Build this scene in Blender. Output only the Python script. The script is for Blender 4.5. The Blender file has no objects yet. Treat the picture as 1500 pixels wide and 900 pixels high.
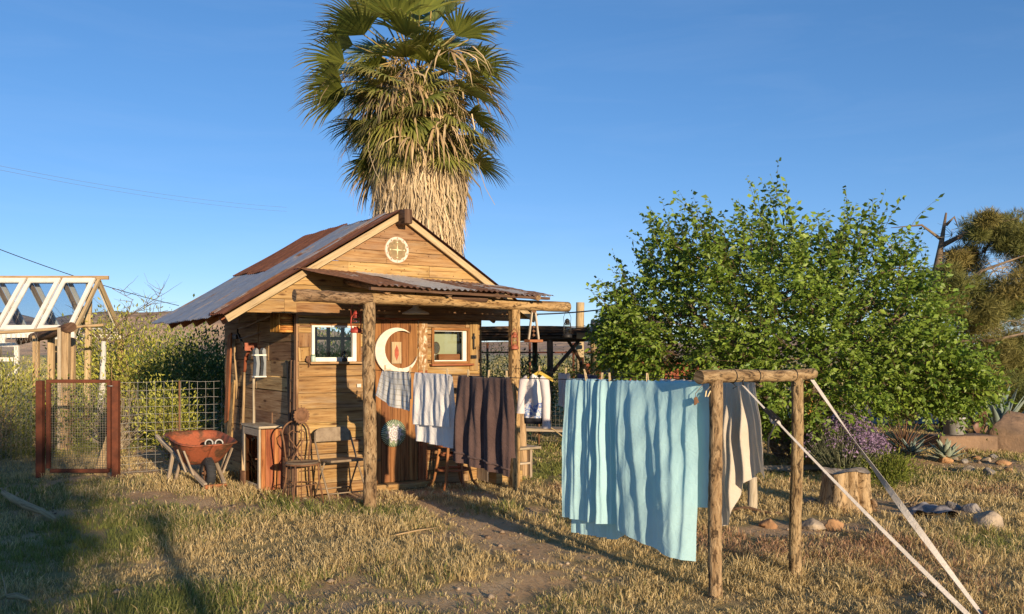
import bpy, math, random
import numpy as np
from mathutils import Vector, Matrix

random.seed(7)
RNG = np.random.default_rng(7)
V = Vector
F, CX, HY, H = 1300.0, 750.0, 515.0, 1.65      # the camera: focal length and centre in photo pixels, horizon row, eye height
SC = bpy.context.scene
COL = SC.collection

# ------------------------------------------------------------------ places
def P(px, py, Y):                 # a point seen at a pixel, Y metres ahead
    return V(((px - CX) / F * Y, Y, H - (py - HY) / F * Y))
def G(px, py):                    # the ground point seen at a pixel
    Y = F * H / (py - HY)
    return V(((px - CX) / F * Y, Y, 0))
U = V((0.824, 0.566, 0)).normalized()       # along the shed's front
N = V((-U.y, U.x, 0))                       # from the front into the shed
W0 = V((-1.252, 10.85, 0))
Z = V((0, 0, 1))
def S(s, t, z): return W0 + U * s + N * t + Z * z
def on_t(px, py, t):              # shed coordinates (s, z) of a pixel on a plane parallel to the front
    r = (px - CX) / F
    o = W0 + N * t
    s = (r * o.y - o.x) / (U.x - r * U.y)
    Y = o.y + U.y * s
    return s, H - (py - HY) / F * Y
def on_s(px, py, s):              # shed coordinates (t, z) of a pixel on a plane parallel to the side
    r = (px - CX) / F
    o = W0 + U * s
    t = (r * o.y - o.x) / (N.x - r * N.y)
    Y = o.y + N.y * t
    return t, H - (py - HY) / F * Y
def SP(px, py, t):
    s, z = on_t(px, py, t)
    return S(s, t, z)
def rnd(a, b): return random.uniform(a, b)

# ------------------------------------------------------------------ mesh builder
class MB:
    def __init__(self):
        self.v = []; self.f = []; self.uv = []; self.t = []; self.sm = []; self.mi = []
    def face(self, idx, uvs, tone=0.5, smooth=False, mi=0):
        self.f.append(tuple(idx)); self.uv.extend(uvs); self.t.append(tone); self.sm.append(smooth); self.mi.append(mi)
    def box(self, c, hx, hy, hz, tone=None, mi=0, taper=1.0):
        if tone is None: tone = rnd(0, 1)
        c = V(c); ax = [V(hx), V(hy), V(hz)]
        L = [a.length for a in ax]
        lo = L.index(max(L))
        b = len(self.v)
        for i in range(8):
            sx, sy, sz = (1 if i & 1 else -1), (1 if i & 2 else -1), (1 if i & 4 else -1)
            k = taper if sz > 0 else 1.0
            self.v.append(c + ax[0] * sx * k + ax[1] * sy * k + ax[2] * sz)
        ou, ov = rnd(0, 50), rnd(0, 50)
        quads = ((0, (0, 4, 6, 2)), (0, (1, 3, 7, 5)), (1, (0, 1, 5, 4)), (1, (2, 6, 7, 3)), (2, (0, 2, 3, 1)), (2, (4, 5, 7, 6)))
        for k, q in quads:
            o = [i for i in range(3) if i != k]
            ua = lo if lo in o else o[0]
            va = o[1] if ua == o[0] else o[0]
            uvs = []
            for i in q:
                su = 1 if i & (1 << ua) else -1
                sv = 1 if i & (1 << va) else -1
                uvs.append((ou + su * L[ua], ov + sv * L[va] + 0.37 * k))
            self.face([b + i for i in q], uvs, tone, False, mi)
    def board(self, p0, p1, wdir, w, th, tone=None, mi=0):
        p0 = V(p0); p1 = V(p1); d = (p1 - p0)
        wd = V(wdir); dn = d.normalized()
        wd = (wd - dn * wd.dot(dn)).normalized()
        td = dn.cross(wd)
        self.box((p0 + p1) / 2, d / 2, wd * w / 2, td * th / 2, tone, mi)
    def tube(self, pts, r, seg=10, tone=None, cap=True, wob=0.0, mi=0, smooth=True, flat=None):
        if tone is None: tone = rnd(0, 1)
        pts = [V(p) for p in pts]; n = len(pts)
        rr = list(r) if hasattr(r, '__len__') else [r] * n
        ou, ov = rnd(0, 50), rnd(0, 50)
        b = len(self.v)
        a = None; u = 0.0; us = []
        for i, p in enumerate(pts):
            d = (pts[min(i + 1, n - 1)] - pts[max(i - 1, 0)])
            d = d.normalized() if d.length > 1e-9 else V((0, 0, 1))
            if a is None:
                a = d.orthogonal().normalized()
                if flat is not None:
                    a = V(flat); a = (a - d * a.dot(d)).normalized()
            else:
                a = a - d * a.dot(d)
                a = a.normalized() if a.length > 1e-6 else d.orthogonal().normalized()
            c = d.cross(a)
            if i: u += (p - pts[i - 1]).length
            us.append(u)
            for k in range(seg):
                an = 2 * math.pi * k / seg
                q = rr[i] * (1 + (rnd(-wob, wob) if wob else 0))
                self.v.append(p + a * math.cos(an) * q + c * math.sin(an) * q)
        for i in range(n - 1):
            R = rr[i]
            for k in range(seg):
                k2 = (k + 1) % seg
                v0, v1 = 2 * math.pi * k / seg * R, 2 * math.pi * (k + 1) / seg * R
                self.face([b + i * seg + k, b + i * seg + k2, b + (i + 1) * seg + k2, b + (i + 1) * seg + k],
                          [(ou + us[i], ov + v0), (ou + us[i], ov + v1), (ou + us[i + 1], ov + v1), (ou + us[i + 1], ov + v0)], tone, smooth, mi)
        if cap and seg > 2:
            self.face([b + k for k in range(seg)][::-1], [(ou + math.cos(6.2832 * k / seg) * rr[0] * 0.2, ov + math.sin(6.2832 * k / seg) * rr[0] * 2) for k in range(seg)], tone, False, mi)
            e = b + (n - 1) * seg
            self.face([e + k for k in range(seg)], [(ou + math.cos(6.2832 * k / seg) * rr[-1] * 0.2, ov + math.sin(6.2832 * k / seg) * rr[-1] * 2) for k in range(seg)], tone, False, mi)
    def lathe(self, c, prof, seg=24, tone=0.5, axis=None, mi=0, smooth=True, sx=1.0, sy=1.0, xdir=None):
        c = V(c); az = V(axis).normalized() if axis is not None else V((0, 0, 1))
        if xdir is not None: ax = V(xdir).normalized()
        else: ax = V((1, 0, 0)) if abs(az.z) > 0.9 else az.cross(V((0, 0, 1))).normalized()
        ay = az.cross(ax)
        b = len(self.v)
        for (r, z) in prof:
            for k in range(seg):
                an = 2 * math.pi * k / seg
                self.v.append(c + ax * math.cos(an) * r * sx + ay * math.sin(an) * r * sy + az * z)
        for i in range(len(prof) - 1):
            for k in range(seg):
                k2 = (k + 1) % seg
                u0, u1 = k / seg, (k + 1) / seg
                self.face([b + i * seg + k, b + i * seg + k2, b + (i + 1) * seg + k2, b + (i + 1) * seg + k],
                          [(u0, prof[i][1]), (u1, prof[i][1]), (u1, prof[i + 1][1]), (u0, prof[i + 1][1])], tone, smooth, mi)
    def prism(self, poly, o, ax, ay, th, tone=0.5, mi=0, ruv=True):      # poly in (ax, ay), extruded by vector th
        o = V(o); ax = V(ax); ay = V(ay); th = V(th); n = len(poly); b = len(self.v)
        ou, ov = (rnd(0, 50), rnd(0, 50)) if ruv else (0, 0); q = [(x + ou, y + ov) for (x, y) in poly]
        for k in (0, 1):
            for (x, y) in poly: self.v.append(o + ax * x + ay * y + th * k)
        self.face([b + n + i for i in range(n)], q, tone, False, mi)
        self.face([b + i for i in range(n)][::-1], q[::-1], tone, False, mi)
        for i in range(n):
            j = (i + 1) % n
            self.face([b + i, b + j, b + n + j, b + n + i], [(q[i][0], ov), (q[j][0], ov), (q[j][0], ov + .02), (q[i][0], ov + .02)], tone, False, mi)
    def grid(self, fn, nu, nv, tone=0.5, mi=0, smooth=True, uvf=None, tonef=None):
        b = len(self.v)
        for j in range(nv + 1):
            for i in range(nu + 1):
                self.v.append(V(fn(i / nu, j / nv)))
        for j in range(nv):
            for i in range(nu):
                q = [b + j * (nu + 1) + i, b + j * (nu + 1) + i + 1, b + (j + 1) * (nu + 1) + i + 1, b + (j + 1) * (nu + 1) + i]
                uv = [(i / nu, j / nv), ((i + 1) / nu, j / nv), ((i + 1) / nu, (j + 1) / nv), (i / nu, (j + 1) / nv)]
                if uvf: uv = [uvf(*x) for x in uv]
                self.face(q, uv, tonef(i / nu, j / nv) if tonef else tone, smooth, mi)
    def build(self, name, mat, parent=None, base=None, bevel=0.0, solid=0.0, sub=0):
        off = LOC.get(parent.name, V((0, 0, 0))) if parent is not None else (V(base) if base is not None else V((0, 0, 0)))
        me = bpy.data.meshes.new(name)
        me.from_pydata([tuple(p - off) for p in self.v], [], self.f)
        uvl = me.uv_layers.new(name='UVMap')
        uvl.data.foreach_set('uv', np.array(self.uv, dtype=np.float32).ravel())
        at = me.attributes.new('tone', 'FLOAT', 'FACE')
        at.data.foreach_set('value', np.array(self.t, dtype=np.float32))
        me.polygons.foreach_set('use_smooth', np.array(self.sm, dtype=bool))
        mats = mat if isinstance(mat, (list, tuple)) else [mat]
        for m in mats: me.materials.append(m)
        if len(mats) > 1: me.polygons.foreach_set('material_index', np.array(self.mi, dtype=np.int32))
        return link(name, me, parent, off if parent is None else None, bevel, solid, sub)

LOC = {}
def link(name, me, parent=None, base=None, bevel=0.0, solid=0.0, sub=0):
    me.update()
    o = bpy.data.objects.new(name, me); COL.objects.link(o)
    if parent is not None:
        o.parent = parent
        LOC[o.name] = LOC[parent.name]
    else:
        o.location = base if base is not None else (0, 0, 0)
        LOC[o.name] = V(o.location)
    if bevel:
        m = o.modifiers.new('bevel', 'BEVEL'); m.width = bevel; m.segments = 1; m.limit_method = 'ANGLE'; m.angle_limit = 0.7
    if solid:
        m = o.modifiers.new('solid', 'SOLIDIFY'); m.thickness = solid; m.offset = 0
    if sub:
        m = o.modifiers.new('sub', 'SUBSURF'); m.levels = sub; m.render_levels = sub
    return o
def tag(o, label=None, cat=None, group=None, kind=None):
    if label: o['label'] = label
    if cat: o['category'] = cat
    if group: o['group'] = group
    if kind: o['kind'] = kind
    return o
def thing(name, label, cat, loc, group=None):
    o = bpy.data.objects.new(name, None); COL.objects.link(o)
    o.empty_display_size = 0.1; o.location = loc
    LOC[o.name] = V(loc)
    return tag(o, label, cat, group)

def bulk(name, verts, faces, mat, parent=None, base=None, color=None, tone=None, smooth=False, tris=None):
    """A mesh from numpy arrays: quads FACES (n,4) and triangles TRIS (n,3); COLOR per vertex (n,3), TONE per vertex."""
    off = LOC[parent.name] if parent is not None else (V(base) if base is not None else V((0, 0, 0)))
    verts = np.asarray(verts, dtype=np.float32) - np.array(off, dtype=np.float32)
    me = bpy.data.meshes.new(name)
    nq = 0 if faces is None else len(faces); ntr = 0 if tris is None else len(tris)
    loops = []; starts = []
    if nq: loops.append(np.asarray(faces, np.int32).ravel())
    if ntr: loops.append(np.asarray(tris, np.int32).ravel())
    loops = np.concatenate(loops)
    starts = np.concatenate([np.arange(nq) * 4, nq * 4 + np.arange(ntr) * 3]).astype(np.int32)
    me.vertices.add(len(verts)); me.vertices.foreach_set('co', verts.ravel())
    me.loops.add(len(loops)); me.loops.foreach_set('vertex_index', loops)
    me.polygons.add(nq + ntr); me.polygons.foreach_set('loop_start', starts)
    me.update(calc_edges=True)
    if smooth: me.polygons.foreach_set('use_smooth', np.ones(nq + ntr, dtype=bool))
    if color is not None:
        c4 = np.ones((len(verts), 4), np.float32); c4[:, :3] = color
        at = me.attributes.new('col', 'FLOAT_COLOR', 'POINT'); at.data.foreach_set('color', c4.ravel())
    if tone is not None:
        at = me.attributes.new('tone', 'FLOAT', 'POINT'); at.data.foreach_set('value', np.asarray(tone, np.float32))
    for m in (mat if isinstance(mat, (list, tuple)) else [mat]): me.materials.append(m)
    me.validate()
    return link(name, me, parent, off if parent is None else None)

# ------------------------------------------------------------------ node helpers and materials
def new_mat(name):
    m = bpy.data.materials.new(name); m.use_nodes = True
    m.node_tree.nodes.clear()
    return m, m.node_tree
def nd(nt, typ, ins=None, **kw):
    n = nt.nodes.new(typ)
    for k, v in kw.items(): setattr(n, k, v)
    for k, v in (ins or {}).items():
        if isinstance(v, bpy.types.NodeSocket): nt.links.new(v, n.inputs[k])
        else: n.inputs[k].default_value = v
    return n
def rgba(c): return (c[0], c[1], c[2], 1.0)
def ramp(nt, fac, stops):
    r = nt.nodes.new('ShaderNodeValToRGB')
    nt.links.new(fac, r.inputs[0])
    e = r.color_ramp.elements
    while len(e) > 1: e.remove(e[-1])
    e[0].position = stops[0][0]; e[0].color = rgba(stops[0][1])
    for p, c in stops[1:]:
        k = e.new(p); k.color = rgba(c)
    return r.outputs[0]
def mix(nt, fac, a, b, blend='MIX'):
    n = nt.nodes.new('ShaderNodeMix'); n.data_type = 'RGBA'; n.blend_type = blend
    for s, v in ((0, fac), (6, a), (7, b)):
        if isinstance(v, bpy.types.NodeSocket): nt.links.new(v, n.inputs[s])
        else: n.inputs[s].default_value = rgba(v) if s and not isinstance(v, float) else v
    return n.outputs[2]
def mth(nt, op, a, b=0.0, clamp=False):
    n = nt.nodes.new('ShaderNodeMath'); n.operation = op; n.use_clamp = clamp
    for s, v in ((0, a), (1, b)):
        if isinstance(v, bpy.types.NodeSocket): nt.links.new(v, n.inputs[s])
        else: n.inputs[s].default_value = v
    return n.outputs[0]
def uvmap(nt, scale, loc=(0, 0, 0)):
    u = nd(nt, 'ShaderNodeUVMap', uv_map='UVMap')
    return nd(nt, 'ShaderNodeMapping', {'Vector': u.outputs[0], 'Scale': scale, 'Location': loc}).outputs[0]
def objmap(nt, scale=(1, 1, 1)):
    g = nd(nt, 'ShaderNodeNewGeometry')
    return nd(nt, 'ShaderNodeMapping', {'Vector': g.outputs['Position'], 'Scale': scale}).outputs[0]
def noise(nt, vec, scale=1.0, detail=4.0, rough=0.55, dist=0.0):
    return nd(nt, 'ShaderNodeTexNoise', {'Vector': vec, 'Scale': scale, 'Detail': detail, 'Roughness': rough, 'Distortion': dist}).outputs[0]
def attr(nt, name, out='Fac'):
    return nd(nt, 'ShaderNodeAttribute', attribute_name=name).outputs[out]
def finish(nt, col, rough=0.8, metal=0.0, bump=None, bstr=0.4, bdist=0.004, spec=0.3, sheen=0.0):
    ins = {'Base Color': col if isinstance(col, bpy.types.NodeSocket) else rgba(col), 'Roughness': rough, 'Metallic': metal, 'Specular IOR Level': spec}
    b = nd(nt, 'ShaderNodeBsdfPrincipled', ins)
    if sheen: b.inputs['Sheen Weight'].default_value = sheen
    if bump is not None:
        bp = nd(nt, 'ShaderNodeBump', {'Height': bump, 'Strength': bstr, 'Distance': bdist})
        nt.links.new(bp.outputs[0], b.inputs['Normal'])
    o = nd(nt, 'ShaderNodeOutputMaterial', {'Surface': b.outputs[0]})
    return b

def wood(name, dark, mid, light, grain=(2.0, 36.0), stain=(0.09, 0.045, 0.02), stain_amt=0.55, knots=True, rough=0.82, tone_amt=0.9, bdist=0.004, crack=False, grey=0.0):
    m, nt = new_mat(name)
    f1 = noise(nt, uvmap(nt, (grain[0], grain[1], 1)), 1.0, 6.0, 0.62, 0.6)
    f2 = noise(nt, uvmap(nt, (0.8, 3.2, 1), (3, 7, 0)), 1.0, 4.0, 0.55, 1.2)
    f3 = noise(nt, uvmap(nt, (7.0, 120.0, 1), (1, 2, 0)), 1.0, 3.0, 0.6, 0.2)
    c = ramp(nt, f1, [(0.33, dark), (0.43, mid), (0.66, light)])
    c = mix(nt, mth(nt, 'MULTIPLY', ramp(nt, f2, [(0.45, (0, 0, 0)), (0.72, (1, 1, 1))]), stain_amt), c, stain)
    if grey:
        f5 = noise(nt, uvmap(nt, (1.3, 9, 1), (9, 4, 0)), 1.0, 5.0, 0.6, 0.8)
        c = mix(nt, mth(nt, 'MULTIPLY', ramp(nt, f5, [(0.5, (0, 0, 0)), (0.68, (1, 1, 1))]), grey), c, (0.30, 0.245, 0.18))
    t = attr(nt, 'tone')
    val = mth(nt, 'ADD', mth(nt, 'MULTIPLY', t, tone_amt), 1.0 - tone_amt * 0.55)
    h = nd(nt, 'ShaderNodeHueSaturation', {'Color': c, 'Value': val, 'Hue': mth(nt, 'ADD', mth(nt, 'MULTIPLY', t, 0.03), 0.482)})
    c = h.outputs[0]
    c = mix(nt, ramp(nt, f3, [(0.30, (0.55, 0.55, 0.55)), (0.42, (0, 0, 0))]), c, (dark[0] * .45, dark[1] * .45, dark[2] * .45))
    hgt = mth(nt, 'ADD', f1, mth(nt, 'MULTIPLY', f3, 0.6))
    if knots:
        vo = nd(nt, 'ShaderNodeTexVoronoi', {'Vector': uvmap(nt, (2.4, 8.0, 1)), 'Scale': 1.0, 'Randomness': 1.0})
        k = ramp(nt, vo.outputs['Distance'], [(0.08, (0.9, 0.9, 0.9)), (0.17, (0, 0, 0))])
        c = mix(nt, k, c, (dark[0] * .5, dark[1] * .4, dark[2] * .4))
    if crack:
        f4 = noise(nt, uvmap(nt, (9, 26, 1), (4, 1, 0)), 1.0, 5.0, 0.7, 1.0)
        c = mix(nt, ramp(nt, f4, [(0.39, (0.9, 0.9, 0.9)), (0.49, (0, 0, 0))]), c, (dark[0] * .4, dark[1] * .4, dark[2] * .4))
        hgt = mth(nt, 'ADD', hgt, mth(nt, 'MULTIPLY', f4, 1.5))
    finish(nt, c, rough, 0, hgt, 0.55, bdist, 0.25)
    return m

def plain(name, c, var=0.25, scale=8.0, rough=0.7, metal=0.0, bump=0.2, bdist=0.003, c2=None, spec=0.3):
    m, nt = new_mat(name)
    p = objmap(nt)
    f = noise(nt, p, scale, 6.0, 0.6, 0.3)
    c2 = c2 or (c[0] * (1 - var * 1.6), c[1] * (1 - var * 1.6), c[2] * (1 - var * 1.6))
    col = ramp(nt, f, [(0.3, c2), (0.62, c)])
    finish(nt, col, rough, metal, noise(nt, p, scale * 5, 4.0), bump, bdist, spec)
    return m

def rusty(name, base, rust, amt=0.5, scale=5.0, rough=0.75, metal=0.0, stretch=None):
    m, nt = new_mat(name)
    p = uvmap(nt, stretch) if stretch else objmap(nt)
    f = noise(nt, p, scale, 7.0, 0.65, 0.6)
    g = noise(nt, p, scale * 6, 4.0, 0.6)
    rc = ramp(nt, g, [(0.3, (rust[0] * .45, rust[1] * .45, rust[2] * .45)), (0.65, rust)])
    k = ramp(nt, mth(nt, 'ADD', f, mth(nt, 'MULTIPLY', mth(nt, 'SUBTRACT', attr(nt, 'tone'), 0.5), 0.35)), [(0.62 - amt * 0.35, (0, 0, 0)), (0.72 - amt * 0.3, (1, 1, 1))])
    bc = ramp(nt, g, [(0.3, (base[0] * .75, base[1] * .75, base[2] * .75)), (0.7, base)])
    c = mix(nt, k, bc, rc)
    b = finish(nt, c, rough, 0, g, 0.3, 0.003)
    if metal:
        mm = mth(nt, 'MULTIPLY', mth(nt, 'SUBTRACT', 1.0, k), metal)
        nt.links.new(mm, b.inputs['Metallic'])
        rr = mth(nt, 'ADD', mth(nt, 'MULTIPLY', k, 0.4), 0.42)
        nt.links.new(rr, b.inputs['Roughness'])
    return m

def leafy(name, trans=0.28, rough=0.5, spec=0.35):     # colour from the leaf's own 'col'
    m, nt = new_mat(name)
    c = attr(nt, 'col', 'Color')
    b = nd(nt, 'ShaderNodeBsdfPrincipled', {'Base Color': c, 'Roughness': rough, 'Specular IOR Level': spec})
    t = nd(nt, 'ShaderNodeBsdfTranslucent', {'Color': mix(nt, 1.0, c, (1.0, 1.0, 0.7), 'MULTIPLY')})
    x = nd(nt, 'ShaderNodeMixShader', {0: trans, 1: b.outputs[0], 2: t.outputs[0]})
    nd(nt, 'ShaderNodeOutputMaterial', {'Surface': x.outputs[0]})
    return m

def fabric(name, c, c2=None, weave=900.0, trans=0.25, rough=0.9, wr=0.25, uvcol=None, crease=False):
    m, nt = new_mat(name)
    p = objmap(nt)
    col = ramp(nt, noise(nt, p, 6.0, 3.0), [(0.3, c2 or (c[0] * .93, c[1] * .93, c[2] * .93)), (0.7, c)])
    if uvcol: col = uvcol(nt, col)
    w = noise(nt, p, 30.0, 6.0, 0.62, 0.8)
    if crease:
        hm = mth(nt, 'GREATER_THAN', nd(nt, 'ShaderNodeSeparateXYZ', {0: nd(nt, 'ShaderNodeUVMap', uv_map='UVMap').outputs[0]}).outputs[1], 2.095)
        w = mth(nt, 'ADD', w, mth(nt, 'MULTIPLY', hm, .5))
        e = nd(nt, 'ShaderNodeTexVoronoi', {'Vector': p, 'Scale': 7.0}, feature='DISTANCE_TO_EDGE').outputs[0]
        w = mth(nt, 'ADD', w, mth(nt, 'MULTIPLY', mth(nt, 'MINIMUM', e, .06), 3.0))
    b = nd(nt, 'ShaderNodeBsdfPrincipled', {'Base Color': col, 'Roughness': rough, 'Specular IOR Level': 0.15})
    b.inputs['Sheen Weight'].default_value = 0.1
    bp = nd(nt, 'ShaderNodeBump', {'Height': w, 'Strength': wr, 'Distance': 0.02})
    nt.links.new(bp.outputs[0], b.inputs['Normal'])
    t = nd(nt, 'ShaderNodeBsdfTranslucent', {'Color': col})
    x = nd(nt, 'ShaderNodeMixShader', {0: trans, 1: b.outputs[0], 2: t.outputs[0]})
    nd(nt, 'ShaderNodeOutputMaterial', {'Surface': x.outputs[0]})
    return m

def glassy(name, tint=(0.9, 0.95, 0.95), refl=1.0):
    m, nt = new_mat(name)
    bf = nd(nt, 'ShaderNodeNewGeometry').outputs['Backfacing']
    fr = nd(nt, 'ShaderNodeFresnel', {'IOR': mth(nt, 'SUBTRACT', 1.5, mth(nt, 'MULTIPLY', bf, 1.5 - 1 / 1.5))})
    g = nd(nt, 'ShaderNodeBsdfGlossy', {'Roughness': 0.03, 'Color': (1, 1, 1, 1)})
    t = nd(nt, 'ShaderNodeBsdfTransparent', {'Color': rgba(tint)})
    x = nd(nt, 'ShaderNodeMixShader', {0: mth(nt, 'MULTIPLY', fr.outputs[0], refl, True), 1: t.outputs[0], 2: g.outputs[0]})
    nd(nt, 'ShaderNodeOutputMaterial', {'Surface': x.outputs[0]})
    return m

M = {}
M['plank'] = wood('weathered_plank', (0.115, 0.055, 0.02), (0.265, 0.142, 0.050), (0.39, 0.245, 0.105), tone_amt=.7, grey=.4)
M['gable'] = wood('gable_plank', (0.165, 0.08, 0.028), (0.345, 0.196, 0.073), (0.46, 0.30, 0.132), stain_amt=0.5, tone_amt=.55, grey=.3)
M['side'] = wood('side_plank', (0.16, 0.08, 0.034), (0.38, 0.225, 0.10), (0.55, 0.37, 0.19), stain_amt=0.6, tone_amt=.8)
M['doorwood'] = wood('door_plank', (0.085, 0.032, 0.011), (0.205, 0.083, 0.027), (0.31, 0.145, 0.052), grain=(1.4, 26), stain_amt=0.5)
M['trim'] = wood('pale_trim', (0.26, 0.165, 0.08), (0.40, 0.285, 0.155), (0.51, 0.385, 0.23), stain_amt=0.3, knots=False, tone_amt=0.3, grey=.3)
M['log'] = wood('debarked_log', (0.15, 0.075, 0.028), (0.34, 0.20, 0.085), (0.48, 0.32, 0.16), grain=(3, 22), stain_amt=0.5, tone_amt=0.4, bdist=0.01, crack=True)
M['bark'] = wood('rough_bark', (0.085, 0.05, 0.026), (0.26, 0.165, 0.08), (0.43, 0.305, 0.17), grain=(7, 26), stain_amt=0.5, tone_amt=0.4, bdist=0.02, crack=True)
M['darkwood'] = wood('dark_beam', (0.045, 0.025, 0.014), (0.11, 0.065, 0.035), (0.2, 0.13, 0.075), stain_amt=0.3, tone_amt=0.5)
M['greywood'] = wood('grey_wood', (0.16, 0.12, 0.085), (0.34, 0.27, 0.19), (0.48, 0.40, 0.30), stain_amt=0.3, tone_amt=0.4)
M['redwood'] = wood('red_wood', (0.12, 0.035, 0.012), (0.30, 0.10, 0.035), (0.42, 0.19, 0.08), grain=(1.6, 22), stain_amt=0.4, tone_amt=0.5)
M['postwood'] = wood('post_wood', (0.17, 0.10, 0.05), (0.36, 0.24, 0.125), (0.5, 0.36, 0.2), stain_amt=0.35, tone_amt=0.5)
M['orangepost'] = wood('orange_post', (0.30, 0.13, 0.035), (0.48, 0.23, 0.065), (0.6, 0.33, 0.12), stain_amt=0.25, tone_amt=0.3)
M['galv'] = rusty('galvanised_sheet', (0.50, 0.52, 0.54), (0.24, 0.11, 0.055), 0.22, 3.0, 0.5, 0.75, (1, 1, 1))
M['rustsheet'] = rusty('rusted_sheet', (0.34, 0.25, 0.2), (0.17, 0.068, 0.038), 0.95, 3.0, 0.8, 0.4, (1, 1, 1))
M['porchsheet'] = rusty('porch_sheet', (0.62, 0.58, 0.52), (0.26, 0.12, 0.06), 0.55, 4.0, 0.75, 0.2, (1, 1, 1))
M['rust'] = plain('rusted_iron', (0.145, 0.043, 0.02), 0.35, 9.0, 0.85, c2=(0.075, 0.026, 0.014))
M['brownrust'] = plain('brown_rusted_iron', (0.20, 0.10, 0.05), 0.3, 14.0, 0.8, c2=(0.09, 0.045, 0.025))
M['iron'] = plain('black_iron', (0.03, 0.028, 0.027), 0.2, 10.0, 0.55, metal=0.3)
M['wire'] = plain('galvanised_wire', (0.34, 0.33, 0.31), 0.2, 10, 0.5, metal=0.6)
M['darkwire'] = plain('dark_cable', (0.03, 0.03, 0.032), 0.1, 10, 0.6)
M['fencewire'] = plain('fence_wire', (0.30, 0.27, 0.22), 0.2, 10, 0.6, metal=0.3)
M['white'] = plain('white_paint', (0.80, 0.75, 0.66), 0.12, 6.0, 0.6, bump=0.15)
M['cream'] = rusty('cream_paint', (0.74, 0.66, 0.53), (0.42, 0.31, 0.19), 0.12, 5.0, 0.6)
M['redpaint'] = plain('worn_red_paint', (0.38, 0.045, 0.03), 0.3, 20.0, 0.5, c2=(0.16, 0.03, 0.02))
M['redbrown'] = plain('red_brown_paint', (0.36, 0.11, 0.06), 0.3, 20.0, 0.6, c2=(0.2, 0.06, 0.03))
M['barrow'] = rusty('faded_orange_enamel', (0.37, 0.105, 0.05), (0.16, 0.075, 0.042), 0.5, 6.0, 0.65)
M['rubber'] = plain('tyre_rubber', (0.035, 0.036, 0.04), 0.2, 20, 0.8)
M['greypaint'] = plain('grey_paint', (0.24, 0.265, 0.285), 0.15, 8, 0.6)
M['chairpaint'] = plain('tan_chair_paint', (0.27, 0.205, 0.135), 0.25, 15, 0.55, metal=0.2, c2=(0.17, 0.12, 0.075))
M['dirtwhite'] = plain('dull_white_plastic', (0.62, 0.6, 0.55), 0.15, 10, 0.5)
M['pot'] = plain('white_pot', (0.42, 0.405, 0.38), 0.1, 8, 0.6)
M['glass'] = glassy('window_glass', (0.8, 0.86, 0.84), 1.0)
M['oldglass'] = glassy('old_glass', (0.74, 0.81, 0.88), 2.0)
def webbing(nt, col):
    u = nd(nt, 'ShaderNodeUVMap', uv_map='UVMap').outputs[0]; sx = nd(nt, 'ShaderNodeSeparateXYZ', {0: u})
    w = mth(nt, 'SINE', mth(nt, 'MULTIPLY', sx.outputs[1], 56.0)); c = mix(nt, mth(nt, 'MULTIPLY', mth(nt, 'ADD', w, 1.0), .10), col, (.40, .35, .29))
    d = ramp(nt, noise(nt, objmap(nt), 9, 5, .65, .6), [(.45, (0, 0, 0)), (.7, (.55, .55, .55))])
    return mix(nt, d, c, (.42, .35, .27))
M['strap'] = fabric('white_webbing', (0.68, 0.62, 0.54), weave=500, trans=0.1, wr=0.5, uvcol=webbing)
M['rope'] = plain('pale_rope', (0.5, 0.42, 0.3), 0.2, 30, 0.9)
M['peg'] = wood('peg_wood', (0.36, 0.24, 0.12), (0.54, 0.40, 0.22), (0.66, 0.52, 0.32), knots=False, stain_amt=0.1, tone_amt=0.4)
M['rock'] = plain('granite', (0.44, 0.35, 0.25), 0.35, 5.0, 0.9, bump=0.8, bdist=0.02, c2=(0.19, 0.155, 0.12))
M['greyrock'] = plain('grey_granite', (0.33, 0.29, 0.25), 0.35, 6.0, 0.9, bump=0.8, bdist=0.02, c2=(0.15, 0.135, 0.12))
M['orangerock'] = plain('ochre_stone', (0.46, 0.26, 0.12), 0.3, 5.0, 0.9, bump=0.8, bdist=0.015, c2=(0.24, 0.13, 0.07))
M['boulder'] = plain('brown_boulder', (0.26, 0.165, 0.10), 0.35, 2.5, 0.9, bump=0.8, bdist=0.03, c2=(0.11, 0.075, 0.05))
M['leaf'] = leafy('leaf_blade', 0.30, 0.45, 0.4)
M['needle'] = leafy('needle_blade', 0.15, 0.6, 0.2)
M['frond'] = leafy('palm_blade', 0.22, 0.4, 0.5)
M['straw'] = leafy('straw_blade', 0.18, 0.8, 0.1)
M['grassm'] = leafy('grass_blade', 0.36, 0.75, 0.15)
M['succ'] = leafy('succulent_skin', 0.05, 0.55, 0.3)
# ------------------------------------------------------------------ camera, sun, sky
cam = bpy.data.cameras.new('camera'); co = bpy.data.objects.new('camera', cam); COL.objects.link(co)
co.location = (0, 0, H); co.rotation_euler = (math.radians(90), 0, 0)
cam.sensor_width = 36.0; cam.lens = 36.0 * F / 1500.0; cam.shift_y = 65.0 / 1500.0
cam.clip_start = 0.05; cam.clip_end = 20000
SC.camera = co
SUN_EL = math.radians(9.5)
SUN_AZ = V((0.445, -0.895, 0)).normalized()          # where the sun stands: behind the camera, to its right
sd = SUN_AZ * math.cos(SUN_EL) + Z * math.sin(SUN_EL)
sun = bpy.data.lights.new('sun', 'SUN'); so = bpy.data.objects.new('sun', sun); COL.objects.link(so)
sun.energy = 4.8; sun.angle = math.radians(0.55); sun.color = (1.0, 0.79, 0.54)
so.rotation_euler = (-sd).to_track_quat('-Z', 'Y').to_euler()
so.location = (10, -20, 12)
wd = bpy.data.worlds.new('World'); SC.world = wd; wd.use_nodes = True
nt = wd.node_tree; nt.nodes.clear()
sky = nd(nt, 'ShaderNodeTexSky', sky_type='NISHITA')
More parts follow.
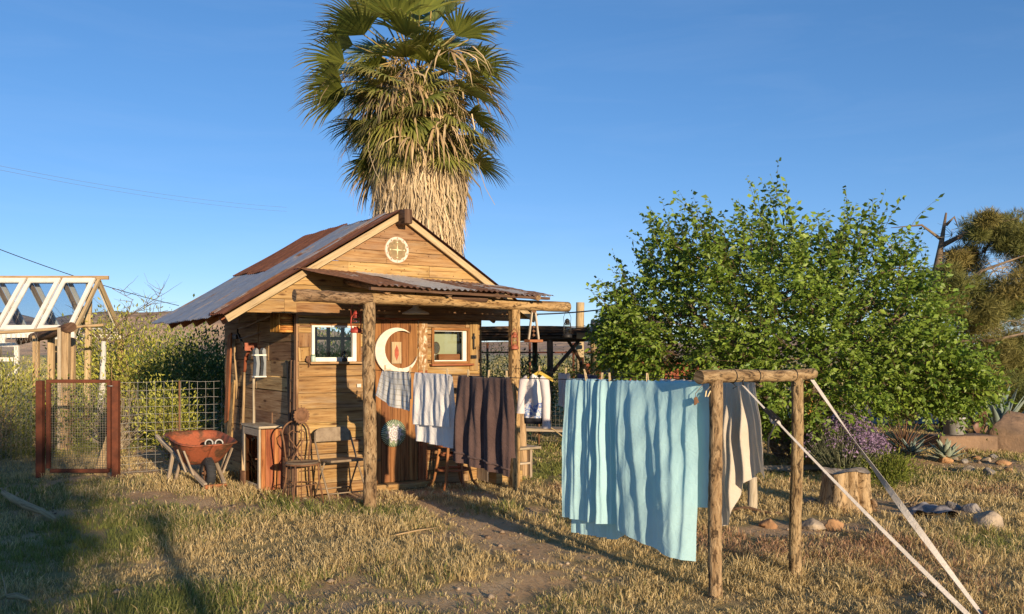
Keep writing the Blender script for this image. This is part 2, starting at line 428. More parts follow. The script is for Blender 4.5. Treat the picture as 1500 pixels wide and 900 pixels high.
sky.sun_disc = False; sky.sun_elevation = SUN_EL
sky.sun_rotation = math.atan2(SUN_AZ.x, SUN_AZ.y)
sky.altitude = 3000; sky.air_density = 1.0; sky.dust_density = 0.0; sky.ozone_density = 3.0
sc_ = nd(nt, 'ShaderNodeHueSaturation', {'Color': sky.outputs[0], 'Saturation': 1.15}).outputs[0]
sc_ = mix(nt, 1.0, nd(nt, 'ShaderNodeGamma', {'Color': sc_, 'Gamma': .76}).outputs[0], (1.04, .99, 1.12), 'MULTIPLY')
tc = nd(nt, 'ShaderNodeTexCoord').outputs['Generated']         # thin high cirrus, by direction in the sky
cv = nd(nt, 'ShaderNodeMapping', {'Vector': tc, 'Scale': (1.5, 2.0, 11.0), 'Rotation': (0, .22, 0)}).outputs[0]
cf = ramp(nt, noise(nt, cv, 2.2, 7, .6, .5), [(.5, (0, 0, 0)), (.8, (.03, .03, .03))])
sc_ = mix(nt, cf, sc_, (5.2, 5.4, 5.9))
bg = nd(nt, 'ShaderNodeBackground', {'Color': sc_, 'Strength': 0.15})
nd(nt, 'ShaderNodeOutputWorld', {'Surface': bg.outputs[0]})
SC.view_settings.view_transform = 'Standard'; SC.view_settings.look = 'None'
SC.view_settings.exposure = 0.58; SC.view_settings.gamma = 1.0
SC.cycles.max_bounces = 6; SC.cycles.transparent_max_bounces = 12; SC.cycles.diffuse_bounces = 3
SC.cycles.use_denoising = True

# ------------------------------------------------------------------ the lie of the land
def vnoise(x, y, s, seed):
    r = np.random.default_rng(seed); T = r.random((64, 64))
    x = np.asarray(x, float) / s + 11.3; y = np.asarray(y, float) / s + 5.7
    xi = np.floor(x).astype(int); yi = np.floor(y).astype(int); fx = x - xi; fy = y - yi
    fx = fx * fx * (3 - 2 * fx); fy = fy * fy * (3 - 2 * fy)
    a = T[xi % 64, yi % 64]; b = T[(xi + 1) % 64, yi % 64]; c = T[xi % 64, (yi + 1) % 64]; d = T[(xi + 1) % 64, (yi + 1) % 64]
    return (a * (1 - fx) + b * fx) * (1 - fy) + (c * (1 - fx) + d * fx) * fy
def fbm(x, y, s, seed): return vnoise(x, y, s, seed) * .55 + vnoise(x, y, s / 2.1, seed + 1) * .28 + vnoise(x, y, s / 4.3, seed + 2) * .17
def seg_dist(x, y, a, b):
    ax, ay, bx, by = a[0], a[1], b[0], b[1]
    dx, dy = bx - ax, by - ay
    t = np.clip(((x - ax) * dx + (y - ay) * dy) / (dx * dx + dy * dy + 1e-9), 0, 1)
    return np.hypot(x - ax - t * dx, y - ay - t * dy)
BARE = [([(590, 722), (640, 738), (700, 765), (770, 800), (850, 812)], 0.22), ([(770, 800), (860, 850)], 0.16), ([(600, 724), (700, 722), (790, 745)], 0.2),
        ([(540, 728), (500, 722), (440, 730)], 0.28),
        ([(215, 728), (280, 735), (330, 745)], 0.42), ([(60, 712), (130, 700), (210, 690)], 0.32), ([(210, 660), (320, 690)], 0.5),
        ([(1310, 674), (1380, 678), (1490, 684)], 1.0), ([(1120, 775), (1260, 770)], 0.22), ([(0, 790), (25, 785)], 0.3), ([(690, 880), (850, 835)], 0.3), ([(1290, 740), (1400, 750)], 0.45)]
BARE = [([tuple(G(*p))[:2] for p in pl], w) for pl, w in BARE]
GREEN = [(60, 720, 1.5, .8), (100, 800, 1.2, .75), (230, 880, 1.0, .65), (180, 740, .9, .6), (280, 720, .8, .5), (450, 735, .7, .6), (30, 650, 3, .8), (220, 650, 2.5, .8), (820, 690, 1.2, 1.0), (800, 660, 2.2, .8),
         (720, 745, .45, .6), (1290, 700, 1.0, .9), (1400, 690, 2.0, .55), (1440, 800, .45, .9), (1460, 790, .5, .8), (1350, 790, .4, .6), (560, 745, .4, .5), (870, 770, .35, .4), (860, 650, 3, .7), (1120, 700, 1.2, .5)]
PINK = [(1100, 800, .8, .9), (1250, 800, .9, .8), (1450, 720, .7, .7), (1000, 790, .6, .8), (1350, 850, .9, .5), (850, 720, .5, .8), (1480, 880, .8, .5)]
def blob(x, y, L):
    o = np.zeros_like(x, dtype=float)
    for px, py, r, a in L:
        g = G(px, py); o = np.maximum(o, a * np.exp(-(((x - g.x) ** 2 + (y - g.y) ** 2) / (r * r))))
    return o
def bare(x, y):
    x = np.asarray(x, float); y = np.asarray(y, float)
    o = np.zeros_like(x)
    n = (fbm(x, y, .7, 31) - .5) * .75 + (fbm(x, y, .22, 37) - .5) * .35
    for pl, w in BARE:
        d = np.full_like(x, 99.0)
        for a, b in zip(pl[:-1], pl[1:]): d = np.minimum(d, seg_dist(x, y, a, b))
        o = np.maximum(o, np.clip(1.6 - (d + n) / w * 1.3, 0, 1))
    p = fbm(x, y, 1.1, 77)
    o = np.maximum(o, np.clip((p - .63) * 7, 0, .85))
    ss = (x - W0.x) * U.x + (y - W0.y) * U.y; tt = (x - W0.x) * N.x + (y - W0.y) * N.y
    return np.maximum(o, ((ss > -1.45) & (ss < 1.07) & (tt > -.05) & (tt < 2.8)).astype(float))
def hgt(x, y):
    x = np.asarray(x, float); y = np.asarray(y, float)
    near = np.exp(-np.maximum(0, np.hypot(x, y - 9) - 10) / 12)
    return ((fbm(x, y, 2.3, 5) - .5) * .07 + (fbm(x, y, .45, 9) - .5) * .035) * near - .01
def hz(x, y): return float(hgt(np.array([x]), np.array([y]))[0])

def axis(lo, hi, st, far, k):
    mid = np.arange(lo, hi + 1e-6, st); out = [mid]
    g = st * np.power(k, np.arange(1, 200)); right = hi + np.cumsum(g); right = right[right < far]; left = lo - np.cumsum(g); left = left[left > -far]
    return np.concatenate([left[::-1], mid, right])
gx = axis(-9, 9.5, .10, 6000, 1.16); gy = axis(3.0, 15, .10, 6000, 1.16)
GX, GY = np.meshgrid(gx, gy); nx, ny = len(gx), len(gy)
gv = np.stack([GX.ravel(), GY.ravel(), hgt(GX.ravel(), GY.ravel())], 1)
ii = np.arange(nx * ny).reshape(ny, nx)
gf = np.stack([ii[:-1, :-1].ravel(), ii[:-1, 1:].ravel(), ii[1:, 1:].ravel(), ii[1:, :-1].ravel()], 1)
cover = 1 - bare(GX.ravel(), GY.ravel())
m, nt = new_mat('dry_soil')
p = objmap(nt)
n1 = noise(nt, p, 1.3, 6, .6, .4); n2 = noise(nt, p, 26, 6, .65); n3 = noise(nt, p, 150, 3, .6)
soil = ramp(nt, n2, [(.28, (.40, .255, .13)), (.48, (.62, .43, .245)), (.7, (.74, .54, .33))])
soil = mix(nt, ramp(nt, n1, [(.4, (0, 0, 0)), (.65, (.6, .6, .6))]), soil, (.46, .27, .135))
thatch = ramp(nt, n3, [(.3, (.18, .135, .055)), (.5, (.37, .285, .13)), (.75, (.52, .41, .21))])
thatch = mix(nt, ramp(nt, n1, [(.42, (0, 0, 0)), (.6, (.65, .65, .65))]), thatch, (.24, .22, .085))
far = mix(nt, ramp(nt, noise(nt, p, .05, 6, .6), [(.4, (0, 0, 0)), (.6, (1, 1, 1))]), (.56, .43, .23), (.40, .37, .16))
cov = mth(nt, 'ADD', attr(nt, 'tone'), mth(nt, 'MULTIPLY', mth(nt, 'SUBTRACT', n2, .5), 1.2), True)
gc = mix(nt, cov, soil, thatch)
sp = nd(nt, 'ShaderNodeSeparateXYZ', {0: nd(nt, 'ShaderNodeNewGeometry').outputs['Position']})
fk = nd(nt, 'ShaderNodeMapRange', {0: sp.outputs[1], 1: 17.0, 2: 32.0, 3: 0.0, 4: 1.0}).outputs[0]
gc = mix(nt, fk, gc, far)
finish(nt, gc, .95, 0, mth(nt, 'ADD', n2, n3), .6, .03, .1)
M['soil'] = m
tag(bulk('ground', gv, gf, M['soil'], tone=cover, smooth=True), kind='structure')

# the asphalt street beyond the garden, and the far hills
mb = MB()
m, nt = new_mat('asphalt'); p = objmap(nt)
finish(nt, ramp(nt, noise(nt, p, 40, 5), [(.3, (.10, .095, .10)), (.7, (.17, .16, .165))]), .9, 0, noise(nt, p, 200, 3), .3, .004)
M['asphalt'] = m
mb.grid(lambda u, v: V((3.5 + 60 * u, 20.0 + 5.0 * v + 60 * u * -.02, .03)), 30, 4)
tag(mb.build('road', M['asphalt'], base=(8, 22, 0)), kind='structure')

m, nt = new_mat('desert_hill'); p = objmap(nt)
hc = ramp(nt, noise(nt, p, .035, 8, .65, .3), [(.3, (.34, .225, .145)), (.5, (.48, .33, .22)), (.7, (.56, .41, .28))])
hc = mix(nt, ramp(nt, noise(nt, p, .35, 4, .7), [(.5, (0, 0, 0)), (.66, (.45, .45, .45))]), hc, (.19, .165, .09))
finish(nt, hc, .95, 0, noise(nt, p, .12, 6), .5, 4.0, .05)
M['hill'] = m
def hills(name, x0, x1, y0, y1, peak, nxx, nyy, seed):
    xs = np.linspace(x0, x1, nxx); ys = np.linspace(y0, y1, nyy); X, Y = np.meshgrid(xs, ys)
    v = (Y - y0) / (y1 - y0); prof = np.sin(np.pi * np.clip(v, 0, 1)) ** 1.3
    rid = np.abs(fbm(X, Y, 120, seed) - .5) * 2
    Zz = prof * (peak(X) * (1.10 - .75 * rid) + (fbm(X, Y, 45, seed + 5) - .5) * 9 * (peak(X) > 3)) - 1.0
    i = np.arange(nxx * nyy).reshape(nyy, nxx)
    f = np.stack([i[:-1, :-1].ravel(), i[:-1, 1:].ravel(), i[1:, 1:].ravel(), i[1:, :-1].ravel()], 1)
    return tag(bulk(name, np.stack([X.ravel(), Y.ravel(), Zz.ravel()], 1), f, M['hill'], base=((x0 + x1) / 2, (y0 + y1) / 2, 0), smooth=True), kind='structure')
def pk(X):
    px = CX + X / 620 * F
    return 30 + 7 * np.exp(-((px - 215) / 45) ** 2) - 22 * np.clip((px - 300) / 300, 0, 1) - 6 * np.exp(-((px - 120) / 60) ** 2)
hills('desert_hills', -900, 300, 420, 820, pk, 220, 60, 3)
hills('far_ridge', -400, 2600, 1900, 2700, lambda X: 9 + 3 * np.sin(X / 240) + 0 * X, 160, 30, 8)

# ------------------------------------------------------------------ grass: one mass nobody could count
def make_grass():
    Xs = []; Ys = []
    def scatter(y0, y1, rho, xl=None):
        n = int((y1 - y0) * (1.22 * (y0 + y1) / 2 + 2.2) * rho)
        y = RNG.uniform(y0, y1, n); hw = .61 * y + 1.1; x = RNG.uniform(-1, 1, n) * hw
        Xs.append(x); Ys.append(y)
    y = 4.3
    while y < 21:
        scatter(y, y + .5, 560 * (6 / max(y, 5)) ** 1.35); y += .5
    x = np.concatenate(Xs); y = np.concatenate(Ys)
    b = bare(x, y); pat = fbm(x, y, .5, 51)
    keep = RNG.random(len(x)) > b * .84
    keep &= (RNG.random(len(x)) < .38 + 1.9 * np.clip(pat - .34, 0, 1))
    keep &= ~((y > 19.6) & (x > 3.2))
    x = x[keep]; y = y[keep]; pat = pat[keep]; b = b[keep]
    g = np.clip(blob(x, y, GREEN) + .04 + (fbm(x, y, 1.7, 12) - .52) * 1.2, 0, 1)
    pk_ = np.clip(blob(x, y, PINK) + (fbm(x, y, 1.1, 18) - .55) * 1.0, 0, 1)
    big = fbm(x, y, .9, 91)
    hh = (.038 + .13 * np.clip(big - .36, 0, 1) + .05 * np.clip(pat - .45, 0, 1) + .015 * g) * RNG.uniform(.6, 1.35, len(x)) * (1 - .45 * b)
    nb = 11
    T = len(x); R = lambda a, c: RNG.uniform(a, c, (T, nb))
    ang = R(0, 6.283); rad = R(0, .04) * np.where(y > 9, 1.4, 1)[:, None]
    bx = x[:, None] + np.cos(ang) * rad; by = y[:, None] + np.sin(ang) * rad; bz = hgt(x, y)[:, None] + np.zeros_like(bx) - .006
    L = hh[:, None] * R(.5, 1.35); la = ang + R(-.9, .9); lean = R(.15, 1.05)
    mx = bx + np.cos(la) * L * lean * .38; my = by + np.sin(la) * L * lean * .38; mz = bz + L * .62
    tx = bx + np.cos(la) * L * lean; ty = by + np.sin(la) * L * lean; tz = bz + L * (1.02 - lean * .35)
    gb = g[:, None] + R(-.35, .35); isg = gb > .5
    w0 = np.where(isg, .0020, .0009) * np.maximum(1, y / 7)[:, None]; w1 = np.where(isg, .0018, R(.0014, .0034)) * np.maximum(1, y / 7)[:, None]
    wa = R(0, 6.283); wx = np.cos(wa); wy = np.sin(wa)
    v = np.stack([np.stack([bx - wx * w0, by - wy * w0, bz], -1), np.stack([bx + wx * w0, by + wy * w0, bz], -1),
                  np.stack([mx + wx * w1, my + wy * w1, mz], -1), np.stack([mx - wx * w1, my - wy * w1, mz], -1), np.stack([tx, ty, tz], -1)], 2)
    n = T * nb; v = v.reshape(n * 5, 3); o = np.arange(n)[:, None] * 5
    q = o + np.array([[0, 1, 2, 3]]); t = o + np.array([[3, 2, 4]])
    k = R(0, 1)[..., None]
    dry = np.array([.76, .61, .34]) * (1 - k) + np.array([.50, .36, .16]) * k
    grn = np.array([.33, .33, .10]) * (1 - k) + np.array([.15, .185, .05]) * k
    pnk = np.array([.60, .37, .23]) * (1 - k) + np.array([.36, .21, .12]) * k
    c = np.where(isg[..., None], grn, np.where((pk_[:, None] + R(-.4, .4) > .5)[..., None], pnk, dry))
    c = c * R(.75, 1.2)[..., None]
    c = np.repeat(c.reshape(n, 3), 5, 0)
    return tag(bulk('grass', v, q, M['grassm'], base=(0, 8, 0), color=c, tris=t), kind='stuff')
make_grass()

def make_litter():         # broken straw lying on the bare soil
    n = 110000
    y = RNG.uniform(4.4, 15, n); x = RNG.uniform(-1, 1, n) * (.61 * y + 1); ok = RNG.random(n) < (6 / np.maximum(y, 5)) ** 1.2; x, y = x[ok], y[ok]; n = len(x)
    a = RNG.uniform(0, 6.283, n); L = RNG.uniform(.012, .055, n); w = RNG.uniform(.0008, .002, n) * np.maximum(1, y / 7)
    z = hgt(x, y) + .004; d = np.stack([np.cos(a), np.sin(a), RNG.uniform(-.1, .6, n)], 1) * L[:, None]; s = np.stack([-np.sin(a), np.cos(a), 0 * a], 1) * w[:, None]
    c = np.stack([x, y, z], 1); v = np.stack([c - s, c + s, c + d + s, c + d - s], 1).reshape(-1, 3); f = np.arange(n * 4).reshape(-1, 4)
    t = RNG.random((n, 1)); col = np.array([.58, .44, .25]) * t + np.array([.22, .14, .07]) * (1 - t)
    return tag(bulk('straw_litter', v, f, M['straw'], base=(0, 8, 0), color=np.repeat(col, 4, 0)), kind='stuff')
make_litter()

def make_pebbles():
    n = 2600
    y = RNG.uniform(4.4, 16, n); x = RNG.uniform(-1, 1, n) * (.61 * y + 1); ok = RNG.random(n) < .12 + .88 * bare(x, y); x, y = x[ok], y[ok]; n = len(x)
    r = RNG.gamma(2.0, .0055, n) + .003
    o = np.array([[1, 0, 0], [.3, .95, .1], [-.8, .6, 0], [-.8, -.6, .1], [.3, -.95, 0], [.1, .1, .8], [0, 0, -.5]])
    rt = RNG.uniform(0, 6.283, n); c, s_ = np.cos(rt), np.sin(rt); J = o[None] * RNG.uniform(.6, 1.3, (n, 7, 3))
    X = J[..., 0] * c[:, None] - J[..., 1] * s_[:, None]; Y = J[..., 0] * s_[:, None] + J[..., 1] * c[:, None]
    v = np.stack([x[:, None] + X * r[:, None], y[:, None] + Y * r[:, None], hgt(x, y)[:, None] + .3 * r[:, None] + J[..., 2] * r[:, None]], -1).reshape(-1, 3)
    t = np.array([[0, 1, 5], [1, 2, 5], [2, 3, 5], [3, 4, 5], [4, 0, 5], [1, 0, 6], [2, 1, 6], [3, 2, 6], [4, 3, 6], [0, 4, 6]])
    f = (np.arange(n)[:, None, None] * 7 + t[None]).reshape(-1, 3)
    k = RNG.random((n, 1)); col = np.array([.50, .40, .29]) * k + np.array([.22, .15, .10]) * (1 - k)
    return tag(bulk('gravel', v, None, M['straw'], base=(0, 8, 0), color=np.repeat(col, 7, 0), tris=f), kind='stuff')
make_pebbles()

def make_scrub():          # the far plain's scattered low scrub, a single mass
    n = 4600
    y = 26 * np.exp(RNG.random(n) * 2.4); x = RNG.uniform(-.72, .72, n) * y
    keep = ~((y < 30) & (np.abs(x - 6) < 12)); x = x[keep]; y = y[keep]; n = len(x)
    r = RNG.uniform(.2, .6, n); k = 40
    d = RNG.normal(0, 1, (n, k, 3)); d /= np.linalg.norm(d, axis=2)[..., None]; d *= RNG.random((n, k, 1)) ** .4
    c = np.stack([x, y, r * .5], 1)[:, None, :] + d * (r[:, None, None] * np.array([1, 1, .7]))
    c[..., 2] = np.abs(c[..., 2])
    s = (r[:, None] * RNG.uniform(.1, .26, (n, k)))[..., None]
    a = RNG.normal(0, 1, (n, k, 3)); a /= np.linalg.norm(a, axis=2)[..., None]; b = np.cross(a, RNG.normal(0, 1, (n, k, 3))); b /= np.linalg.norm(b, axis=2)[..., None]
    v = np.stack([c - a * s, c + b * s * .5, c + a * s, c - b * s * .5], 2).reshape(-1, 3)
    f = np.arange(n * k * 4).reshape(-1, 4)
    t = RNG.random((n, 1, 1)); col = (np.array([.48, .39, .19]) * t + np.array([.27, .27, .10]) * (1 - t)) * RNG.uniform(.7, 1.2, (n, k, 1))
    return tag(bulk('scrub', v, f, M['needle'], base=(0, 60, 0), color=np.repeat(col.reshape(-1, 3), 4, 0)), kind='stuff')
make_scrub()
# ------------------------------------------------------------------ the shed
SW0, SW1, SDEP = -1.417, 1.039, 2.76
SA, ZR, KR = -0.17, 3.335, 0.612                    # ridge place, roof height there, slope
def zroof(s): return ZR - KR * abs(s - SA)
shed = thing('wooden_shed', 'small weathered plank shed with a corrugated roof and a log porch', 'shed', S(-.19, 1.3, 0))

def rows(z0, z1, lo=.15, hi=.24):
    o = [z0]
    while o[-1] < z1 - .1: o.append(min(z1, o[-1] + rnd(lo, hi)))
    if o[-1] < z1: o[-1] = z1
    return o
NAILS = []
def plank_wall(mb, at, ad, nd_, a0, a1, rws, holes=(), th=.022, lmin=.6, lmax=1.7, jit=.010, tones=(0.1, 1.0), nails=False):
    """Horizontal boards: AT(a, z) -> world, AD along, ND_ outward."""
    for zb, zt in zip(rws[:-1], rws[1:]):
        cuts = sorted({zb, zt} | {h[k] for h in holes for k in (2, 3) if zb + .02 < h[k] < zt - .02})
        js = [a0]
        while js[-1] < a1:
            js.append(js[-1] + rnd(lmin, lmax))
        js[-1] = a1
        for y0, y1 in zip(cuts[:-1], cuts[1:]):
            iv = [(a0, a1)]
            for h in holes:
                if h[3] > y0 + .015 and h[2] < y1 - .015:
                    iv = [p for (x0, x1) in iv for p in ((x0, min(x1, h[0])), (max(x0, h[1]), x1)) if p[1] - p[0] > .01]
            for x0, x1 in iv:
                pts = [x0] + [j for j in js if x0 + .08 < j < x1 - .08] + [x1]
                for b0, b1 in zip(pts[:-1], pts[1:]):
                    g = rnd(.001, .0035) if rnd(0, 1) < .8 else rnd(.004, .007); d = rnd(0, jit); tl = rnd(-.004, .004)
                    p0 = at(b0 + .0012, (y0 + y1) / 2 + tl) + nd_ * (d - th / 2); p1 = at(b1 - .0012, (y0 + y1) / 2 - tl) + nd_ * (d - th / 2)
                    mb.board(p0, p1, Z, y1 - y0 - g * 2, th, rnd(*tones))
                    if nails and y1 - y0 > .08:
                        for q, sg in ((p0, 1), (p1, -1)):
                            for zz in (-.28, .27): NAILS.append(q + ad * sg * rnd(.025, .045) + Z * (y1 - y0) * zz + nd_ * (th / 2 + .001))

WIN1 = (-1.262, -.712, 1.532, 1.95); WIN2 = (.318, .83, 1.505, 1.925); DOOR = (-.50, .10, 0.0, 2.03)
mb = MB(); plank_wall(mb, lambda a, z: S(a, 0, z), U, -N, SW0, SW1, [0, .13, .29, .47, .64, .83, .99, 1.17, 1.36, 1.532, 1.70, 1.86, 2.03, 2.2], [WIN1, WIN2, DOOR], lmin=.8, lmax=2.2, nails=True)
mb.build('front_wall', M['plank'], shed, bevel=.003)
mb = MB()
for r0, r1 in ((0, .22), (.22, .57), (.57, .91), (.91, 1.27), (1.27, 1.62), (1.62, 1.80), (1.80, 1.99), (1.99, 2.13), (2.13, 2.45)):
    plank_wall(mb, lambda a, z: S(a, .05, z), U, -N, SW0 + .03, SW1 - .03, [r0, r1], [(h[0] - .0, h[1] + .0, h[2], h[3]) for h in (WIN1, WIN2, DOOR)], lmin=5, lmax=6, jit=0)
mb.build('wall_lining', M['darkwood'], shed)
mb = MB()
wr = rows(0, 2.5, .17, .27)
plank_wall(mb, lambda a, z: S(SW0, a, z), N, -U, 0.004, SDEP, wr, [], jit=.012, lmin=.45, lmax=1.5, tones=(0, .9))
mb.build('side_wall', M['side'], shed, bevel=.003)
mb = MB(); plank_wall(mb, lambda a, z: S(SW1, a, z), N, U, 0.004, SDEP, rows(0, 2.5), [])
mb.build('side_wall', M['side'], shed)
bw = [on_t(456, 495, SDEP), on_t(481, 496, SDEP), on_t(502, 496, SDEP), on_t(522, 496, SDEP)]
zb0, zb1, zbm = on_t(490, 528, SDEP)[1], on_t(490, 474, SDEP)[1] + .06, on_t(490, 496, SDEP)[1]
BWIN = (bw[0][0] + .02, bw[3][0] + .02, zb0, zb1)
mb = MB(); plank_wall(mb, lambda a, z: S(a, SDEP, z), U, N, SW0, SW1, rows(0, 2.42), [BWIN])
mb.build('back_wall', M['side'], shed)
w = MB()
for x in (bw[1][0], bw[2][0]): w.board(S(x, SDEP, zb0), S(x, SDEP, zb1), U, .05, .03)
w.board(S(BWIN[0], SDEP - .005, zbm), S(BWIN[1], SDEP - .005, zbm), Z, .045, .03)
w.board(S(BWIN[0], SDEP - .02, zb0), S(BWIN[0], SDEP - .02, zb1), U, .11, .04); w.board(S(BWIN[1], SDEP - .02, zb0), S(BWIN[1], SDEP - .02, zb1), U, .08, .04)
w.board(S(BWIN[0], SDEP - .025, zb0), S(BWIN[1], SDEP - .025, zb0), Z, .06, .04)
w.build('window', M['darkwood'], shed)
mb = MB(); mb.box(S(-.19, 1.38, .02), U * 1.21, N * 1.36, Z * .02, .3); mb.build('floor_boards', M['side'], shed)
# the triangle of the gable, boards cut along the slopes and run out under the eaves
mb = MB()
gz = [2.075, 2.235, 2.40, 2.56, 2.70, 2.85, 3.0, 3.29]
for zb, zt in zip(gz[:-1], gz[1:]):
    hb = (ZR - .035 - zb) / KR; ht = max(.01, (ZR - .035 - zt) / KR)
    L0, R0, L1, R1 = SA - hb, SA + hb, SA - ht, SA + ht
    js = [L0 - 9] + sorted(rnd(L1 + .25, R1 - .25) for _ in range(0 if hb < .6 else (1 if hb < 1.0 else 3))) + [R0 + 9]
    js = [j for i, j in enumerate(js) if i == 0 or j - js[i - 1] > .3]
    for j0, j1 in zip(js[:-1], js[1:]):
        g = .0022
        p = [(max(L0, j0 + .001), zb + g), (min(R0, j1 - .001), zb + g), (min(R1, j1 - .001), zt - g), (max(L1, j0 + .001), zt - g)]
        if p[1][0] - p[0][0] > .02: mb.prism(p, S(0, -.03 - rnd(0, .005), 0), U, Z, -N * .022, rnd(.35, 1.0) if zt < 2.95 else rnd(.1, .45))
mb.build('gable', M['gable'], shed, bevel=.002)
for k_ in range(70):
    z = rnd(2.13, 3.1); s = SA + rnd(-1, 1) * (ZR - .12 - z) / KR; NAILS.append(S(s, -.0585, z))
mb = MB()
for p in NAILS: mb.lathe(p, [(.0065, -.002), (.0065, .001), (.001, .002)], 6, .5, axis=-N)
mb.build('nail', M['brownrust'], shed)['kind'] = 'stuff'
mb = MB(); mb.board(S(-1.46, -.047, 2.125), S(1.50, -.047, 2.115), Z, .14, .03, .25); mb.build('header_board', M['plank'], shed, bevel=.004)
# bargeboards, ridge beam
for sg in (-1, 1):
    mb = MB(); s1 = SA + sg * (2.09 if sg < 0 else 1.98); dz = .03
    d = V((sg, 0, -KR * 1)).normalized()
    mb.board(S(SA + sg * .012, -.115, zroof(SA) - dz - .03), S(s1, -.115, zroof(s1) - dz - .03), Z, .075, .03, .75)
    mb.build('bargeboard', M['trim'], shed, bevel=.003)
mb = MB(); mb.board(S(SA, -.30, ZR - .085), S(SA, SDEP + .2, ZR - .085), Z, .17, .10, .2); mb.build('ridge_beam', M['darkwood'], shed, bevel=.006)
# corrugated roof
def roof_side(sg, sheets):
    r = MB(); rf = None
    nrm = (Z + U * sg * KR).normalized(); dn = (U * sg - Z * KR).normalized()
    Lr = 2.12 * math.sqrt(1 + KR * KR) if sg < 0 else 2.0 * math.sqrt(1 + KR * KR)
    for k, (t0, t1, l0, l1, m, lift, tn) in enumerate(sheets):
        mb = MB(); nw = max(3, int((t1 - t0) / .076)); ph = rnd(0, 1); sag = rnd(-.008, .004); sk = rnd(-.012, .012)
        def fn(u, v):
            t = t0 + (t1 - t0) * u + sk * v; l = Lr * (l0 + (l1 - l0) * v)
            wv = math.sin(2 * math.pi * (t / .076 + ph)) * .009
            return S(SA, t, ZR) + dn * l + nrm * (wv + lift + sag * math.sin(3.1 * v) + .004 * math.sin(9 * u + 5 * v))
        mb.grid(fn, nw * 8, 10, tn, uvf=lambda u, v: (t0 + (t1 - t0) * u + 7 * k, (l0 + (l1 - l0) * v) * 1.2))
        if rf is None: rf = mb.build('roof', m, shed)
        else: mb.build('metal_sheet', m, rf)
g, r_ = M['galv'], M['rustsheet']
roof_side(-1, [(-.17, .42, .0, 1.0, r_, .016, .5), (.34, .98, .0, 1.02, g, .008, .35), (.93, 1.60, .0, 1.03, g, .016, .5), (1.52, 2.2, .45, 1.03, g, .006, .3), (1.5, 2.22, -.02, .52, r_, .024, .7),
               (2.12, 2.98, .42, 1.02, g, .014, .45), (2.12, 2.98, 0, .5, r_, .033, .6), (.25, .47, .0, .99, g, .030, .9)])
roof_side(1, [(-.17, .6, 0, 1.0, r_, .012, .5), (.5, 1.3, 0, 1.0, g, .02, .5), (1.2, 2.1, 0, 1.0, r_, .012, .5), (2.0, 2.98, 0, 1.0, g, .02, .5)])
for t in (.18, .72, 1.28, 1.85, 2.45):
    for sg in (-1, 1):
        mb = MB(); s0, s1 = SA + sg * .06, SA + sg * (2.06 if sg < 0 else 1.9)
        mb.board(S(s0, t, zroof(s0) - .085), S(s1, t, zroof(s1) - .085), Z, .10, .045, rnd(.3, .8)); mb.build('rafter', M['redwood'], shed)
for l, t1 in ((.90, 3.04), (.95, 3.10)):
    mb = MB(); s0 = SA - 2.1 * l; mb.board(S(s0, .05, zroof(s0) - .018), S(s0, t1, zroof(s0) - .018), U - Z * KR, .045, .02, .8); mb.build('roof_batten', M['postwood'], shed)

# door and its planks
mb = MB(); xs = [DOOR[0], -.385, -.27, -.135, -.02, DOOR[1]]
for a, b in zip(xs[:-1], xs[1:]): mb.board(S((a + b) / 2, -.002 - rnd(0, .006), .075), S((a + b) / 2, -.002 - rnd(0, .006), 2.025), U, b - a - .004, .026, rnd(.1, .95))
door = mb.build('door', M['doorwood'], shed, bevel=.003)
mb = MB(); mb.tube([S(DOOR[1] - .05, -.03, .96), S(DOOR[1] - .05, -.06, .99), S(DOOR[1] - .05, -.06, 1.09), S(DOOR[1] - .05, -.03, 1.12)], .007, 8); mb.build('handle', M['iron'], door)
for z in (.35, 1.62):
    mb = MB(); mb.box(S(DOOR[0] + .045, -.02, z), U * .05, Z * .014, N * .004); mb.build('hinge', M['brownrust'], door)
mb = MB(); mb.board(S(DOOR[0] - .03, -.016, 0), S(DOOR[0] - .03, -.016, 2.05), U, .045, .03, .4); mb.board(S(DOOR[0] - .04, -.013, 2.05), S(DOOR[1] + .02, -.013, 2.05), Z, .035, .03, .3)
mb.build('door_frame', M['redwood'], shed, bevel=.003)
m, nt = new_mat('flaking_plank')
f = noise(nt, uvmap(nt, (9, 16, 1)), 1, 6, .65, 1.2)
finish(nt, ramp(nt, f, [(.42, (.24, .115, .04)), (.54, (.36, .22, .10)), (.62, (.62, .53, .40))]), .8, 0, f, .5, .004)
mb = MB(); mb.board(S(.175, -.012, 1.42), S(.175, -.012, 2.02), U, .125, .026, .5); mb.build('door_jamb', m, shed, bevel=.003)
mb = MB(); mb.board(S(.175, -.010, .06), S(.175, -.010, 1.415), U, .125, .026, .5); mb.build('door_jamb', M['redwood'], shed, bevel=.003)
mb = MB(); mb.board(S(-.52, -.07, .035), S(.26, -.07, .035), N, .18, .07, .8); mb.build('threshold', M['plank'], shed, bevel=.006)

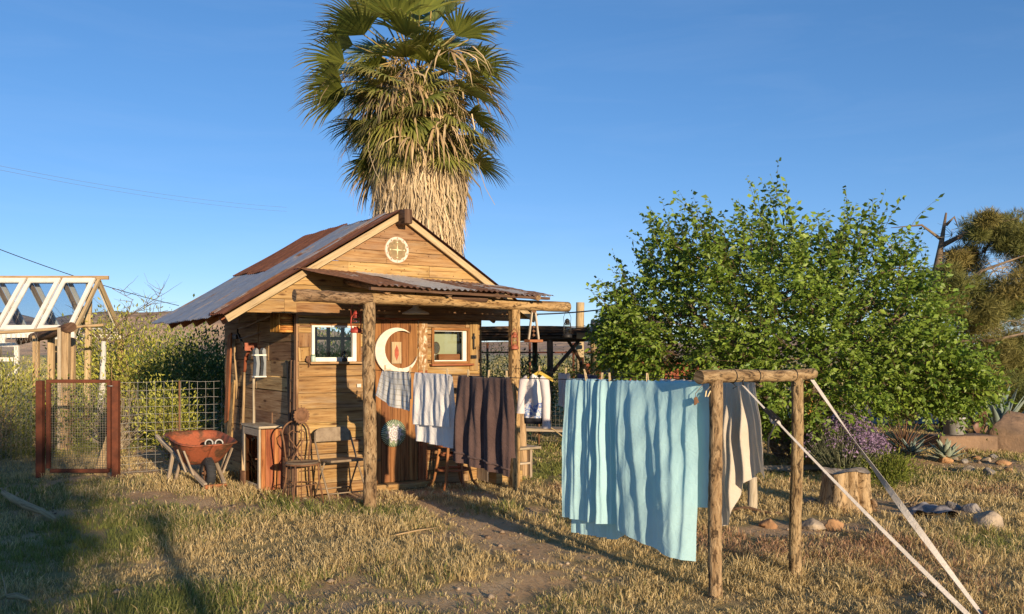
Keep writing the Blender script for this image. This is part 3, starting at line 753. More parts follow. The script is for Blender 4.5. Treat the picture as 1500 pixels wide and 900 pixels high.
# windows of the front
def frame_ring(mb, a0, a1, z0, z1, w, t, th, wl=None, wb=None, wr_=None, tone=.5):
    wl = wl or w; wb = wb or w; wr_ = wr_ or w
    mb.board(S(a0 + wl / 2, t, z0), S(a0 + wl / 2, t, z1), U, wl, th, tone); mb.board(S(a1 - wr_ / 2, t, z0), S(a1 - wr_ / 2, t, z1), U, wr_, th, tone)
    mb.board(S(a0 + wl, t, z0 + wb / 2), S(a1 - wr_, t, z0 + wb / 2), Z, wb, th - .004, tone); mb.board(S(a0 + wl, t, z1 - w / 2), S(a1 - wr_, t, z1 - w / 2), Z, w, th - .004, tone)
mb = MB(); a0, a1, z0, z1 = WIN1
frame_ring(mb, a0, a1, z0, z1, .022, .0, .05, .034, .05, .05)
win = mb.build('window', M['white'], shed, bevel=.003)
mb = MB(); mb.grid(lambda u, v: S(a0 + .03 + (a1 - a0 - .075) * u, .012, z0 + .045 + (z1 - z0 - .06) * v), 1, 1, smooth=False); mb.build('pane', M['glass'], win)
mb = MB(); mb.board(S(a0 - .05, -.05, z0 - .014), S(a1 + .06, -.05, z0 - .014), N, .13, .026, .5); mb.build('sill', M['side'], win, bevel=.004)
mb = MB(); mb.board(S(a0 - .02, -.014, z1 + .016), S(a1 + .06, -.014, z1 + .016), Z, .035, .03, .9); mb.board(S(a1 + .028, -.014, z0), S(a1 + .028, -.014, z1), U, .05, .03, .8); mb.build('casing', M['doorwood'], win, bevel=.003)
mb = MB(); a0, a1, z0, z1 = WIN2
frame_ring(mb, a0 - .02, a1 + .02, z0 - .01, z1 + .02, .032, -.008, .05, tone=.75)
win = mb.build('window', M['doorwood'], shed, bevel=.003)
mb = MB(); frame_ring(mb, a0 + .012, a1 - .012, z0 + .022, z1 - .012, .012, .02, .03, .012, .012, .055); mb.build('sash', M['white'], win)
mb = MB(); mb.grid(lambda u, v: S(a0 + .02 + (a1 - a0 - .04) * u, .016, z0 + .02 + (z1 - z0 - .04) * v), 1, 1, smooth=False); mb.build('pane', M['glass'], win)
mb = MB(); mb.board(S(a0 - .05, -.04, z0 - .022), S(a1 + .05, -.04, z0 - .022), N, .10, .026, .3); mb.build('sill', M['redwood'], win, bevel=.004)
m = plain('olive_blind', (.42, .41, .27), .12, 3.0, .85)
mb = MB(); mb.grid(lambda u, v: S(a0 - .01 + (a1 - a0 + .02) * u, .19 + .012 * math.sin(5 * u + 2), z0 + (z1 - z0) * v), 10, 4); mb.build('blind', m, win)
mb = MB(); mb.board(S(a1 + .085, -.018, z0 - .1), S(a1 + .085, -.018, z1 + .1), U, .12, .026, .9); mb.build('corner_board', M['plank'], shed, bevel=.003)

# the log porch
def log(mb, p0, p1, r0, r1, n=14, seg=12, wob=.05, bend=.012, tone=None):
    p0, p1 = V(p0), V(p1); a = V((rnd(-1, 1), rnd(-1, 1), rnd(-1, 1))) * bend; b = V((rnd(-1, 1), rnd(-1, 1), rnd(-1, 1))) * bend
    pts = [p0.lerp(p1, i / n) + a * math.sin(math.pi * i / n) + b * math.sin(2 * math.pi * i / n) for i in range(n + 1)]
    mb.tube(pts, [r0 + (r1 - r0) * i / n + rnd(-wob, wob) * r0 * .5 for i in range(n + 1)], seg, tone, True, wob * .5)
PL, PR = G(541, 740), G(753, 717)
PL = S(on_t(541, 600, -1.06)[0], -1.06, 0); PR = S(.945, -.885, 0)
mb = MB(); log(mb, PL - Z * .1, PL + Z * 2.17, .073, .066, 30, 14, .10, .01, .6); mb.build('porch_post', M['bark'], shed)
mb = MB(); mb.board(PR - Z * .1, PR + Z * 2.16, U, .115, .11, .8); q = mb.build('porch_post', M['log'], shed, bevel=.014)
mb = MB(); b0, b1 = S(on_t(431, 433, -1.13)[0], -1.13, on_t(431, 433, -1.13)[1]), S(on_t(832, 450, -.86)[0], -.86, on_t(832, 450, -.86)[1])
log(mb, b0, b0.lerp(b1, .235), .060, .062, 12, 14, .10, .012, .35); mb.build('porch_beam', M['bark'], shed)
mb = MB(); log(mb, b0.lerp(b1, .235), b1, .062, .064, 26, 14, .04, .012, .75); mb.build('porch_beam', M['log'], shed)
for k, (f0, f1, m, tn, lf) in enumerate(((0, .30, 'porchsheet', .85, 0), (.27, .52, 'porchsheet', .12, .01), (.49, .78, 'porchsheet', .75, .002), (.74, 1.0, 'porchsheet', .55, .01))):
    mb = MB(); ph = rnd(0, 1); ex = rnd(0, .05); bd = rnd(-.015, .02)
    def fn(u, v):
        uu = f0 + (f1 - f0) * u
        s = (-1.47 + 2.70 * uu) * (1 - v) + (-1.08 + 2.44 * uu) * v
        t = -.055 * (1 - v) + (-1.24 - ex + .1 * uu) * v
        z = (2.60 - .10 * uu) * (1 - v) + (2.335 - .03 * uu) * v + lf + .010 * math.sin(2 * math.pi * (s / .076 + ph)) + bd * math.sin(3 * u) * v + .012 * math.sin(13 * uu) * v
        return S(s, t, z)
    mb.grid(fn, max(8, int((f1 - f0) * 2.6 / .076 * 8)), 6, tn, uvf=lambda u, v: (f0 + (f1 - f0) * u * 2 + k * 3.3, v))
    if k == 0: prf = mb.build('porch_roof', M[m], shed)
    else: mb.build('metal_sheet', M[m], prf)
for s, m, tn in ((-.86, 'log', .3), (-.1, 'darkwood', .4), (.55, 'darkwood', .4), (1.12, 'bark', .4)):
    mb = MB(); log(mb, S(s, -.05, 2.46), S(s, -1.14, 2.285), .033, .033, 8, 10, .06, .006, tn); mb.build('porch_rafter', M[m], shed)
mb = MB(); log(mb, SP(660, 437, -1.02) + Z * .01, SP(712, 439, -1.02) + Z * .01, .04, .045, 6, 10, .08, .004, .1); mb.build('porch_purlin', M['darkwood'], shed)
mb = MB(); mb.board(S(-1.1, -1.20, 2.305), S(1.3, -1.1, 2.285), Z, .03, .05, .1); mb.build('porch_purlin', M['darkwood'], shed)

# loose timber of the side: skirting plank and corner strip
mb = MB(); mb.board(S(SW0 - .014, .035, 0), S(SW0 - .014, .035, 2.45), N, .07, .02, .2); mb.build('corner_board', M['side'], shed, bevel=.003)
# ------------------------------------------------------------------ what hangs on and leans against the shed
def top(mb, name, mat, label, cat, base, group=None, **k):
    return tag(mb.build(name, mat, base=base, **k), label, cat, group)

# crescent moon: a cut board with thickness
def crescent(ro, ri, dx, dz, n=40):
    # outer circle at the origin, inner at (dx, dz): points of the outer arc outside the inner circle, then back along the inner arc
    d = math.hypot(dx, dz); base = math.atan2(dz, dx)
    ca = (d * d + ro * ro - ri * ri) / (2 * d * ro); al = math.acos(max(-1, min(1, ca)))
    cb = (d * d + ri * ri - ro * ro) / (2 * d * ri); be = math.pi - math.acos(max(-1, min(1, cb)))
    out = [(ro * math.cos(base + al + (2 * math.pi - 2 * al) * i / n), ro * math.sin(base + al + (2 * math.pi - 2 * al) * i / n)) for i in range(n + 1)]
    inn = [(dx + ri * math.cos(base - be - (2 * math.pi - 2 * be) * i / n), dz + ri * math.sin(base - be - (2 * math.pi - 2 * be) * i / n)) for i in range(1, n)]
    return out + inn
mb = MB(); c = SP(580, 515, -.05); poly = crescent(.285, .2266, .068, .023)
b = len(mb.v); n = len(poly); h = n // 2 + 1
# faced strip by strip so the concave outline stays clean
ro = poly[:41]; ri = [poly[0]] + poly[41:][::-1] + [poly[40]]
ri = [ro[0]] + list(reversed(poly[41:])) + [ro[-1]]
for k in (0, 1):
    for (x, z) in ro: mb.v.append(c + U * x + Z * z - N * (.0 if k else .026))
    for (x, z) in ri: mb.v.append(c + U * x + Z * z - N * (.0 if k else .026))
m_ = len(ro); assert len(ri) == m_, (len(ri), m_)
for i in range(m_ - 1):
    for k in (0, 1):
        q = [b + k * 2 * m_ + i, b + k * 2 * m_ + i + 1, b + k * 2 * m_ + m_ + i + 1, b + k * 2 * m_ + m_ + i]
        mb.face(q if k else q[::-1], [(mb.v[j].x * 2, mb.v[j].z * 2) for j in q], .5)
    for o in (0, m_):
        q = [b + o + i, b + o + i + 1, b + 2 * m_ + o + i + 1, b + 2 * m_ + o + i]
        mb.face(q, [(0, 0)] * 4, .5)
top(mb, 'crescent_moon', M['cream'], 'cream painted wooden crescent moon fixed to the brown plank door', 'wall ornament', c)

mb = MB(); c = SP(580.5, 517, -.035); wq, hq = .065, .13
mb.box(c, U * wq, Z * hq, N * .008, .7)
pl = thing('wall_plaque', 'tan rectangular plaque with a red diamond inside the crescent on the door', 'plaque', c)
mb.build('board', M['trim'], pl)
mb = MB(); mb.prism([(0, -.095), (.026, -.03), (.026, .03), (0, .095), (-.026, .03), (-.026, -.03)], c - N * .009, U, Z, -N * .004); mb.prism([(0, -.05), (.014, 0), (0, .05), (-.014, 0)], c - N * .013, U, Z, -N * .003, .1)
mb.build('diamond', plain('faded_red', (.42, .10, .055), .2, 30), pl)

# glass mandala disc
m, nt = new_mat('mandala_glass')
uv = nd(nt, 'ShaderNodeUVMap', uv_map='UVMap').outputs[0]
sx = nd(nt, 'ShaderNodeSeparateXYZ', {0: uv})
an, rr = sx.outputs[0], sx.outputs[1]
pet = mth(nt, 'SINE', mth(nt, 'MULTIPLY', an, 2 * math.pi * 10)); fine = mth(nt, 'SINE', mth(nt, 'MULTIPLY', an, 2 * math.pi * 44))
rad = mth(nt, 'ADD', mth(nt, 'MULTIPLY', rr, 8.5), mth(nt, 'MULTIPLY', pet, .45))
c0 = ramp(nt, mth(nt, 'FRACT', mth(nt, 'MULTIPLY', rad, .55)), [(0, (.62, .60, .58)), (.4, (.40, .36, .42)), (.55, (.10, .05, .035)), (.75, (.55, .52, .40)), (1, (.62, .6, .58))])
c1 = ramp(nt, fine, [(.35, (.05, .09, .07)), (.6, (.50, .52, .30))])
k = ramp(nt, mth(nt, 'ADD', rr, mth(nt, 'MULTIPLY', pet, .12)), [(.55, (0, 0, 0)), (.66, (1, 1, 1))])
finish(nt, mix(nt, k, c0, c1), .2, 0, None, spec=.6)
c = SP(577, 635, -.035); mb = MB(); R = .165
mb.lathe(c, [(0.001, .030), (R * .3, .030), (R * .6, .024), (R * .85, .012), (R, 0), (R * 1.01, -.012), (R * .9, -.014)], 48, axis=-N)
# radius in v
mb.uv = [(u, 0) for (u, v) in mb.uv]; pr = [0, .3, .6, .85, 1, 1, 1]
i = 0; uv2 = []
for seg in range(6):
    for k_ in range(48):
        u0, u1 = k_ / 48, (k_ + 1) / 48; uv2 += [(u0, pr[seg]), (u1, pr[seg]), (u1, pr[seg + 1]), (u0, pr[seg + 1])]
mb.uv = uv2
top(mb, 'mandala_disc', m, 'round glass disc with a green and white petal pattern hung low on the door', 'wall ornament', c)

# compass-like dial high on the gable
c = SP(581.5, 366.5, -.065); R = .158
dl = thing('dial_plate', 'round dial with a cream rim and a four pointed star high on the gable', 'wall ornament', c)
mb = MB(); mb.lathe(c, [(.001, .0), (R * .8, .0), (R * .81, .008), (R * .95, .012), (R, .004), (R, -.02)], 40, .5, axis=-N)
mb.build('rim', plain('rim_enamel', (.74, .60, .47), .12, 9, .5), dl)
mb = MB(); sc_ = [(R * (.76 + .05 * math.cos(10 * a)) * math.cos(a), R * (.76 + .05 * math.cos(10 * a)) * math.sin(a)) for a in np.linspace(0, 2 * math.pi, 61)[:-1]]
mb.prism(sc_, c - N * .002, U, Z, -N * .006)
mb.build('dial_face', plain('dial_bronze', (.30, .20, .095), .35, 25, .5, c2=(.16, .125, .06)), dl)
mb = MB()
for k_ in range(4):
    a = k_ * math.pi / 2; ax = U * math.cos(a) + Z * math.sin(a); ay = -U * math.sin(a) + Z * math.cos(a)
    mb.prism([(0, -.010), (R * .5, 0), (0, .010)], c - N * (.009 + .0006 * k_), ax, ay, -N * .003)
    mb.box(c - N * .009 + ax * R * .58, ax * .008, ay * .008, N * .002)
mb.build('star', plain('star_gilt', (.70, .62, .36), .1, 20, .45), dl)
mk_ = plain('mark_brown', (.20, .12, .10), .1, 20)
for k_ in range(10):
    mb = MB(); a = .31 + k_ * math.pi / 5; p = c - N * .0125 + (U * math.cos(a) + Z * math.sin(a)) * R * .88
    a0, a1 = (rnd(.3, .8), rnd(5.2, 6.0)) if k_ % 2 else (0, 6.283)
    mb.tube([p + (U * math.cos(t) * .8 + Z * math.sin(t)) * .0085 for t in np.linspace(a0, a1, 11)], .0022, 4, .5)
    if k_ % 3 == 0: mb.tube([p - Z * .005, p + Z * .003], .0022, 4, .5)
    mb.build('sign_mark', mk_, dl)

# lanterns
def lantern(name, label, base, h, mat, hang_to, gl, sq=1.0, group=None):
    t = thing(name, label, 'lantern', base, group); B = V(base); r = h * .25 * sq
    mb = MB(); mb.lathe(B, [(.001, 0), (r, 0), (r * 1.04, h * .03), (r * 1.04, h * .12), (r * .9, h * .16), (r * .45, h * .20), (r * .45, h * .25), (.001, h * .25)], 18); mb.build('fuel_tank', mat, t)
    mb = MB(); mb.lathe(B, [(r * .40, h * .25), (r * .62, h * .36), (r * .66, h * .43), (r * .5, h * .55), (r * .42, h * .60)], 16); mb.build('globe', gl, t)
    mb = MB(); mb.lathe(B, [(r * .55, h * .60), (r * .5, h * .63), (r * .38, h * .66), (r * .38, h * .74), (r * .62, h * .76), (r * .40, h * .84), (r * .2, h * .88), (.001, h * .89)], 16); mb.build('chimney', mat, t)
    for sg in (-1, 1):
        mb = MB(); mb.tube([B + U * sg * r * .85 + Z * h * .14, B + U * sg * r * .98 + Z * h * .35, B + U * sg * r * .88 + Z * h * .62, B + U * sg * r * .45 + Z * h * .74], h * .026, 8); mb.build('side_tube', mat, t)
    for q in (.31, .47):
        mb = MB(); mb.tube([B + (U * math.cos(a) + N * math.sin(a)) * r * .72 + Z * h * q for a in np.linspace(0, 6.283, 17)], h * .010, 5); mb.build('guard_wire', mat, t)
    hp = V(hang_to)
    for sg in (-1, 1):
        mb = MB(); p0 = B + U * sg * r * .9 + Z * h * .6
        mb.tube([p0, p0 + U * sg * r * .12 + Z * (hp.z - p0.z) * .45, p0.lerp(hp, .8) + U * sg * r * .25, hp], .003, 5); mb.build('bail_wire', mat, t)
    return t
lg = glassy('lamp_glass', (.9, .88, .8), 1.5)
b0 = SP(521.5, 488, -.80); lantern('lantern', 'red kerosene lantern hanging beside the bark covered porch post', b0, .27, M['redpaint'], b0 + Z * .36, lg, .9)
b0 = SP(754, 512, -.955); lantern('lantern', 'small faded red lantern hung against the squared porch post', b0, .235, M['redbrown'], b0 + Z * .25, lg, .8)
b0 = SP(831, 495, -.90); lantern('lantern', 'black kerosene lantern dangling from the free end of the porch log', b0, .27, M['iron'], b0 + Z * .37, lg, .85)

# small black bell figure, candle jar, rusty bracket and tag by the near window
c = SP(505, 527, -.12); c.z = WIN1[2] + .001
fg = thing('lantern', 'stubby black lamp standing on the sill of the many paned window', 'lantern', c)
mb = MB(); mb.lathe(c, [(.001, 0), (.032, 0), (.036, .012), (.028, .03), (.018, .04), (.018, .05), (.001, .05)], 14); mb.build('base', M['iron'], fg)
mb = MB(); mb.lathe(c, [(.018, .045), (.028, .06), (.028, .08), (.014, .098)], 14); mb.build('globe', lg, fg)
mb = MB(); mb.lathe(c, [(.020, .092), (.024, .1), (.014, .118), (.001, .125)], 14); mb.build('cap', M['iron'], fg)
for sg in (-1, 1):
    mb = MB(); mb.tube([c + U * sg * .03 + Z * .02, c + U * sg * .036 + Z * .06, c + U * sg * .02 + Z * .1], .004, 6); mb.build('side_tube', M['iron'], fg)
c = SP(459, 526, -.09); c.z = WIN1[2] + .0
mb = MB(); mb.lathe(c, [(.001, 0), (.024, 0), (.026, .004), (.026, .055), (.022, .062), (.022, .07), (.001, .07)], 16)
j = thing('candle_jar', 'small pale green jar at the corner of the many paned window sill', 'jar', c); mb.build('glass_body', plain('green_jar', (.42, .52, .42), .1, 30, .25), j)
mb = MB(); mb.lathe(c, [(.001, .071), (.027, .071), (.027, .082), (.001, .082)], 16); mb.build('lid', plain('green_lid', (.12, .22, .14), .1, 30, .4), j)
c = SP(452, 527, -.05)
mb = MB(); mb.lathe(c, [(.001, -.012), (.03, -.012), (.036, 0), (.03, .012), (.001, .012)], 16, axis=-N); mb.tube([c, c + U * .05 + Z * .012], .010, 8); mb.tube([c - N * .012, c - Z * .05 + U * .012, c - Z * .085 + U * .004], [.012, .011, .006], 8)
mb.box(c + Z * .028, U * .022, Z * .014, N * .01)
top(mb, 'iron_pulley', M['brownrust'], 'rusty iron pulley hook screwed beside the many paned window', 'pulley', c)
c = SP(526, 565, -.028); mb = MB(); mb.box(c, U * .026, Z * .020, N * .002); top(mb, 'paper_tag', M['dirtwhite'], 'small white tag pinned to the planks left of the door', 'tag', c)

# the barn lamp under the porch ceiling
c = SP(609, 457, -.42); c.z = 2.11
lp = thing('barn_lamp', 'shallow white enamel lamp shade hanging under the porch roof', 'lamp', c)
mb = MB(); mb.lathe(c, [(.16, -.02), (.15, -.005), (.09, .025), (.04, .05), (.035, .09), (.001, .09)], 28); mb.build('lamp_shade', plain('enamel_shade', (.62, .56, .44), .12, 12, .35), lp)
mb = MB(); mb.tube([c + Z * .08, c + Z * .29], .008, 8); mb.build('stem', M['iron'], lp)

# things inside the further window
c = SP(638.6, 510, .07); mb = MB()
mr = thing('oval_mirror', 'small oval mirror on a stand behind the glass of the blinded window', 'mirror', c - Z * .12)
mb.tube([c + U * .052 * math.cos(a) + Z * .075 * math.sin(a) for a in np.linspace(0, 6.283, 25)], .005, 6); mb.tube([c - Z * .075, c - Z * .15], .005, 6); mb.build('stand', M['brownrust'], mr)
mb = MB(); mb.lathe(c, [(.001, 0), (1, 0)], 24, axis=-N, sx=.048, sy=.071, xdir=U); m_, nt = new_mat('mirror_face'); finish(nt, (.75, .75, .72), .08, .9); mb.build('mirror_face', m_, mr)
c = SP(657, 526, .09); mb = MB(); mb.box(c, U * .155, Z * .062, N * .03, .5); top(mb, 'wooden_box', M['redwood'], 'flat brown box leaning inside the blinded window', 'box', c, bevel=.006)
c = SP(636.5, 527, .05)
gm = thing('glass_bottle', 'little clear glass bottle in the corner of the blinded window', 'bottle', c - Z * .03); mb = MB(); mb.lathe(c - Z * .03, [(.001, 0), (.03, 0), (.032, .03), (.014, .05), (.012, .075), (.016, .08)], 14); mb.build('body', glassy('bottle_glass', (.92, .95, .95), 3), gm)
mb = MB(); mb.lathe(c + Z * .05, [(.001, 0), (.011, 0), (.011, .02), (.001, .02)], 10); mb.build('stopper', M['dirtwhite'], gm)
# iron hooks beside the further window
for k_, (px, py, lab) in enumerate(((694, 500, 'long black iron strap hook at the wall corner beside the blinded window'), (694, 523, 'short black iron latch below the strap hook at the wall corner'))):
    c = SP(px, py, -.05); mb = MB()
    if k_ == 0:
        mb.box(c, U * .010, Z * .10, N * .005); mb.box(c + Z * .045, U * .022, Z * .016, N * .006); mb.tube([c - Z * .09, c - Z * .10 - N * .04, c - Z * .07 - N * .05], .006, 6)
    else:
        mb.box(c, U * .038, Z * .022, N * .008); mb.tube([c - N * .006 - U * .02, c - N * .035, c - N * .006 + U * .02], .006, 6)
    top(mb, 'iron_hook' if k_ == 0 else 'iron_latch', M['iron'], lab, 'hook' if k_ == 0 else 'latch', c)

# bird feeder that hangs beyond the squared post
c = S(1.22, -.90, H + (515 - 500) / F * 11.0)
bf = thing('bird_feeder', 'wooden tray feeder on two tapering sticks hanging beside the squared porch post', 'bird feeder', c)
mb = MB(); mb.board(c - U * .10, c + U * .10, N, .12, .035, .5); mb.build('tray', M['redwood'], bf, bevel=.004)
for sg in (-1, 1):
    mb = MB(); mb.board(c + U * sg * .075 + Z * .018, c + U * sg * .022 + Z * .37, U, .022, .02, .6); mb.build('hanger_stick', M['greywood'], bf)
mb = MB(); mb.board(c - U * .03 + Z * .36, c + U * .03 + Z * .36, Z, .03, .024, .4); mb.tube([c + Z * .37, c + Z * .42 - U * .02, b1 - U * .52 - Z * .05], .004, 5); mb.build('hook', M['brownrust'], bf)
mb = MB()
for z in (.07, .12, .17): mb.lathe(c + Z * z, [(.001, -.02), (.024, 0), (.001, .022)], 10)
mb.build('seed_ball', M['brownrust'], bf)

# woven basket on the side wall
t_, z_ = on_s(415, 473, SW0 - .09); c = S(SW0 - .09, t_, z_)
m = wood('basket_weave', (.28, .10, .02), (.52, .22, .045), (.66, .34, .10), grain=(14, 14), knots=False, tone_amt=.5)
bk = thing('woven_basket', 'orange woven basket hung upside down high on the side wall under the eave', 'basket', c)
mb = MB()
for k_ in range(9):
    z = -.10 + k_ * .025; w_ = .135 + .006 * math.sin(k_); dp = .075
    mb.tube([c + N * w_ * math.copysign(abs(math.cos(a)) ** .6, math.cos(a)) + U * dp * math.copysign(abs(math.sin(a)) ** .6, math.sin(a)) + Z * z for a in np.linspace(0, 6.283, 29)], .0135, 6, rnd(.2, 1))
mb.build('wicker', m, bk)
mb = MB(); mb.box(c + Z * .108, N * .13, U * .07, Z * .006, .4); mb.build('base_board', m, bk)
mb = MB()
for k_ in range(7):
    a = -.14 + k_ * .0467; mb.tube([c - U * .095 + N * a - Z * .105, c - U * .098 + N * a + Z * .11], .008, 5, .8)
mb.build('stake', m, bk)

# tools along the side wall
def side_pt(px, py, s):
    t, z = on_s(px, py, s); return S(s, t, z)
def leaner(name, label, cat, px0, py0, px1, py1, s1, s0, w, mat, flat=True, th=.025, tone=.6):
    a = side_pt(px0, py0, s1); bq = side_pt(px1, py1, s0); mb = MB()
    if flat: mb.board(bq, a, N, w, th, tone)
    else: log(mb, bq, a, w, w * .9, 10, 8, .03, .006, tone)
    return mb, a, bq
mb, a, bq = leaner('', '', '', 337, 490, 332, 618, -1.47, -1.62, .14, None); top(mb, 'wood_plank', M['redwood'], 'reddish brown plank leaning against the far end of the side wall', 'plank', bq, bevel=.004)
mb, a, bq = leaner('', '', '', 341, 560, 336, 655, -1.52, -1.66, .17, None, tone=.9); top(mb, 'wood_plank', M['log'], 'broad yellowish plank propped in front of the reddish one', 'plank', bq, bevel=.004)
mb, a, bq = leaner('', '', '', 344, 496, 347, 585, -1.46, -1.50, .014, None, False); r = thing('axe', 'short pale handled axe hung head up at the far end of the side wall', 'axe', bq)
mb.build('handle', M['postwood'], r); mb = MB(); mb.box(a + Z * .02, N * .09, Z * .03, U * .012); mb.build('axe_head', M['iron'], r, bevel=.005)
mb, a, bq = leaner('', '', '', 358, 545, 356, 692, -1.50, -1.72, .017, None, False); r = thing('shovel', 'long handled shovel with a brown grip standing left of the grey cabinet', 'shovel', bq)
mb.build('handle', M['postwood'], r)
mb = MB(); a2 = side_pt(366, 508, -1.47); log(mb, a, a.lerp(a2, .6) - U * .02, .020, .021, 4, 8, .03, .004); mb.tube([a.lerp(a2, .6) - U * .02, a.lerp(a2, .85), a2], [.021, .021, .018], 8); mb.build('grip', M['redwood'], r)
mb = MB(); d_ = (bq - a).normalized(); sc2 = N; bl = []
mb.grid(lambda u, v: bq + d_ * (v * .27 - .03) + sc2 * ((u - .5) * .2 * (1 - max(0, v - .55) ** 2 * 2.6)) + U * (-.03 * (1 - (2 * u - 1) ** 2)), 8, 8); mb.build('blade', M['brownrust'], r, solid=.004)
mb, a, bq = leaner('', '', '', 374, 520, 371, 640, -1.49, -1.62, .017, None, False, tone=.9); r = thing('garden_hoe', 'garden hoe with a whitish handle and rusty head up beside the grey rack', 'hoe', bq)
mb.build('handle', M['greywood'], r)
mb = MB(); mb.tube([a, a + Z * .06, a + Z * .09 + N * .05 - U * .02, a + Z * .085 + N * .13], [.016, .014, .011, .01], 8); mb.build('neck', M['redbrown'], r)
mb = MB(); mb.box(a + Z * .10 + N * .14, N * .008, U * .09, Z * .05); mb.build('blade', M['redbrown'], r, bevel=.003)
for (x0, y0, x1, y1, lb, w_) in ((350, 482, 407, 459, 'thin grey pole hung slantwise right under the eave of the side wall', .013), (352, 497, 382, 486, 'short grey stick slung under the slanting pole on the side wall', .011)):
    mb = MB(); log(mb, side_pt(x0, y0, -1.50), side_pt(x1, y1, -1.47), w_, w_ * .8, 8, 8, .05, .006); top(mb, 'wooden_pole', M['greywood'], lb, 'pole', side_pt(x0, y0, -1.50))
mb = MB(); a = side_pt(350, 492, -1.5); mb.tube([a, a + N * -.1 - Z * .06, a - N * .22 - Z * .16], .014, 8); mb.tube([a - N * .03, a + Z * .04 + N * .06, a + Z * .09 + N * .05], .012, 8); top(mb, 'iron_hook', M['iron'], 'black curved iron hook where the slanting pole hangs on the side wall', 'hook', a)
# grey rack
c = side_pt(381, 553, -1.50); hh = .34
rk = thing('bottle_rack', 'narrow grey painted rack with curved slats fixed to the side wall', 'rack', c)
for x in (-.055, .035):
    mb = MB(); mb.prism([(0, 0), (.04, 0), (.052, hh * .5), (.036, hh), (.012, hh * 1.06), (-.008, hh * .95), (.014, hh * .5)], c + U * x, U, Z, N * .10); mb.build('slat', M['greypaint'], rk)
for z in (.008, hh * .8):
    mb = MB(); mb.box(c + U * .005 + N * .05 + Z * z, U * .075, N * .055, Z * .008); mb.build('shelf', M['white'], rk)
mb = MB(); mb.box(c + U * .085 + N * .05 + Z * hh * .5, U * .006, N * .05, Z * hh * .48); mb.build('back_panel', M['darkwood'], rk)
# rusty saw and narrow strip at the corner
mb = MB(); a = side_pt(421, 530, -1.45); bq = side_pt(424, 625, -1.46); mb.board(bq, a, N, .05, .008, .3); mb.board(a - N * .05, a + N * .05, Z, .018, .02, .2)
top(mb, 'metal_strip', M['iron'], 'dark narrow metal strip hanging near the front corner of the side wall', 'strip', bq)
mb = MB(); a = S(-1.455, .02, 1.55); bq = S(-1.50, -.03, .02); mb.board(bq, a, N, .03, .018, .1); mb.board(bq + N * .12, a + N * .10, N, .03, .018, .2)
for k_ in range(6): mb.board(bq.lerp(a, .1 + k_ * .15), bq.lerp(a, .1 + k_ * .15) + N * .12, Z, .025, .015, .3)
top(mb, 'wooden_ladder', M['darkwood'], 'short dark wooden ladder leaning at the front corner of the shed', 'ladder', bq)

# cabinet
c0 = S(-1.55, .79, 0); hu, hn, hz_ = .13, .30, .385
cb = thing('storage_cabinet', 'old cabinet with a whitish top and a glass door beside the wheelbarrow', 'cabinet', c0)
mb = MB(); xs = np.linspace(-hu, hu, 6)
for a_, b_ in zip(xs[:-1], xs[1:]): mb.board(c0 + U * (a_ + b_) / 2 - N * hn + Z * .03, c0 + U * (a_ + b_) / 2 - N * hn + Z * .74, U, b_ - a_ - .003, .02, rnd(.1, 1))
mb.build('side_panel', M['redwood'], cb, bevel=.003)
mb = MB(); mb.box(c0 + N * hn + Z * .385, U * hu, Z * .36, N * .01, .4); mb.box(c0 + U * hu * .92 + Z * .385, N * (hn - .02), Z * .36, U * .008, .3); mb.box(c0 + Z * .04, U * (hu - .02), N * (hn - .02), Z * .012, .4); mb.box(c0 + Z * .40, U * (hu - .03), N * (hn - .03), Z * .008, .4); mb.build('carcass', M['redwood'], cb)
mb = MB(); mb.box(c0 + Z * .765, U * (hu + .035), N * (hn + .03), Z * .014, .9); mb.build('cabinet_top', M['greywood'], cb, bevel=.004)
mb = MB(); fx = -U * (hu + .012)
for sg in (-1, 1): mb.board(c0 + fx + N * sg * (hn - .03) + Z * .03, c0 + fx + N * sg * (hn - .03) + Z * .745, N, .055, .025, .7)
mb.board(c0 + fx - N * (hn - .058) + Z * .70, c0 + fx + N * (hn - .058) + Z * .70, Z, .085, .022, .6); mb.board(c0 + fx - N * (hn - .058) + Z * .065, c0 + fx + N * (hn - .058) + Z * .065, Z, .065, .022, .6)
dr = mb.build('door', M['greywood'], cb, bevel=.003)
mb = MB(); mb.grid(lambda u, v: c0 + fx + N * (u - .5) * 2 * (hn - .06) + Z * (.095 + v * .565), 1, 1, smooth=False); mb.build('pane', glassy('dark_cabinet_glass', (.35, .37, .35), .12), dr)
mb = MB(); mb.lathe(c0 + fx * 1.12 - N * (hn - .035) + Z * .40, [(.001, .03), (.012, .025), (.008, .01), (.008, 0)], 10, axis=-U); mb.build('knob', M['brownrust'], dr)
# two boards leaning on its near side
for k_, (px0, py0, px1, py1, lb) in enumerate(((409, 619, 417, 655, 'thin dark stick leaning across the red planks of the cabinet'),)):
    mb = MB(); a = S(-1.46, .46, .72); bq = S(-1.40, .40, .30); log(mb, bq, a, .008, .007, 6, 6, .05, .006); top(mb, 'wooden_pole', M['darkwood'], lb, 'pole', bq)
mb = MB(); a = G(372, 712); log(mb, a + V((0, 0, .02)), G(389, 735) + V((0, 0, .03)), .012, .009, 6, 6, .1, .01); top(mb, 'fallen_stick', M['postwood'], 'short pale stick on the grass in front of the cabinet', 'stick', a)

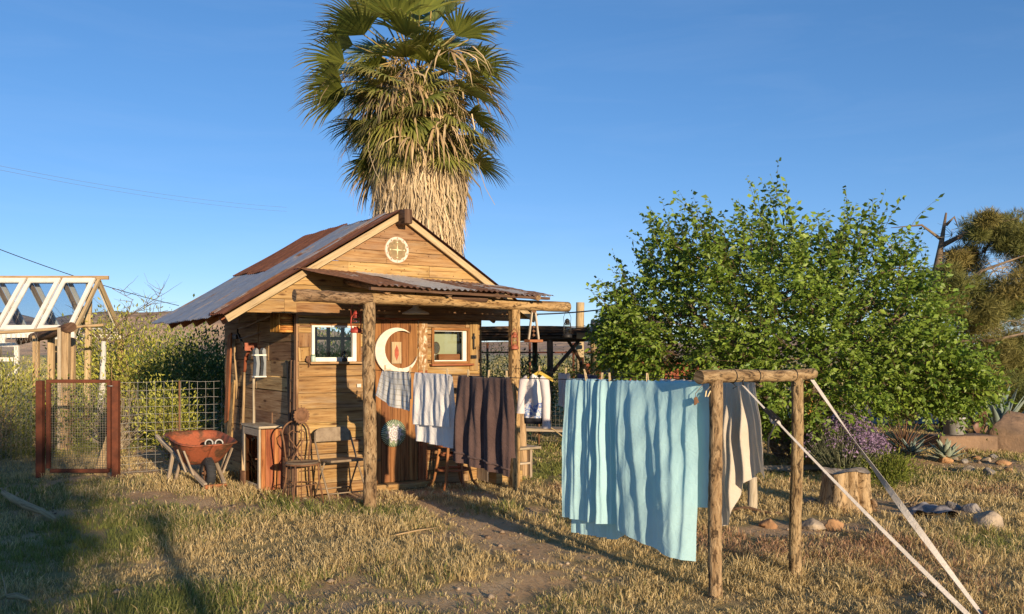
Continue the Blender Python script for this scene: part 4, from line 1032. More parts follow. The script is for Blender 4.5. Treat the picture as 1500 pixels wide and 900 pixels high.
# ------------------------------------------------------------------ wheelbarrow
ax = V((.59, -.81, 0)).normalized(); ay = V((-ax.y, ax.x, 0))
wc = V((-3.86, 10.97, 0))
wb = thing('wheelbarrow', 'orange metal wheelbarrow with grey wooden handles parked by the wire fence', 'wheelbarrow', wc)
def WB(x, y, z): return wc + ax * x + ay * y + Z * z
mb = MB()
def tray(u, v):     # u round the rim, v from the centre of the bottom up to the rim
    a = u * 2 * math.pi; ca, sa = math.cos(a), math.sin(a)
    k = (abs(ca) ** 4 + abs(sa) ** 4) ** -.25
    cx, cy = ca * k, sa * k
    if v < .3: q = v / .3; hx, hy, z, ox = .17 * q, .19 * q, .28, .02
    elif v < .92:
        q = (v - .3) / .62; q2 = q ** .85
        hx, hy, z, ox = .17 + .29 * q2, .19 + .15 * q2, .28 + .30 * q, .02 + .02 * q
    else: q = (v - .92) / .08; hx, hy, z, ox = .46 + .025 * math.sin(q * 3.14 / 2), .34 + .025 * q, .58 + .012 * math.sin(q * 3.14), .04
    z += (-.075 * cx if v > .3 else 0) * (v - .3)
    return WB(cx * hx + ox, cy * hy, z)
mb.grid(tray, 56, 20); mb.build('tray', M['barrow'], wb, solid=.006)
for sg in (-1, 1):
    mb = MB(); p0 = WB(-.82, .30 * sg, .56); p1 = WB(.60, .11 * sg, .075); mb.board(p0, p1, ay, .045, .05, .6)
    mb.tube([p0 + (p0 - p1).normalized() * -.14, p0], [.026, .022], 8, .8)
    mb.build('handle', M['greywood'], wb, bevel=.008)
    mb = MB(); mb.board(WB(-.30, .24 * sg, .37), WB(-.42, .27 * sg, .0), ay, .04, .045, .5); mb.build('leg', M['greywood'], wb, bevel=.005)
    mb = MB(); mb.board(WB(-.30, .22 * sg, .0), WB(-.12, .20 * sg, .30), ay, .035, .03, .3); mb.build('leg_brace', M['greywood'], wb, bevel=.004)
    mb = MB(); mb.board(WB(.16, .215 * sg, .19), WB(.14, .31 * sg, .47), ax, .045, .02, .5); mb.board(WB(.33, .175 * sg, .17), WB(.34, .29 * sg, .47), ax, .04, .02, .5); mb.build('tray_bracket', M['greywood'], wb, bevel=.004)
mb = MB(); mb.tube([WB(.33, -.075, .185), WB(.33, .075, .185)], .012, 8); mb.build('axle', M['brownrust'], wb)
mb = MB(); mb.lathe(WB(.33, 0, .185), [(.10, -.045), (.15, -.052), (.178, -.035), (.185, 0), (.178, .035), (.15, .052), (.10, .045), (.10, -.045)], 28, axis=ay)
for k_ in range(26):
    a = k_ * 6.2832 / 26; mb.box(WB(.33 + math.cos(a) * .184, 0, .185 + math.sin(a) * .184), ay * .036, (ax * -math.sin(a) + Z * math.cos(a)) * .006, (ax * math.cos(a) + Z * math.sin(a)) * .005)
wh = mb.build('wheel', M['rubber'], wb); mb = MB(); mb.lathe(WB(.33, 0, .185), [(.10, -.03), (.09, -.02), (.03, -.02), (.03, -.05), (.012, -.05), (.012, .05), (.03, .05), (.03, .02), (.09, .02), (.10, .03)], 20, axis=ay); mb.build('rim', M['brownrust'], wh)
mb = MB(); mb.board(WB(.62, -.13, .06), WB(.62, .13, .06), ax, .06, .045, .5); mb.build('nose_bar', M['redwood'], wb, bevel=.006)
for k_, (px, py) in enumerate(((306, 648), (321, 646))):
    c = P(px, py + 1.5 + 2 * k_, 10.86); mb = MB(); axs = V((.15 + .35 * k_, -1, .10 + .12 * k_)).normalized()
    mb.lathe(c, [(.036, -.005), (.036, .0), (.051, .002), (.053, -.01), (.046, -.16), (.001, -.16)], 22, axis=axs)
    pt = thing('plant_pot', ('white plant pot lying in the wheelbarrow beside the grey handle end', 'white plant pot lying in the wheelbarrow next to the cabinet end')[k_], 'pot', c, 'pots lying in the wheelbarrow')
    mb.build('pot_wall', M['pot'], pt); mb = MB(); mb.lathe(c, [(.0360, -.004), (.034, -.10), (.001, -.10)], 22, axis=axs); mb.build('hollow', M['iron'], pt)

# ------------------------------------------------------------------ seats on the porch
def ring(c, rx, ry, ux, uy, r, n=28, a0=0, a1=6.2832, seg=6):
    return [c + ux * rx * math.cos(a) + uy * ry * math.sin(a) for a in np.linspace(a0, a1, n)]
c = S(on_t(443, 680, -.33)[0], -.33, 0)
bc = thing('bistro_chair', 'wire back bistro chair with a heart shape and a round seat at the shed corner', 'chair', c)
zs = .44
mb = MB(); mb.lathe(c + Z * zs, [(.001, -.0), (.17, -.0), (.175, .006), (.175, -.03)], 28); mb.build('seat', M['chairpaint'], bc)
mb = MB(); mb.tube(ring(c + Z * (zs - .02), .185, .185, U, N, 0, 33), .011, 7); mb.build('seat_ring', M['brownrust'], bc)
for (x, y) in ((-.13, -.13), (.13, -.13), (-.13, .13), (.13, .13)):
    mb = MB(); mb.tube([c + U * x + N * y + Z * (zs - .02), c + U * x * 1.05 + N * y * 1.05 + Z * .25, c + U * x * 1.35 + N * y * 1.35], .010, 7); mb.build('leg', M['brownrust'], bc)
mb = MB(); mb.tube(ring(c + Z * .2, .15, .15, U, N, 0, 25), .006, 6); mb.build('stretcher', M['brownrust'], bc)
mb = MB(); bk_ = c + N * .15
mb.tube([bk_ - U * .13 + Z * zs, bk_ - U * .155 + Z * .65] + [bk_ + N * .05 + U * .155 * math.cos(a) + Z * (.74 + .14 * math.sin(a)) for a in np.linspace(math.pi, 0, 13)] + [bk_ + U * .155 + Z * .65, bk_ + U * .13 + Z * zs], .010, 7); mb.build('back_frame', M['brownrust'], bc)
mb = MB()
for sg in (-1, 1): mb.tube([bk_ + Z * .56, bk_ + U * sg * .035 + Z * .61, bk_ + U * sg * .085 + Z * .68, bk_ + N * .02 + U * sg * .09 + Z * .745, bk_ + N * .02 + U * sg * .05 + Z * .775, bk_ + N * .02 + U * sg * .012 + Z * .745], .007, 6)
for sg in (-1, 1): mb.tube([bk_ + Z * .56, bk_ + U * sg * .02 + Z * .51, bk_ + U * sg * .07 + Z * zs], .007, 6)
mb.build('back_heart', M['brownrust'], bc)
# toothed disc on a stake
c = SP(441.5, 609, -.25); mb = MB(); tz = []
for k_ in range(36): tz.append(((.098 if k_ % 2 else .083) * math.cos(k_ * 6.2832 / 36), (.098 if k_ % 2 else .083) * math.sin(k_ * 6.2832 / 36)))
md = thing('metal_flower', 'rusty toothed disc on a thin stake rising behind the wire back chair', 'garden ornament', V((c.x, c.y, 0)))
mb.prism(tz, c, U, Z, -N * .008); mb.lathe(c - N * .008, [(.06, 0), (.05, .012), (.02, .016), (.001, .018)], 20, axis=-N); mb.build('toothed_disc', M['brownrust'], md)
mb = MB(); mb.tube([V((c.x, c.y, -.05)), V((c.x, c.y, c.z - .08))], .006, 6); mb.build('stake', M['brownrust'], md)
# folding chair
c = S(on_t(499, 684, -.40)[0], -.40, 0); fc = thing('folding_chair', 'tan metal folding chair facing out between the wire back chair and the bark post', 'chair', c)
mb = MB(); hw = .215
pl = [(-hw, 0), (hw, 0)] + [(hw - .09 + .09 * math.cos(a), .085 + .075 * math.sin(a)) for a in np.linspace(0, math.pi / 2, 8)] + [(-hw + .09 + .09 * math.cos(a), .085 + .075 * math.sin(a)) for a in np.linspace(math.pi / 2, math.pi, 8)]
mb.prism(pl, c + N * .22 + Z * .63, U, (Z + N * .18).normalized(), -N * .012); mb.build('backrest', M['chairpaint'], fc, bevel=.004)
mb = MB(); sp = [(-.20, -.20), (.20, -.20), (.205, -.12), (.20, .18), (-.20, .18), (-.205, -.12)]; mb.prism(sp, c + Z * .425, U, (N + Z * -.05).normalized(), Z * .028); mb.build('seat', M['chairpaint'], fc, bevel=.006)
for sg in (-1, 1):
    mb = MB(); x = U * sg * .225; mb.tube([c + x - N * .26, c + x * 1.0 + N * .02 + Z * .36, c + x * .98 + N * .20 + Z * .64, c + x * .93 + N * .235 + Z * .74], .011, 7); mb.build('front_leg', M['chairpaint'], fc)
    mb = MB(); x = U * sg * .20; mb.tube([c + x + N * .27, c + x - N * .02 + Z * .42], .010, 7); mb.build('rear_leg', M['chairpaint'], fc)
mb = MB(); mb.tube([c - U * .225 - N * .19 + Z * .10, c + U * .225 - N * .19 + Z * .10], .008, 6); mb.build('stretcher', M['chairpaint'], fc)
mb = MB(); mb.tube([c - U * .2 + N * .2 + Z * .10, c + U * .2 + N * .2 + Z * .10], .008, 6); mb.build('stretcher', M['chairpaint'], fc)
# bent leg stool
c = S(.40, -.36, 0); st = thing('wooden_stool', 'reddish wooden stool with splayed bent legs under the hanging towels', 'stool', c)
mb = MB(); mb.prism([(.23 * math.cos(a), .19 * math.sin(a)) for a in np.linspace(0, 6.2832, 29)[:-1]], c + Z * .50, U, N, Z * .05); mb.build('seat', M['redwood'], st, bevel=.008)
for (x, y) in ((-.17, -.14), (.02, -.18), (.18, -.12), (-.17, .13), (.17, .13)):
    mb = MB(); mb.tube([c + U * x * .75 + N * y * .75 + Z * .5, c + U * x * .92 + N * y * .92 + Z * .24, c + U * x * 1.08 + N * y * 1.08 + Z * .09, c + U * x * 1.45 + N * y * 1.45], [.017, .018, .016, .013], 8, rnd(.3, .9)); mb.build('leg', M['redwood'], st)
for z, k2 in ((.40, .72), (.22, .95)):
    mb = MB(); mb.tube([c + U * .19 * k2 * math.cos(a) * 1.05 + N * .17 * k2 * math.sin(a) * 1.05 + Z * z for a in np.linspace(0, 6.2832, 29)], .016, 8, .3); mb.build('rung_ring', M['redwood'], st)
# low grey bench and crate beyond the stool
c = S(1.28, -.12, 0); be = thing('low_bench', 'low grey plank bench beyond the stool at the shed corner', 'bench', c)
mb = MB()
for k_ in range(3): mb.board(c - U * .40 + N * (-.16 + .16 * k_) + Z * .40, c + U * .46 + N * (-.16 + .16 * k_) + Z * .40, N, .15, .03, rnd(.4, 1))
mb.build('seat', M['greywood'], be, bevel=.004)
for sg in (-.30, .36):
    mb = MB(); mb.board(c + U * sg - N * .15 + Z * .19, c + U * sg + N * .15 + Z * .19, Z, .38, .035, .4); mb.build('leg', M['greywood'], be, bevel=.004)
mb = MB(); mb.board(c - U * .28 - N * .05 + Z * .20, c + U * .34 - N * .05 + Z * .20, N, .22, .025, .6); mb.build('shelf', M['greywood'], be)
c = S(1.18, -.34, 0); mb = MB(); mb.box(c + Z * .07, U * .20, N * .10, Z * .075, .9); top(mb, 'timber_block', M['plank'], 'short squared timber block lying in front of the low bench', 'block', c, bevel=.006)
# weathered post beside the squared porch post
c = G(766, 700); mb = MB(); log(mb, c - Z * .1, c + Z * 1.02, .055, .05, 10, 10, .08, .01, .5); top(mb, 'wooden_post', M['postwood'], 'short weathered post just behind the squared porch post', 'post', c)
# ------------------------------------------------------------------ the clothesline
C0 = V((1.38, 6.0, 0))
def C(s, z): return C0 + U * s + Z * z
cf = thing('clothesline_frame', 'goal shaped log frame that carries the washing lines', 'clothesline', C(.42, 0))
for s, r0, nm in ((0, .048, 0), (.84, .046, 1)):
    mb = MB(); g0 = C(s, 0); log(mb, g0 + Z * (hz(g0.x, g0.y) - .12), g0 + Z * 1.455 + U * (.012 if nm else 0), r0, r0 * .93, 30, 14, .07, .008, .55 + .2 * nm); mb.build('post', M['bark'], cf)
mb = MB(); log(mb, C(-.165, 1.478), C(1.04, 1.486), .046, .040, 24, 14, .07, .006, .7); mb.build('crossbar', M['bark'], cf)
for s in (.16, .40, .80):
    mb = MB(); mb.tube([C(s, 1.48) - N * .05 + N * .05 * 0 + (N * math.cos(a) + Z * math.sin(a)) * .046 + N * .05 for a in np.linspace(0, 6.283, 15)], .004, 5); mb.tube([C(s, 1.435), C(s + .02, 1.41) - N * .02, C(s + .005, 1.395)], .004, 5); mb.build('wire_tie', M['iron'], cf)

class Line:
    def __init__(self, a, b, sag): self.a, self.b, self.sag = V(a), V(b), sag; self.L = (self.b - self.a).length; self.d = (self.b - self.a).normalized()
    def at(self, t): return self.a + self.d * t - Z * self.sag * 4 * (t / self.L) * (1 - t / self.L)
    def t(self, px):
        r = (px - CX) / F; return (r * self.a.y - self.a.x) / (self.d.x - r * self.d.y)
    def side(self): return V((-self.d.y, self.d.x, 0)).normalized() * -1      # away from the camera's side
L1 = Line(C(-.05, 1.445), PL + Z * 1.455 + V((.05, -.04, 0)), .025)
L2 = Line(C(.42, 1.44), PR + Z * 1.45 + V((0, -.06, 0)), .03)
L3 = Line(C(.86, 1.44), S(2.1, -.3, 1.46), .04)
for L, lab in ((L1, 'washing line that carries the turquoise sheet and the towels'), (L2, 'washing line behind the turquoise sheet, carrying the blouse'), (L3, 'washing line furthest from the turquoise sheet')):
    mb = MB(); mb.tube([L.at(L.L * i / 24) for i in range(25)], .0035, 5); top(mb, 'washing_line', M['darkwire'], lab, 'washing line', L.a)

def cloth(mb, L, t0, t1, lf, lb, fold, nu=120, nv=60, spread=.015, r=.006, lean=0.0, z0=0.0, shift=None):
    fr = -U            # the face that looks towards the camera
    def fn(u, v):
        a, b = lf(u), lb(u); q = v * (a + b) - b; aq = abs(q)
        p = L.at(t0 + (t1 - t0) * u)
        sg = 1 if q >= 0 else -1
        off = sg * (r * (1 - math.exp(-aq / .012)) + spread * aq)
        fo = fold(u, q)
        pt = p + fr * (off + fo + lean * q * sg) + Z * (r - aq * math.sqrt(max(0.0, 1 - .0)) + z0)
        if shift: pt = pt + L.d * shift(u, q)
        return pt
    mb.grid(fn, nu, nv, uvf=lambda u, v: (u * (t1 - t0), v * (lf(.5) + lb(.5))))
def lerp_pts(pts):
    xs = [p[0] for p in pts]; ys = [p[1] for p in pts]
    return lambda u: float(np.interp(u, xs, ys))
def smooth(x): return x * x * (3 - 2 * x) if 0 < x < 1 else (0.0 if x <= 0 else 1.0)

# turquoise sheet
VT = np.random.default_rng(3).random((64, 64)).tolist()
def vn1(x, y):
    xi, yi = math.floor(x), math.floor(y); fx, fy = smooth(x - xi) if x > xi else 0.0, smooth(y - yi) if y > yi else 0.0
    a, b, c, d = VT[xi % 64][yi % 64], VT[(xi + 1) % 64][yi % 64], VT[xi % 64][(yi + 1) % 64], VT[(xi + 1) % 64][(yi + 1) % 64]
    return (a * (1 - fx) + b * fx) * (1 - fy) + (c * (1 - fx) + d * fx) * fy
def saw(x): f = 2 * math.pi * x; return -(math.sin(f) + .36 * math.sin(2 * f) + .16 * math.sin(3 * f))
ta, tb = L1.t(1023), L1.t(830)
def teal_fold(u, q):
    aq = abs(q); g = .25 + .75 * min(1, aq / .35); k = smooth((u - .42) / .2)
    far = .034 * (.75 + .4 * math.sin(11 * u + 1)) * saw(7.6 * u + .42 * math.sin(5.3 * u + 1) + .16 * math.sin(17 * u) + .05 * aq) + .009 * saw(17.5 * u + .3 * math.sin(9 * u) + .1 * aq) * (1 - .5 * min(1, aq)) + .008 * math.sin(2 * math.pi * (14.3 * u + .3 + .12 * math.sin(3 * aq)))
    # broad drapes that fan out from the pegs
    def ridge(c, w, a): x = (u - c) / w; return a * math.exp(-(x / (1.75 if x < 0 else .62)) ** 2)
    near = ridge(.055, .032, .024) + ridge(.16 - .05 * aq, .045 + .02 * aq, .042) + ridge(.265 - .10 * aq, .038 + .03 * aq, .040 * min(1, .4 + aq)) + ridge(.36 - .15 * aq, .045 + .03 * aq, .055 * min(1, .3 + aq)) + ridge(.47 - .13 * aq, .04 + .03 * aq, .045) + ridge(.56 - .09 * aq, .035 + .02 * aq, .045) + .004 * math.sin(2 * math.pi * (5 * u + .3 * aq))
    w = .004 * (vn1(u * 22 + 3 * aq, aq * 7) - .5) + .003 * (vn1(u * 50 - 9 * aq, aq * 16 + 3) - .5) + .0015 * math.sin(23 * u + 9 * aq) * math.sin(11 * aq + 5 * u) + .0025 * math.sin(41 * u - 17 * aq)
    return (far * k + near * (1 - k)) * g + w + (.012 * math.sin(5 * u) * aq) + (u - .6) * .08 * min(1, aq / .5)
zt = 1.445
lf = lerp_pts([(0, 1.23), (.22, 1.20), (.5, 1.13), (.62, 1.09), (.8, 1.10), (1, 1.10)])
lb = lerp_pts([(0, .86), (.15, .88), (.4, 1.0), (.65, 1.22), (1, 1.235)])
m = fabric('turquoise_cotton', (.52, .79, .83), (.48, .75, .795), trans=.30, wr=.2, crease=True)
mb = MB(); zz0 = L1.at(ta).z
cloth(mb, L1, ta, tb, lf, lb, lambda u, q: teal_fold(u, q) if q >= 0 else (teal_fold(u, q) * .6 - .045 * min(1, abs(q) / .2)), 220, 110, spread=.012, r=.01,
      shift=lambda u, q: (-.10 * smooth((.35 - u) / .35) * min(1, -q / .3) if q < 0 else 0.0) + .012 * math.sin(12 * u + 3 * q))
ts = top(mb, 'bed_sheet', m, 'big turquoise bed sheet draped over the washing line in deep folds', 'sheet', V((L1.at(.7).x, L1.at(.7).y, .2)))

# cream linen sheet on the second line
m = fabric('cream_linen', (.74, .65, .54), (.66, .57, .46), trans=.28, wr=.35)
tc0, tc1 = .02, 1.30
def cream_fold(u, q):
    if q < 0: return -.02 * min(1, -q / .2)
    aq = abs(q); g = .2 + .8 * min(1, aq / .4)
    return g * (.026 * math.sin(2 * math.pi * (9.5 * u + .15 * aq)) + .016 * math.sin(2 * math.pi * (15 * u + .4 - .25 * aq)) + .008 * math.sin(2 * math.pi * (24 * u + .5 * aq))) - .10 * aq * math.exp(-(u / .22) ** 2) * .5 + .008 * math.sin(15 * aq + 9 * u) + (u - .2) * .55 * min(1, aq / .5)
mb = MB(); cloth(mb, L2, tc0, tc1, lerp_pts([(0, .70), (.06, .66), (.12, .74), (.17, .80), (.22, 1.06), (.28, 1.08), (.33, .86), (.45, .84), (1, .84)]), lerp_pts([(0, .40), (.3, .6), (1, .8)]), cream_fold, 220, 80, spread=.02, shift=lambda u, q: .16 * (1 - u) * min(1, -q / .05) if q < 0 else 0.0)
top(mb, 'linen_sheet', m, 'cream linen sheet with a ragged low hem hanging behind the frame post', 'sheet', V((L2.at(.4).x, L2.at(.4).y, .4)))

# towels near the porch
def sinf(a, f, p, g0=.2): return lambda u, q: (g0 + min(1, abs(q) / .3)) * (a * math.sin(2 * math.pi * (f * u + p + .2 * abs(q))) + a * .5 * math.sin(2 * math.pi * (f * 2.3 * u + p * 3 - .4 * abs(q)))) + .003 * math.sin(37 * u + 20 * q)
def tilt(f, k): return lambda u, q: f(u, q) + (u - .5) * k * min(1, abs(q) / .35) * (1 if q >= 0 else -1 if k < 0 else 1)
def checks(nt, col):
    u = nd(nt, 'ShaderNodeUVMap', uv_map='UVMap').outputs[0]; sx = nd(nt, 'ShaderNodeSeparateXYZ', {0: u})
    o = None
    for k in (0, 1):
        f = mth(nt, 'LESS_THAN', mth(nt, 'FRACT', mth(nt, 'MULTIPLY', sx.outputs[k], 1 / .052)), .13); o = f if o is None else mth(nt, 'MAXIMUM', o, f)
    return mix(nt, mth(nt, 'MULTIPLY', o, .75), col, (.42, .38, .28))
ta_, tb_ = L1.t(602), L1.t(562)
mb = MB(); cloth(mb, L1, ta_, tb_, lerp_pts([(0, .39), (.6, .36), (1, .26)]), lerp_pts([(0, .27), (1, .2)]), tilt(sinf(.010, 2.2, .1), .05), 50, 40, shift=lambda u, q: .09 * u * max(0, q) / .3 + .012)
top(mb, 'tea_towel', fabric('checked_cotton', (.74, .72, .68), uvcol=checks, trans=.2, wr=.2), 'small white checked tea towel hanging askew below the crescent moon', 'towel', L1.at((ta_ + tb_) / 2) - Z * .4)
m = fabric('white_terry', (.82, .79, .76), (.77, .74, .71), trans=.18, wr=.5)
ta_, tb_ = L1.t(661), L1.t(609)
wt = thing('white_towel', 'plain white towel with a short front flap between the checked and the brown towel', 'towel', L1.at((ta_ + tb_) / 2) - Z * .7)
mb = MB(); cloth(mb, L1, ta_ + .03, tb_, lambda u: .50 + .012 * u, lambda u: .02, tilt(sinf(.009, 3.1, .3), .04), 60, 40, r=.012); mb.build('front_flap', m, wt)
mb = MB(); cloth(mb, L1, ta_, tb_, lambda u: .02, lambda u: .70 - .03 * u, tilt(sinf(.011, 2.7, .6), .04), 60, 40, r=.008); mb.build('back_flap', m, wt)
m = fabric('brown_terry', (.115, .072, .064), (.085, .052, .047), trans=.03, wr=.6)
ta_, tb_ = L1.t(747), L1.t(671)
bt = thing('brown_towel', 'large dark brown towel hanging against the squared porch post', 'towel', L1.at((ta_ + tb_) / 2) - Z * .85)
sk = lambda u, q: (u - .5) * .07 * min(1, abs(q) / .4) + (.25 + min(1, abs(q) / .35)) * (.020 * math.sin(2 * math.pi * (3.6 * u + .05 * math.sin(8 * q))) + .008 * math.sin(2 * math.pi * (9 * u + .3 * q))) + .004 * math.sin(31 * u + 9 * q)
mb = MB(); cloth(mb, L1, ta_, tb_, lambda u: .79 + .07 * (1 - u), lambda u: .70, sk, 90, 60, spread=.02); tw = mb.build('towel_body', m, bt)
mb = MB(); p_ = [L1.at(ta_ + (tb_ - ta_) * u) - U * (.014 + .02 * .74 + sk(u, .72)) - Z * (.69 + .10 * (1 - u)) for u in np.linspace(0, 1, 30)]
mb.tube(p_, .009, 6); mb.build('hem_band', m, tw)

# blouse on a hanger, small cloths on the second line
def pattern(nt, col):
    u = nd(nt, 'ShaderNodeUVMap', uv_map='UVMap').outputs[0]; sx = nd(nt, 'ShaderNodeSeparateXYZ', {0: u}); g = objmap(nt)
    f = noise(nt, g, 22, 4, .6, 1.5); pc = ramp(nt, f, [(.38, (.10, .12, .38)), (.47, (.30, .42, .62)), (.54, (.72, .70, .66)), (.62, (.70, .55, .52))])
    k = mth(nt, 'LESS_THAN', sx.outputs[1], .42); k2 = mth(nt, 'LESS_THAN', sx.outputs[1], .12)
    spots = ramp(nt, noise(nt, g, 18, 3, .6, 1.0), [(.60, (0, 0, 0)), (.66, (.55, .55, .55))])
    c = mix(nt, spots, col, (.62, .33, .38)); c = mix(nt, k, c, pc)
    return mix(nt, k2, c, (.022, .022, .03))
t0 = L2.t(789); lp0 = L2.at(t0); bl = thing('blouse', 'white blouse with a blue flowered lower part and black hem on a yellow hanger', 'blouse', lp0 - Z * .62)
d2 = L2.d; fr = -U
ax2 = (V((1, -.28, 0))).normalized()       # the blouse hangs turned to the camera
nz2 = V((-.28, -1, 0)).normalized()
sc3 = lp0.y / F
def bf_(u, v):
    y = v; w = (.155 + .012 * math.sin(6 * v)) if v < .8 else .155 - .075 * smooth((v - .8) / .2)
    a = (u - .5) * 2
    z = -.58 + .56 * v - .05 * abs(a) * smooth((v - .6) / .4)
    return lp0 - U * .02 + ax2 * (a * w * .72 - .035) + nz2 * (.05 * (1 - a * a) + .016 * math.sin(11 * u + 3 * v) * (1 - v * .6)) + Z * (z - .01)
def bb_(u, v):
    p = bf_(u, v); a = (u - .5) * 2
    return p - nz2 * (.10 * (1 - a * a))
mt = fabric('printed_cotton', (.74, .71, .68), uvcol=pattern, trans=.2, wr=.3)
mb = MB(); mb.grid(bf_, 30, 36); mb.grid(bb_, 20, 20); mb.build('body', mt, bl)
for sg, ln in ((1, .56), (-1, .40)):
    mb = MB(); base_ = lp0 - U * .02 + ax2 * (-.035 + sg * .085) - Z * .075
    mb.tube([base_ + ax2 * (-.01 * sg), base_ + ax2 * sg * .035 - Z * .04, base_ + ax2 * sg * .055 - Z * ln * .4, base_ + ax2 * sg * .06 - Z * ln * .8 + nz2 * .02, base_ + ax2 * sg * .062 - Z * ln + nz2 * .02], [.035, .05, .046, .044, .05], 12, .5, False, .06)
    mb.build('sleeve', fabric('blouse_white', (.74, .70, .68), (.66, .58, .57), trans=.2), bl)
hg = thing('coat_hanger', 'yellow wooden hanger that carries the blouse on the line', 'hanger', lp0)
mb = MB(); mb.prism([(-.15, -.085), (-.005, .0), (.01, .0), (.16, -.085), (.16, -.12), (.0, -.035), (-.15, -.12)], lp0 - U * .02 + ax2 * .02, ax2, Z, -nz2 * .012); mb.build('arm', plain('yellow_wood', (.62, .42, .07), .15, 20), hg)
mb = MB(); mb.tube([lp0 - U * .02 + ax2 * .02 - Z * .01, lp0 - U * .02 + ax2 * .02 + Z * .035, lp0 + Z * .05, lp0 + U * .015 + Z * .03], .003, 5); mb.build('hook', M['wire'], hg)
for px0, px1, f0, f1, lb, nm, mm in ((835, 818, .38, .34, 'long crumpled greyish white cloth beside the blouse', 'small_towel', fabric('grey_white_cloth', (.60, .56, .53), trans=.2, wr=.5)),
                                  (875, 846, .12, .11, 'bunched navy cloth mostly hidden by the turquoise sheet', 'small_towel', fabric('navy_cloth', (.06, .065, .12), trans=.05, wr=.5))):
    a_, b_ = L2.t(px0), L2.t(px1); mb = MB(); cloth(mb, L2, a_, b_, lambda u: f0 + (f1 - f0) * u, lambda u: f0 * .8, sinf(.014, 2.5, .2), 40, 40, shift=lambda u, q: .12 * (abs(q)) * (.5 - u))
    top(mb, nm, mm, lb, 'towel', L2.at(a_) - Z * .4)
a_, b_ = L2.t(676), L2.t(657)
mb = MB(); q0 = S(.62, -.55, 0)
Ls = Line(S(.42, -.88, 1.34), S(.80, -.88, 1.33), .005)
mb = MB(); cloth(mb, Ls, .02, .34, lambda u: .05 + .03 * math.sin(3 * u), lambda u: .04, sinf(.006, 2, .1), 30, 10); rg = thing('rag', 'narrow white rag with a red patch tied between the white and brown towels', 'rag', Ls.at(.2)); mb.build('strip', fabric('rag_white', (.62, .56, .5)), rg)
mb = MB(); mb.lathe(Ls.at(.10) - Z * .03 - U * .0 - N * .03, [(.001, 0), (.04, -.002), (.036, -.012), (.001, -.014)], 14, axis=-N); mb.build('patch', plain('patch_red', (.5, .03, .025), .1, 20), rg)
mb = MB(); mb.tube([S(.30, -.88, 1.345), S(.42, -.88, 1.34), S(.80, -.88, 1.33), S(.95, -.86, 1.36)], .003, 4); top(mb, 'rag_string', M['rope'], 'thin string behind the towels carrying the white rag', 'string', S(.3, -.88, 1.34))

# clothes pegs: one of two prongs and a spring, copied along the lines
pg = MB()
for sg in (-1, 1): pg.board(V((sg * .009, 0, -.035)), V((sg * .0055, 0, .045)), V((1, 0, 0)), .007, .011, .6)
proto = pg.build('prongs', M['peg'], None, base=(0, 0, 0)); spr = MB(); spr.tube([V((-.012, -.006, .004)), V((-.012, .006, .004)), V((.012, .006, .004)), V((.012, -.006, .004))], .0022, 5)
spm = spr.build('spring', M['wire'], None, base=(0, 0, 0))
pegs = [(L1, 564, 0, 'wooden peg on the low corner of the checked tea towel'), (L1, 601, .1, 'wooden peg on the high corner of the checked tea towel'), (L1, 621, .1, 'wooden peg on the moon side of the white towel'), (L1, 655, -.1, 'wooden peg on the white towel nearest the brown one'),
        (L1, 686, .15, 'wooden peg on the brown towel nearest the white one'), (L1, 716, .1, 'wooden peg at the middle of the brown towel'), (L1, 742, -.05, 'wooden peg on the brown towel by the squared post'),
        (L1, 858, -.3, 'tilted wooden peg at the pleated end of the turquoise sheet'), (L1, 882, .05, 'upright wooden peg in the pleats of the turquoise sheet'), (L1, 893, .0, 'second upright peg in the pleats of the turquoise sheet, next to the first'), (L1, 948, -.25, 'wooden peg midway along the top of the turquoise sheet'),
        (L2, 790, 0, 'wooden peg holding the blouse hanger'), (L2, 829, 0, 'wooden peg on the long greyish cloth'), (L2, 857, -.4, 'tilted wooden peg on the navy cloth'),
        (L2, 1100, .3, 'wooden peg on the cream sheet close to the crossbar')]
for k, (L, px, tilt, lab) in enumerate(pegs):
    tt = L.t(px); tt = max(.02, tt); p = L.at(tt) + Z * .022
    r = thing('clothes_peg', lab, 'clothes peg', p, 'clothes pegs on the washing lines')
    yaw = math.atan2(U.y, U.x) + rnd(-.3, .3)
    r.rotation_euler = (tilt, rnd(-.15, .15), yaw); r.scale = (.82, .82, .82)
    if k == 0: a, b = proto, spm
    else:
        a = proto.copy(); COL.objects.link(a); b = spm.copy(); COL.objects.link(b)
    a.parent = r; b.parent = r
# dangling clip by the crossbar
c = L1.at(.10) - U * .035 - Z * .11; mb = MB(); mb.tube([L1.at(.05), c + Z * .03, c], .0022, 4); mb.box(c - Z * .02, V((.010, 0, .004)), V((0, .005, 0)), V((0, 0, .026))); mb.box(c - Z * .015 + V((.012, 0, 0)), V((.007, 0, 0)), V((0, .004, 0)), V((-.006, 0, .018)))
top(mb, 'wire_clip', M['brownrust'], 'rusty brown clip dangling over the edge of the turquoise sheet', 'clip', c)
c = C(-.02, 1.36) + U * .0 - N * .03; c = P(1035, 577, 5.98); mb = MB()
for q in (-1, 1): mb.board(c + V((q * .008, 0, -.02)), c + V((q * .014 + .012, 0, .02)), V((1, 0, 0)), .007, .009, .9)
mb.tube([c + Z * .02, C(-.02, 1.44)], .0015, 4)
top(mb, 'broken_peg', M['peg'], 'loose pale peg hanging between the turquoise sheet and the frame post', 'clothes peg', c)

